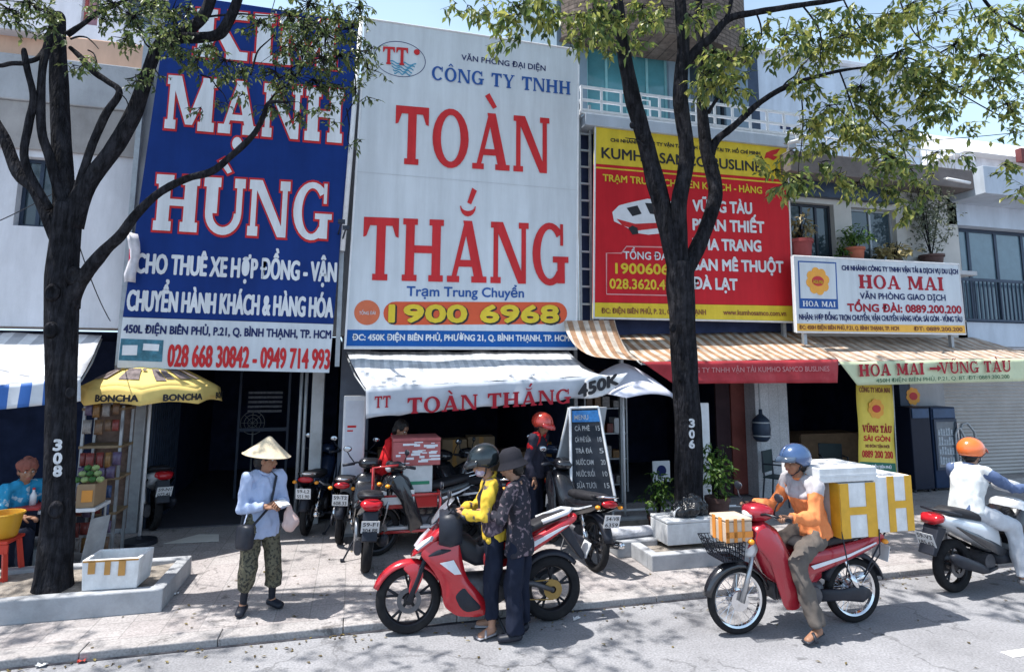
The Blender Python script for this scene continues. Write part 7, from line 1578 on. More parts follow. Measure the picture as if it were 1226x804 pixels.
# boxes on the delivery motorbike
Yb = 4.68
Dm = Matrix.Translation(Ld) @ Matrix.Rotation(hd_ := DELIV[1], 4, 'Z')
zb_, zt_ = .875, 1.36
pa, pb_, pc_ = P(999, 610, Yb), P(1051, 610, Yb), P(1097, 610, Yb)
zlo, zhi = P(1025, 644, Yb).z, P(1025, 578, Yb).z
Hh = [('f', .0, .2, 0, 1), ('f', .78, 1.0, 0, 1), ('f', .2, .78, .42, .56)]
wA = pb_.x-pa.x; wB = pc_.x-pb_.x
foam_box('foam_box', 'white foam box with thick yellow tape in an H, front one behind the delivery rider', ((pa.x+pb_.x)/2+.035, Yb+.24, zlo), (wA-.08, .46, zhi-zlo), 0, [('f', .0, .24, 0, 1), ('f', .72, 1.0, 0, 1), ('f', .24, .72, .42, .56), ('l', .0, .25, 0, 1)], lid=False)
foam_box('foam_box', 'white foam box with yellow tape at the rear end of the delivery load', ((pb_.x+pc_.x)/2, Yb+.26, zlo+.02), (wB-.01, .46, zhi-zlo+.02), 0, [('f', .34, .52, 0, 1), ('f', .82, 1.0, 0, 1), ('f', .52, .82, .42, .55), ('r', .1, .3, 0, 1)], lid=False)
z3 = P(1018, 561, Yb).z; w3 = P(1051, 570, Yb).x-P(982, 570, Yb).x
foam_box('foam_box', 'flat white parcel wrapped in clear tape lying on top of the delivery boxes', (P(1017, 570, Yb).x, Yb+.26, zhi+.012), (w3, .5, z3-zhi), 0, [('f', .0, 1., .4, .55)], lid=False, tape_m=M('clear_tape', (.62, .64, .66), .25))
m = MB(); m.tube([Dm @ V(p) for p in ((-.35, .2, .86), (-.35, .25, .6), (-.42, .14, .45))], .006, 5); m.tube([Dm @ V(p) for p in ((-.75, .2, .86), (-.72, .22, .65), (-.6, .13, .4))], .006, 5); o = m.build('strap', m_plast); tag(recentre(o), 'black strap tying the foam boxes to the delivery motorbike', 'strap')
c = Dm @ V((.63, 0, .80)); foam_box('foam_box', 'small tan box with orange tape in the front basket of the delivery motorbike', tuple(c), (.26, .26, .20), hd_+pi, [('f', .0, .12, 0, 1), ('f', .3, .42, 0, 1), ('f', .6, .7, 0, 1), ('f', .0, 1, .2, .45), ('l', .2, .4, 0, 1), ('l', .6, .8, 0, 1)], tape_m=M('orange_tape', (.66, .25, .05), .4), mat=M('tan_carton', (.55, .43, .33), .8, var=.2, dirt=.3))
# pavement boxes
a, b_ = G(92, 710, .26), G(165, 707, .26); foam_box('foam_box', 'open empty foam box with brown tape strips on the planter of the 308 tree', ((a.x+b_.x)/2, a.y+.2, .263), ((b_.x-a.x)*.95, .36, P(128, 670, a.y).z-.263), rad(-3), [('f', .12, .24, .55, .97), ('f', .40, .50, .5, .97), ('f', .64, .76, .45, .97), ('f', .02, .98, .93, .985)], open_=True, taper=.06, tape_m=m_tape2)
a, b_ = G(800, 654, .23), G(860, 650, .23); zt3 = P(830, 622, a.y).z; foam_box('foam_box', 'white foam box with a black bag on top, before the 306 tree', ((a.x+b_.x)/2, a.y+.22, .235), (b_.x-a.x, .42, zt3-.235), 0, [], lid=True)
m = MB(); cc = V(((a.x+b_.x)/2+.05, a.y+.2, zt3))
for dx, dz, r in ((-.12, .08, .11), (.05, .13, .14), (.17, .08, .11), (.0, .08, .16)): m.ell(cc+V((dx, 0, dz)), (r, r*.9, min(r, dz)))
o = blob(m, 'refuse_bag', M('black_polythene', (.02, .022, .026), .22, var=.2, bump=.4, bscale=25), None, .014, 1, .035, 9); tag(o, 'crumpled black plastic bag on the white foam box by the 306 tree', 'bag')
m = MB(); m.sheet([[cc+V((-.22+.02*i, -.08+.04*k, .01+.12*sin(i*.9+k)*.5*(1-i/5)+.03*i)) for k in range(4)] for i in range(5)]); o = m.build('torn_foam', m_foam, None, solid=.012, smooth=True); tag(recentre(o), 'torn white foam flap at the left of the black bag', 'foam piece')
# red insulated box on white crate, and red cart behind the motorbikes
Yc = 7.75; a, b_ = P(470, 560, Yc), P(527, 560, Yc); z0, z1 = P(498, 557, Yc).z, P(498, 524, Yc).z
s = foam_box('insulated_box', 'red and white insulated box strapped above the red cart', ((a.x+b_.x)/2, Yc+.25, z0), (b_.x-a.x, .5, z1-z0), 0, [], lid=True, mat=M('red_marbled_print', (.40, .12, .12), .6, var=.2), cat='box')
m = MB()
rr = random.Random(2)
for k in range(26):
    x = rr.uniform(a.x+.02, b_.x-.1); z = rr.uniform(z0+.02, z1-.06); m.box(x, x+rr.uniform(.04, .14), Yc-.0045-.0001*k, Yc-.002, z, z+rr.uniform(.01, .03))
m.v = [(p[0]-(a.x+b_.x)/2, p[1]-Yc-.25, p[2]-z0) for p in m.v]; m.build('printed_pattern', m_vi, s)
foam_box('crate', 'white plastic crate under the red insulated box', ((a.x+b_.x)/2+.02, Yc+.25, P(498, 590, Yc).z), ((b_.x-a.x)*.62, .44, z0-P(498, 590, Yc).z-.004), 0, [('f', .1, .9, .3, .42)], lid=False, mat=M('white_plastic', (.55, .57, .58), .4, dirt=.2, dcol=(.3, .3, .3)), tape_m=M('green_label', (.03, .22, .12), .5), cat='crate')
s = thing('hand_cart', 'red tubular hand cart carrying the white crate', 'cart', (a.x, Yc, .06)); zc_ = P(498, 590, Yc).z-.01
m = MB(); x0, x1 = P(446, 590, Yc).x, b_.x
for y in (Yc-.05, Yc+.55):
    m.tube([(x0, y, zc_), (x1, y, zc_)], .018, 8); m.tube([(x0, y, .32), (x1, y, .32)], .018, 8); m.tube([(x0, y, .32), (x0, y, zc_+.34), (x0+.3, y, zc_+.36)], .018, 8); m.tube([(x1, y, .32), (x1, y, zc_)], .018, 8)
for x in (x0, x1, (x0+x1)/2): m.tube([(x, Yc-.05, zc_), (x, Yc+.55, zc_)], .016, 8)
m.build('tube_frame', M_paint('cart_red', (.42, .03, .03), 0), s, smooth=True)
m = MB(); m.box(x0+.03, x1-.03, Yc-.03, Yc+.53, zc_-.16, zc_-.02); m.build('side_panel', M_paint('cart_red'), s, bevel=.01)
m = MB(); m.box(x0+.03, x1-.03, Yc-.03, Yc+.53, .34, .37); m.box(x0+.04, x0+.5, Yc-.06, Yc-.035, zc_-.1, zc_+.06); m.build('deck', m_plate, s)
for x in (x0+.1, x1-.1):
    m = MB(); m.lathe([(.05, -.02), (.15, -.025), (.16, 0), (.15, .025), (.05, .02), (.05, -.02)], (x, Yc+.05, .22), 'Y', 24); m.build('wheel', m_tyre, s, smooth=2)
# white cabinet sign by the pillar
Yk = 8.6; a, b_ = P(410, 520, Yk), P(437, 520, Yk); s = thing('light_box', 'tall narrow white light box standing against the slate pillar', 'sign', ((a.x+b_.x)/2, Yk, .06)); zt4 = P(424, 474, Yk).z
m = MB(); m.box(a.x, b_.x, Yk, Yk+.18, .10, zt4); m.build('cabinet', m_frame, s, bevel=.015); m = MB(); m.box(a.x+.03, b_.x-.03, Yk-.004, Yk-.001, .3, zt4-.06); m.build('face_panel', M('lightbox_face', (.56, .60, .66), .4, var=.12, scale=3), s)
m = MB(); m.box(a.x+.06, b_.x-.12, Yk-.006, Yk-.0045, zt4-.42, zt4-.39); m.box(a.x+.06, b_.x-.16, Yk-.006, Yk-.0045, zt4-.47, zt4-.45); m.build('printed_line', m_rr, s); m = MB(); m.box(a.x+.02, b_.x-.02, Yk+.02, Yk+.16, .06, .10); m.build('foot', m_steel, s)
# sandwich board
Ys = 7.6; s = thing('menu_board', 'folding black menu board with blue header between the motorbikes and white parasol', 'sign', G(700, 645, .06)); pz = [P(x, y, Ys+dy) for x, y, dy in ((682, 488, .0), (716, 487, .0), (738, 606, -.25), (684, 606, -.25))]
m = MB(); m.add([pz[0]+V((0, .02, 0)), pz[1]+V((0, .02, 0)), pz[2]+V((0, .02, 0)), pz[3]+V((0, .02, 0))], [(0, 1, 2, 3)]); m.build('board_face', M('chalk_black', (.03, .035, .045), .7, var=.3), s, solid=.03)
bl = [P(x, y, Ys+.30) for x, y in ((682, 488), (654, 606))]
m = MB(); m.add([pz[0]+V((-.01, .04, 0)), pz[0]+V((.55, .06, 0)), V((bl[1].x+.6, Ys+.35, .1)), V((bl[1].x, Ys+.30, .1))], [(0, 1, 2, 3)]); m.build('back_face', M('board_grey', (.34, .35, .37), .7, var=.1), s, solid=.025)
m = MB()
for i in range(4): m.tube([pz[i]+V((0, -.01, 0)), pz[(i+1) % 4]+V((0, -.01, 0))], .018, 6)
m.tube([pz[0], bl[1]], .018, 6); m.build('board_frame', m_frame, s)
def onb(u, v, lift=.03): return lerp(lerp(pz[0], pz[1], u), lerp(pz[3], pz[2], u), v)+V((0, -lift, 0))
m = MB(); m.add([onb(.06, .03), onb(.94, .03), onb(.95, .15), onb(.05, .15)], [(0, 1, 2, 3)]); m.build('header', M('menu_blue', (.03, .15, .38), .5, var=.3, scale=20), s)
m_chalk = M('chalk', (.34, .36, .38), .9, dirt=.6, scale=25, dcol=(.1, .1, .12))
def board_text(t, u0, u1, v1, v0, mat):
    vs, fs = text_mesh(t, .006); mn = min(v[0] for v in vs); mx = max(v[0] for v in vs); m = MB(); m.add([onb(u0+(u1-u0)*(v[0]-mn)/(mx-mn), v1+(v0-v1)*v[1]/CAPH, .034) for v in vs], fs); m.build('lettering', mat, s)
for i, t in enumerate(('MENU', 'CÀ PHÊ', 'CÀ PHÊ SỮA', 'TRÀ ĐÁ', 'NƯỚC CAM', 'NƯỚC SUỐI', 'SỮA TƯƠI')): board_text(t, .12, .58, .125+.115*i, .075+.115*i, m_chalk)
for i in range(6): board_text(('15', '18', '5', '20', '10', '15')[i], .78, .9, .24+.115*i, .19+.115*i, m_chalk)
# yellow vertical banner
Yn = 8.7; q4 = [P(x, y, Yn) for x, y in ((1025, 456), (1068, 457), (1073, 567), (1029, 565))]; s = thing('hanging_banner', 'yellow vertical banner with a flower emblem under the cream-green valance', 'banner', q4[3])
def gb(u, v, l=0.): p = lerp(lerp(q4[0], q4[1], u), lerp(q4[3], q4[2], u), v); return p+V((0, -l+.012*sin(v*9+u*2), 0))
m = MB(); m.sheet([[gb(u/6, v/14) for u in range(7)] for v in range(15)]); m.build('cloth', M('banner_gold', (.74, .56, .08), .5, var=.07), s, smooth=True, solid=.004)
m = MB(); m.sheet([[gb(.02+.96*u/6, .885+.1*v/3, .006) for u in range(7)] for v in range(4)]); m.build('green_band', M('banner_green', (.02, .14, .09), .5), s)
def bt(t, u0, u1, v1, h, mat, slab=False, l=.006):
    m = MB()
    if slab: vs, fs, dz, W = slab_mesh(t, 0, W=.27, Hs=.13); mn, mx, ch = 0, W, 1
    else: vs, fs = text_mesh(t, .006); mn = min(v[0] for v in vs); mx = max(v[0] for v in vs); ch = CAPH; dz = [0]*len(vs)
    for j, d in enumerate(((0, 0), (.006, 0), (-.006, 0), (0, .002), (0, -.002))): m.add([gb(u0+(u1-u0)*(v[0]-mn)/(mx-mn)+d[0], v1-h*v[1]/ch+d[1], l+.0006*j+z) for v, z in zip(vs, dz)], fs)
    m.build('lettering', mat, s)
bt('CÔNG TY HOA MAI', .08, .92, .12, .055, m_brn); bt('VŨNG TÀU', .10, .92, .56, .075, m_dr, True); bt('SÀI GÒN', .14, .88, .655, .055, m_rr); bt('XE ĐÓN TẬN NƠI', .18, .85, .725, .03, m_brn); bt('0889 200 200', .10, .93, .835, .075, m_rr); bt('450H ĐIỆN BIÊN PHỦ', .15, .85, .945, .03, m_rw, False, .01)
cf = gb(.5, .30); flower(MB(), (cf.x, cf.z), .17, cf.y-.012).build('flower_emblem', m_orange, s); disc(MB(), (cf.x, cf.z), .09, .065, cf.y-.02).build('emblem_centre', m_red, s)
m = MB(); m.tube([q4[0]+V((-.03, 0, .01)), q4[1]+V((.03, 0, .01))], .012, 6); m.tube([q4[1]+V((.01, 0, 0)), q4[2]+V((.01, 0, -.5))], .012, 6); m.build('banner_rod', m_steel, s)
# drinks refrigerators
def fridge(label, x0, x1, y0, y1, Y, glass, col):
    a, b_ = P(x0, y0, Y), P(x1, y0, Y); zt = P((x0+x1)/2, y0, Y).z; s = thing('drinks_fridge', label, 'fridge', ((a.x+b_.x)/2, Y, .06), group=None)
    m = MB(); m.box(a.x, b_.x, Y, Y+.55, .12, zt); m.build('cabinet', col, s, bevel=.015)
    for x in (a.x+.06, b_.x-.06): m = MB(); m.lathe([(.001, 0), (.03, 0), (.025, .058), (.001, .058)], (x, Y+.08, .064), n=12); m.build('foot', m_plast, s)
    m = MB(); m.box(a.x+.03, b_.x-.03, Y-.02, Y-.002, zt-.2, zt-.03); o = m.build('header_panel', M('fridge_header', (.04, .08, .16), .4, var=.2), s, bevel=.005)
    if glass:
        zm = .45; f = MB(); f.box(a.x+.02, a.x+.07, Y-.03, Y-.003, zm, zt-.22); f.box(b_.x-.07, b_.x-.02, Y-.03, Y-.003, zm, zt-.22); f.box(a.x+.07, b_.x-.07, Y-.03, Y-.003, zm, zm+.05); f.box(a.x+.07, b_.x-.07, Y-.03, Y-.003, zt-.27, zt-.22); d = f.build('door', m_navy, s)
        g = MB(); g.box(a.x+.07, b_.x-.07, Y-.022, Y-.014, zm+.05, zt-.27); g.build('glass', M('fridge_glass', (.10, .13, .16), .06, var=.3, scale=4, spec=.7), d)
        for k in range(4):
            z = zm+.1+k*(zt-.45-zm)/4; sh = MB(); sh.box(a.x+.09, b_.x-.09, Y-.0275, Y-.0235, z, z+.012)
            r5 = random.Random(k)
            x = a.x+.10
            while x < b_.x-.13: sh.box(x, x+.045, Y-.027, Y-.0232, z+.013, z+.10+r5.uniform(0, .06)); x += .06
            sh.build('bottle_shelf', M('bottles_pale', (.32, .36, .40), .4, var=.5, scale=25), d)
        m = MB(); m.tube([(b_.x-.045, Y-.03, 1.0), (b_.x-.045, Y-.06, 1.02), (b_.x-.045, Y-.06, 1.3), (b_.x-.045, Y-.03, 1.32)], .01, 6); m.build('door_handle', m_chrome, d)
    return s
fridge('glass-door drinks fridge beside the roller shutter', 1114, 1143, 487, 577, 9.15, True, M('fridge_blue_black', (.012, .028, .07), .5, spec=.2))
fridge('plain black back of a cabinet standing left of the glass-door fridge', 1089, 1112, 487, 577, 9.12, False, M('fridge_black', (.010, .014, .030), .5, spec=.2))
s = thing('pipe_rack', 'bent dark metal pipe stand right of the drinks fridge', 'rack', G(1160, 580)); Yr2 = 9.1
for x0, x1, y in ((1144, 1156, 512), (1150, 1168, 506)):
    a, b_ = P(x0, y+8, Yr2), P(x1, y+14, Yr2); m = MB(); m.tube([(a.x, Yr2, .07), (a.x, Yr2, a.z), (a.x+.05, Yr2, a.z+.1), ((a.x+b_.x)/2, Yr2, a.z+.12), (b_.x-.02, Yr2, b_.z+.05), (b_.x, Yr2, .07)], .022, 8); m.build('bent_pipe', m_steel, s, smooth=True); Yr2 += .12
# hanging punching bag, chair, white panel, rail
c = P(911, 505, 9.2); s = thing('hanging_lantern', 'dark barrel-shaped lantern hanging before the white tiled pillar', 'lantern', c); z0, z1 = P(911, 528, 9.2).z, P(911, 498, 9.2).z
m = MB(); m.lathe([(.001, z0), (.09, z0), (.14, z0+.06), (.155, (z0+z1)/2), (.14, z1-.06), (.08, z1), (.03, z1+.04), (.03, z1+.12), (.001, z1+.12)], (c.x, 9.2, 0), n=20); m.build('barrel', m_navy, s, smooth=True); m = MB(); m.tube([(c.x, 9.2, z1+.12), (c.x-.02, 9.2, 2.7)], .012, 6); m.build('chain', m_steel, s)
for zz in (z0+.1, z1-.1): m = MB(); m.lathe([(.157, zz-.012), (.162, zz), (.157, zz+.012)], (c.x, 9.2, 0), n=20); m.build('band', m_steel, s, smooth=True)
def chair(label, x, y, rz):
    c = G(x, y); s = thing('plastic_chair', label, 'chair', (c.x, c.y, .063), rz, 'dark chairs outside the shops', world=False); mt = M('dark_green_plastic', (.03, .05, .055), .5)
    m = MB(); m.box(-.2, .2, -.2, .2, .42, .445); m.build('seat', mt, s, bevel=.01)
    m = MB(); m.box(-.21, -.185, -.2, .2, .5, .86)
    m.build('backrest', mt, s, bevel=.01)
    for sx in (-1, 1):
        for sy in (-1, 1): m = MB(); m.tube([(sx*.22, sy*.2, 0), (sx*.18, sy*.18, .42)]+([(-.2, sy*.19, .85)] if sx < 0 else []), .014, 6); m.build('leg', m_dark, s)
    for sy in (-1, 1): m = MB(); m.tube([(-.2, sy*.2, .65), (.15, sy*.21, .66), (.19, sy*.19, .42)], .014, 6); m.build('armrest', m_dark, s)
    return s
chair('dark green chair outside the dark doorway behind the delivery rider', 935, 603, rad(-60)); chair('dark green chair deep in the doorway left of the yellow banner', 1000, 590, rad(-120))
a = P(842, 520, 8.3); m = MB(); x0, x1 = P(838, 520, 8.3).x, P(850, 520, 8.3).x; zt5 = P(843, 482, 8.3).z; m.box(x0, x1, 8.3, 8.36, .3, zt5); o = m.build('panel', m_frame, None, bevel=.01); f_ = MB(); f_.tube([((x0+x1)/2, 8.33, .062), ((x0+x1)/2, 8.33, .3)], .02, 8); f_.build('post', m_steel, o); tag(o, 'narrow white upright panel just right of the 306 tree trunk', 'panel'); o.name = 'white_panel'
s = thing('low_rail', 'thin white rail on short posts behind the 306 tree planter', 'rail', G(800, 612)); Yl = 8.25; a, b_ = P(730, 611, Yl), P(908, 604, Yl); m = MB(); m.tube([a, b_], .018, 8); m.build('bar', m_frame, s, smooth=True)
for t in (0.02, .5, .98): m = MB(); p = lerp(a, b_, t); m.tube([(p.x, p.y, .062), p], .016, 6); m.build('post', m_frame, s)

# ================================================================ stall at the left
Yt = 8.35; x0, x1 = P(93, 560, Yt).x, P(143, 560, Yt).x; s = thing('snack_rack', 'wooden street rack hung with snack packets behind the 308 tree', 'rack', ((x0+x1)/2, Yt, .06)); ztp = P(120, 486, Yt).z
m = MB()
for x in (x0, x1-.03): m.box(x, x+.03, Yt, Yt+.03, .06, ztp); m.box(x, x+.03, Yt+.35, Yt+.38, .06, ztp-.002)
m.build('post', m_steel, s)
for k, z in enumerate((.55, .95, 1.32, ztp-.05)): m = MB(); m.box(x0-.01, x1+.01, Yt-.01, Yt+.38, z, z+.03); m.build('shelf', M('pale_wood', (.22, .16, .10), .8, var=.2, scale=7), s)
m = MB(); m.box(x0, x1, Yt+.39, Yt+.40, .3, ztp); m.build('back_panel', M('kraft_panel', (.16, .11, .09), .8, var=.4, scale=12), s)
rr = random.Random(9); pc = [M('packet_red', (.17, .03, .025), .35, var=.3, scale=30), M('packet_brown', (.14, .08, .045), .35, var=.4, scale=30), M('packet_blue', (.03, .055, .13), .35, var=.4, scale=30), M('packet_pale', (.22, .20, .19), .35, var=.4, scale=30), M('packet_amber', (.20, .10, .03), .35, var=.4, scale=30), M('packet_violet', (.09, .065, .12), .35, var=.4, scale=30)]
n_p = 0
for zt_ in (1.86, 1.66, 1.28, 1.12, .90, .72, .5, .32):
    x = x0+.04
    while x < x1-.06:
        w_, h_ = rr.uniform(.06, .10), rr.uniform(.13, .18); y = Yt-.05-rr.uniform(0, .05); xx = x+w_/2
        m = MB(); m.loft([(0, 0, -h_/2, w_/2, .006, pi/2), (0, 0, -h_*.3, w_/2*.95, .022, pi/2), (0, 0, h_*.1, w_/2*.95, .026, pi/2), (0, 0, h_/2, w_/2, .005, pi/2)], 10, 2.4)
        m.v = [(xx+p[1], y+p[0], zt_+p[2]-h_/2) for p in m.v]; c_ = rr.randrange(6)
        o = m.build('snack_packet', pc[c_], None, smooth=True); n_p += 1
        tag(recentre(o), ['red', 'brown', 'dark blue', 'pale', 'amber', 'violet'][c_]+' snack packet hanging on the wooden street rack behind the 308 tree', 'packet', 'snack packets on the rack, '+['red', 'brown', 'dark blue', 'pale', 'amber', 'violet'][c_]); x += w_+rr.uniform(.0, .02)
# fruit cart pieces
Yf = 7.75; a, b_ = P(90, 600, Yf), P(112, 600, Yf); z0, z1 = P(100, 608, Yf).z, P(100, 580, Yf).z
foam_box('cardboard_box', 'brown cardboard box with an orange label right behind the 308 tree', ((a.x+b_.x)/2, Yf+.18, z0), (b_.x-a.x, .34, z1-z0), 0, [('f', .3, .9, .25, .75)], lid=False, mat=M('cardboard', (.30, .21, .13), .85, var=.1), tape_m=M('orange_label', (.62, .26, .05), .5))
m = MB(); rows = [[], []]
s = thing('stall_table', 'small side table under the cardboard box behind the 308 tree', 'table', ((a.x+b_.x)/2, Yf+.2, .06)); m = MB(); m.box(a.x-.6, b_.x+.03, Yf-.02, Yf+.42, z0-.04, z0-.003); m.build('table_top', m_frame, s, bevel=.006)
for x in (a.x-.55, b_.x): m = MB(); m.tube([(x, Yf+.02, .06), (x, Yf+.02, z0-.04)], .014, 6); m.build('leg', m_steel, s); m = MB(); m.tube([(x, Yf+.36, .06), (x, Yf+.36, z0-.04)], .014, 6); m.build('leg', m_steel, s)
m = MB(); x = P(104, 640, Yf-.1).x; m.add([(x-.06, Yf-.1, .062), (x+.09, Yf+.05, .062), (x+.14, Yf+.1, z0-.1), (x+.02, Yf-.08, z0-.1)], [(0, 1, 2, 3)]); m.build('tarpaulin', M('tarp_grey', (.30, .32, .34), .8, var=.2), s, solid=.01)
rr = random.Random(14); zf = z1+.012; gl = [M('melon_green', (.04, .12, .03), .4, var=.5, scale=18), M('melon_pale', (.22, .30, .12), .45, var=.4, scale=18)]
for r_i, nn in ((0, 4), (1, 3), (2, 2)):
    for k in range(nn):
        m = MB(); cx__ = (a.x+b_.x)/2+(k-(nn-1)/2)*.075; m.ell((cx__, Yf+.06+.03*r_i, zf+.032+r_i*.058), (.04, .036, .034)); o = m.build('melon', gl[(k+r_i) % 2], None, smooth=True); st2 = MB(); st2.tube([(cx__, Yf+.05+.03*r_i, zf+.06+r_i*.058), (cx__+.01, Yf+.05+.03*r_i, zf+.08+r_i*.058)], .004, 5); st2.build('stalk', m_bark, o)
        tag(o, ['dark green', 'pale green'][(k+r_i) % 2]+' small melon piled on the cardboard box behind the 308 tree', 'fruit', 'melons on the cardboard box, '+['dark', 'pale'][(k+r_i) % 2])
# red stool, yellow tub, table with cloth in front of the vendor
Ysx = 7.35; c = P(2, 650, Ysx); zt6 = P(6, 643, Ysx).z; s = thing('plastic_stool', 'low red plastic stool under the yellow tub at the left edge', 'stool', (c.x, Ysx, .06)); mt = M('stool_red', (.55, .05, .03), .4)
w2 = P(17, 650, Ysx).x-c.x+.02
m = MB(); m.box(c.x-w2, c.x+w2, Ysx-.17, Ysx+.17, zt6-.035, zt6); m.build('seat', mt, s, bevel=.015)
for sx in (-1, 1):
    for sy in (-1, 1): m = MB(); m.tube([(c.x+sx*(w2+.02), Ysx+sy*.17, .06), (c.x+sx*(w2-.04), Ysx+sy*.13, zt6-.03)], [.03, .026], 4); m.build('leg', mt, s)
m = MB(); m.box(c.x-w2, c.x+w2, Ysx-.165, Ysx-.145, .2, .24); m.box(c.x-w2, c.x+w2, Ysx-.16, Ysx-.14, zt6-.12, zt6-.036); m.build('crossbar', mt, s)
h_ = P(8, 613, Ysx).z-zt6; m = MB(); m.lathe([(.001, .01), (.10, .0), (.12, .02), (.155, h_*.93), (.165, h_*.95), (.165, h_), (.15, h_), (.115, .03), (.001, .025)], (c.x, Ysx, zt6+.002), n=28); o = m.build('plastic_tub', M('tub_yellow', (.62, .33, .03), .4, var=.06), None, smooth=2); m = MB(); m.tube([(c.x+.162*cos(t), Ysx+.162*sin(t), zt6+h_*.96) for t in [2*pi*k/24 for k in range(24)]], .009, 6, closed=True); m.build('rim', M('tub_yellow'), o, smooth=True); tag(o, 'yellow plastic tub standing on the red stool', 'tub')
Yta = 7.7; s = thing('vendor_table', 'dark covered vendor table behind the red stool at the left edge', 'table', (P(10, 640, Yta).x, Yta, .06)); xa, xb = P(-60, 620, Yta).x, P(45, 620, Yta).x; zt7 = P(30, 608, Yta).z
m = MB(); m.box(xa, xb, Yta, Yta+.5, zt7-.03, zt7); m.build('table_top', M('table_red', (.42, .05, .05), .5), s, bevel=.006); m = MB(); R_ = []
for i in range(6): R_.append([(xa+.01+(xb-xa-.02)*k/30, Yta+.01-.015*sin(k*1.3)*i/5, zt7-.03-(zt7-.12)*i/5) for k in range(31)])
m.sheet(R_); m.build('table_cloth', M_cloth('black_trousers'), s, smooth=True, solid=.006)
for x in (xa+.05, xb-.05): m = MB(); m.tube([(x, Yta+.4, .06), (x, Yta+.4, zt7-.03)], .016, 6); m.build('leg', m_steel, s)
m = MB(); c = P(43, 600, Yta+.1); m.lathe([(.001, 0), (.03, 0), (.032, .1), (.012, .14), (.012, .17), (.001, .17)], (c.x-.05, Yta+.15, zt7+.002), n=14); o = m.build('bottle', m_frame, None, smooth=True); m = MB(); m.lathe([(.014, .16), (.014, .18), (.001, .18)], (c.x-.05, Yta+.15, zt7+.002), n=12); m.build('bottle_cap', m_red, o); tag(o, 'white bottle with red cap on the vendor table', 'bottle')
# grey sunshade cloth behind the vendor
# ================================================================ litter and wires
mp_ = M('paper_white')
for i, (x, y, lab) in enumerate(((251, 772, 'scrap of white paper in the gutter below the person in the conical hat'), (51, 797, 'scrap of white paper at the kerb line in the left corner'), (98, 792, 'reddish wrapper at the kerb line below the foam box'), (210, 711, 'small white scrap on the pavement right of the planter'), (690, 741, 'scrap of paper by the rear wheel of the red motorbike'))):
    c = G(x, y, .004 if i in (0, 1, 2, 4) else .066); m = MB(); rr = random.Random(i); m.sheet([[c+V((-.035+.02*k+rr.uniform(-.01, .01), -.025+.02*j, .004+rr.uniform(0, .025))) for k in range(4)] for j in range(3)]); o = m.build('paper_scrap', M('wrapper_red', (.5, .08, .06), .5) if i == 2 else mp_, None, solid=.002); tag(recentre(o), lab, 'paper scrap')
m = MB(); a, b_, c, d = G(196, 651), G(238, 640), G(262, 640), G(262, 648); m.add([(p.x, p.y, .068) for p in (a, b_, c, d)], [(0, 1, 2, 3)]); o = m.build('pale_sheet', M('pale_flat', (.62, .60, .56), .9, var=.05), None, solid=.006); tag(recentre(o), 'pale flat sheet lying on the pavement before the dark shop', 'cardboard')  # thin pale four-cornered sheet laid flat on the pavement
def cable(p, q, sagv, r, lab):
    m = MB(); m.tube([lerp(V(p), V(q), t/16)+V((0, 0, -sagv*4*(t/16)*(1-t/16))) for t in range(17)], r, 5); o = m.build('overhead_cable', m_black, None, smooth=True); tag(recentre(o), lab, 'cable')
cable(P(-60, 288, 8.2), P(92, 215, 7.2), .05, .006, 'thin black cable running from the left edge to the 308 tree'); cable(P(92, 285, 7.2), P(132, 384, 8.85), .06, .006, 'thin black cable sagging from the 308 tree to the wall corner')
cable(P(318, 40, 8.2), P(340, -40, 8.2), .0, .006, 'thin black cable rising beside the large white sign top'); cable(P(905, 175, 12), P(1290, 150, 12), .15, .012, 'long black cable crossing the sky at the right')

# fallen leaves and grit along the gutter and planters
rr = random.Random(77); m = MB()
for _ in range(420):
    k = rr.random()
    if k < .5: x, y, z = rr.uniform(-4, 9), KY-abs(rr.gauss(0, .16))-.01, .006
    elif k < .8: x, y, z = rr.uniform(-4, 9), rr.uniform(KY+.05, 8.6), .066
    else: x, y, z = rr.uniform(-4, 9), rr.uniform(3.2, KY), .006
    a = rr.uniform(0, 6.3); leaf(m, V((x, y, z)), V((cos(a), sin(a), rr.uniform(0, .25))), V((0, 0, 1)), rr.uniform(.02, .06), rr.uniform(.012, .03), rr)
o = m.build('fallen_leaves', M_leaf('leaf_fallen', (.05, .04, .02), (.14, .10, .04), (.30, .24, .09), 9), None, fix=False); o['kind'] = 'stuff'; o['label'] = 'dry fallen leaves scattered on the pavement and gutter'
# ================================================================ things in the dim shops
m_card = M('cardboard'); m_desk = M('desk_wood', (.20, .13, .08), .6, var=.2, scale=6)
def desk(label, x, y, w_, d_, h, mat=None):
    s = thing('desk', label, 'desk', (x, y, .077)); m = MB(); m.box(x-w_/2, x+w_/2, y-d_/2, y+d_/2, h-.03, h); m.build('desk_top', mat or m_desk, s, bevel=.006); m = MB(); m.box(x-w_/2+.02, x+w_/2-.02, y-d_/2+.03, y-d_/2+.05, .2, h-.032); m.build('front_panel', mat or m_desk, s)
    for sx in (-1, 1): m = MB(); m.box(x+sx*(w_/2-.03)-.02, x+sx*(w_/2-.03)+.02, y-d_/2+.06, y+d_/2-.02, .077, h-.033); m.build('leg', mat or m_desk, s)
desk('brown reception desk inside the dim shop behind the person in the yellow jacket', P(600, 560, 10.6).x, 10.6, 1.3, .6, .85)
desk('brown ticket counter inside the dark doorway left of the yellow banner', P(985, 550, 10.8).x, 10.8, 1.5, .6, 1.0)
rr = random.Random(31)
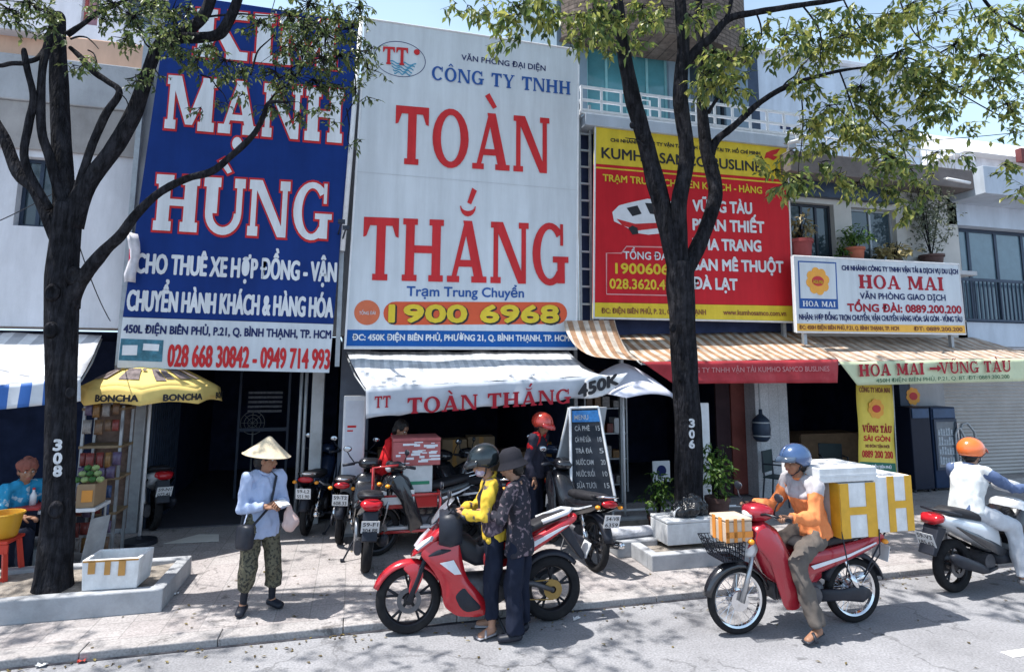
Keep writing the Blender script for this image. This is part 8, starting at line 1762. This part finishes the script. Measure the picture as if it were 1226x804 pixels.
for i, (px_, lab) in enumerate(((470, 'beside the red insulated box'), (545, 'at the back behind the red cart'), (575, 'next to the reception desk'), (655, 'behind the person in the red helmet'))):
    x = P(px_, 560, 10.3).x; z = .078; y = 10.3+rr.uniform(-.1, .3)
    for k in range(3):
        w_, h_ = rr.uniform(.36, .5), rr.uniform(.26, .36); foam_box('carton', ['bottom', 'middle', 'top'][k]+' brown carton of the stack '+lab, (x+rr.uniform(-.04, .04), y, z), (w_, .38, h_), rr.uniform(-.1, .1), [('f', .42, .58, 0, 1)], lid=False, mat=m_card, tape_m=m_tape2, group='cartons stacked inside the shops'); z += h_+.003
def shelf_unit(label, x0, x1, y, z1, n, seed, lab2):
    s = thing('shelf_unit', label, 'shelf', ((x0+x1)/2, y, .077)); rr = random.Random(seed)
    for x in (x0, x1-.03): m = MB(); m.box(x, x+.03, y, y+.35, .077, z1); m.build('side_panel', m_steel, s)
    for k in range(n):
        z = .2+(z1-.3)*k/(n-1); m = MB(); m.box(x0+.031, x1-.031, y+.005, y+.345, z, z+.025); m.build('shelf', m_steel, s)
        x = x0+.06
        while x < x1-.22:
            w_, h_ = rr.uniform(.1, .2), rr.uniform(.12, .26); m = MB(); m.box(x, x+w_, y+.03, y+.28, z+.027, z+.027+h_); c_ = rr.choice(pc+[m_card, m_frame]); o = m.build('parcel', c_, None, bevel=.006); tag(recentre(o), 'small wrapped parcel standing on the '+lab2, 'parcel', 'parcels on the '+lab2); x += w_+rr.uniform(.02, .08)
shelf_unit('grey steel shelves of parcels behind the shop glass left of the 306 tree', P(700, 540, 10.4).x, P(752, 540, 10.4).x, 10.4, 2.1, 5, 4, 'steel shelves behind the shop glass')
c = P(792, 566, 9.5); s = thing('notice_board', 'small white notice on a stand in the dark doorway left of the 306 tree', 'notice', (c.x, 9.5, .077))
m = MB(); m.box(c.x-.16, c.x+.16, 9.5, 9.52, c.z-.14, c.z+.2); m.build('panel', m_frame, s); m = MB(); m.tube([(c.x, 9.51, .077), (c.x, 9.51, c.z-.14)], .015, 6); m.build('post', m_steel, s); m = MB(); disc(m, (c.x, c.z+.04), .09, .09, 9.497); m.build('printed_mark', m_ink, s)
# person-height fan and a wall calendar in the second shop
x = P(300, 560, 11.8).x; s = thing('standing_fan', 'grey standing fan deep inside the shop behind the person in the conical hat', 'fan', (x, 11.8, .077)); m = MB(); m.lathe([(.001, .04), (.18, .03), (.19, 0), (.001, 0)], (x, 11.8, .077), n=20); m.tube([(x, 11.8, .1), (x, 11.8, 1.2)], .015, 6); m.build('stand', m_steel, s)
m = MB()
for r in (.08, .14, .2): m.tube([(x+r*cos(t), 11.72, 1.3+r*sin(t)) for t in [2*pi*k/20 for k in range(20)]], .005, 5, closed=True)
for k in range(8): m.tube([(x, 11.70, 1.3), (x+.2*cos(k*pi/4), 11.72, 1.3+.2*sin(k*pi/4))], .004, 4)
m.build('guard', m_steel, s)
for o in bpy.data.objects:
    for k in ('_w', '_lx'):
        if k in o: del o[k]
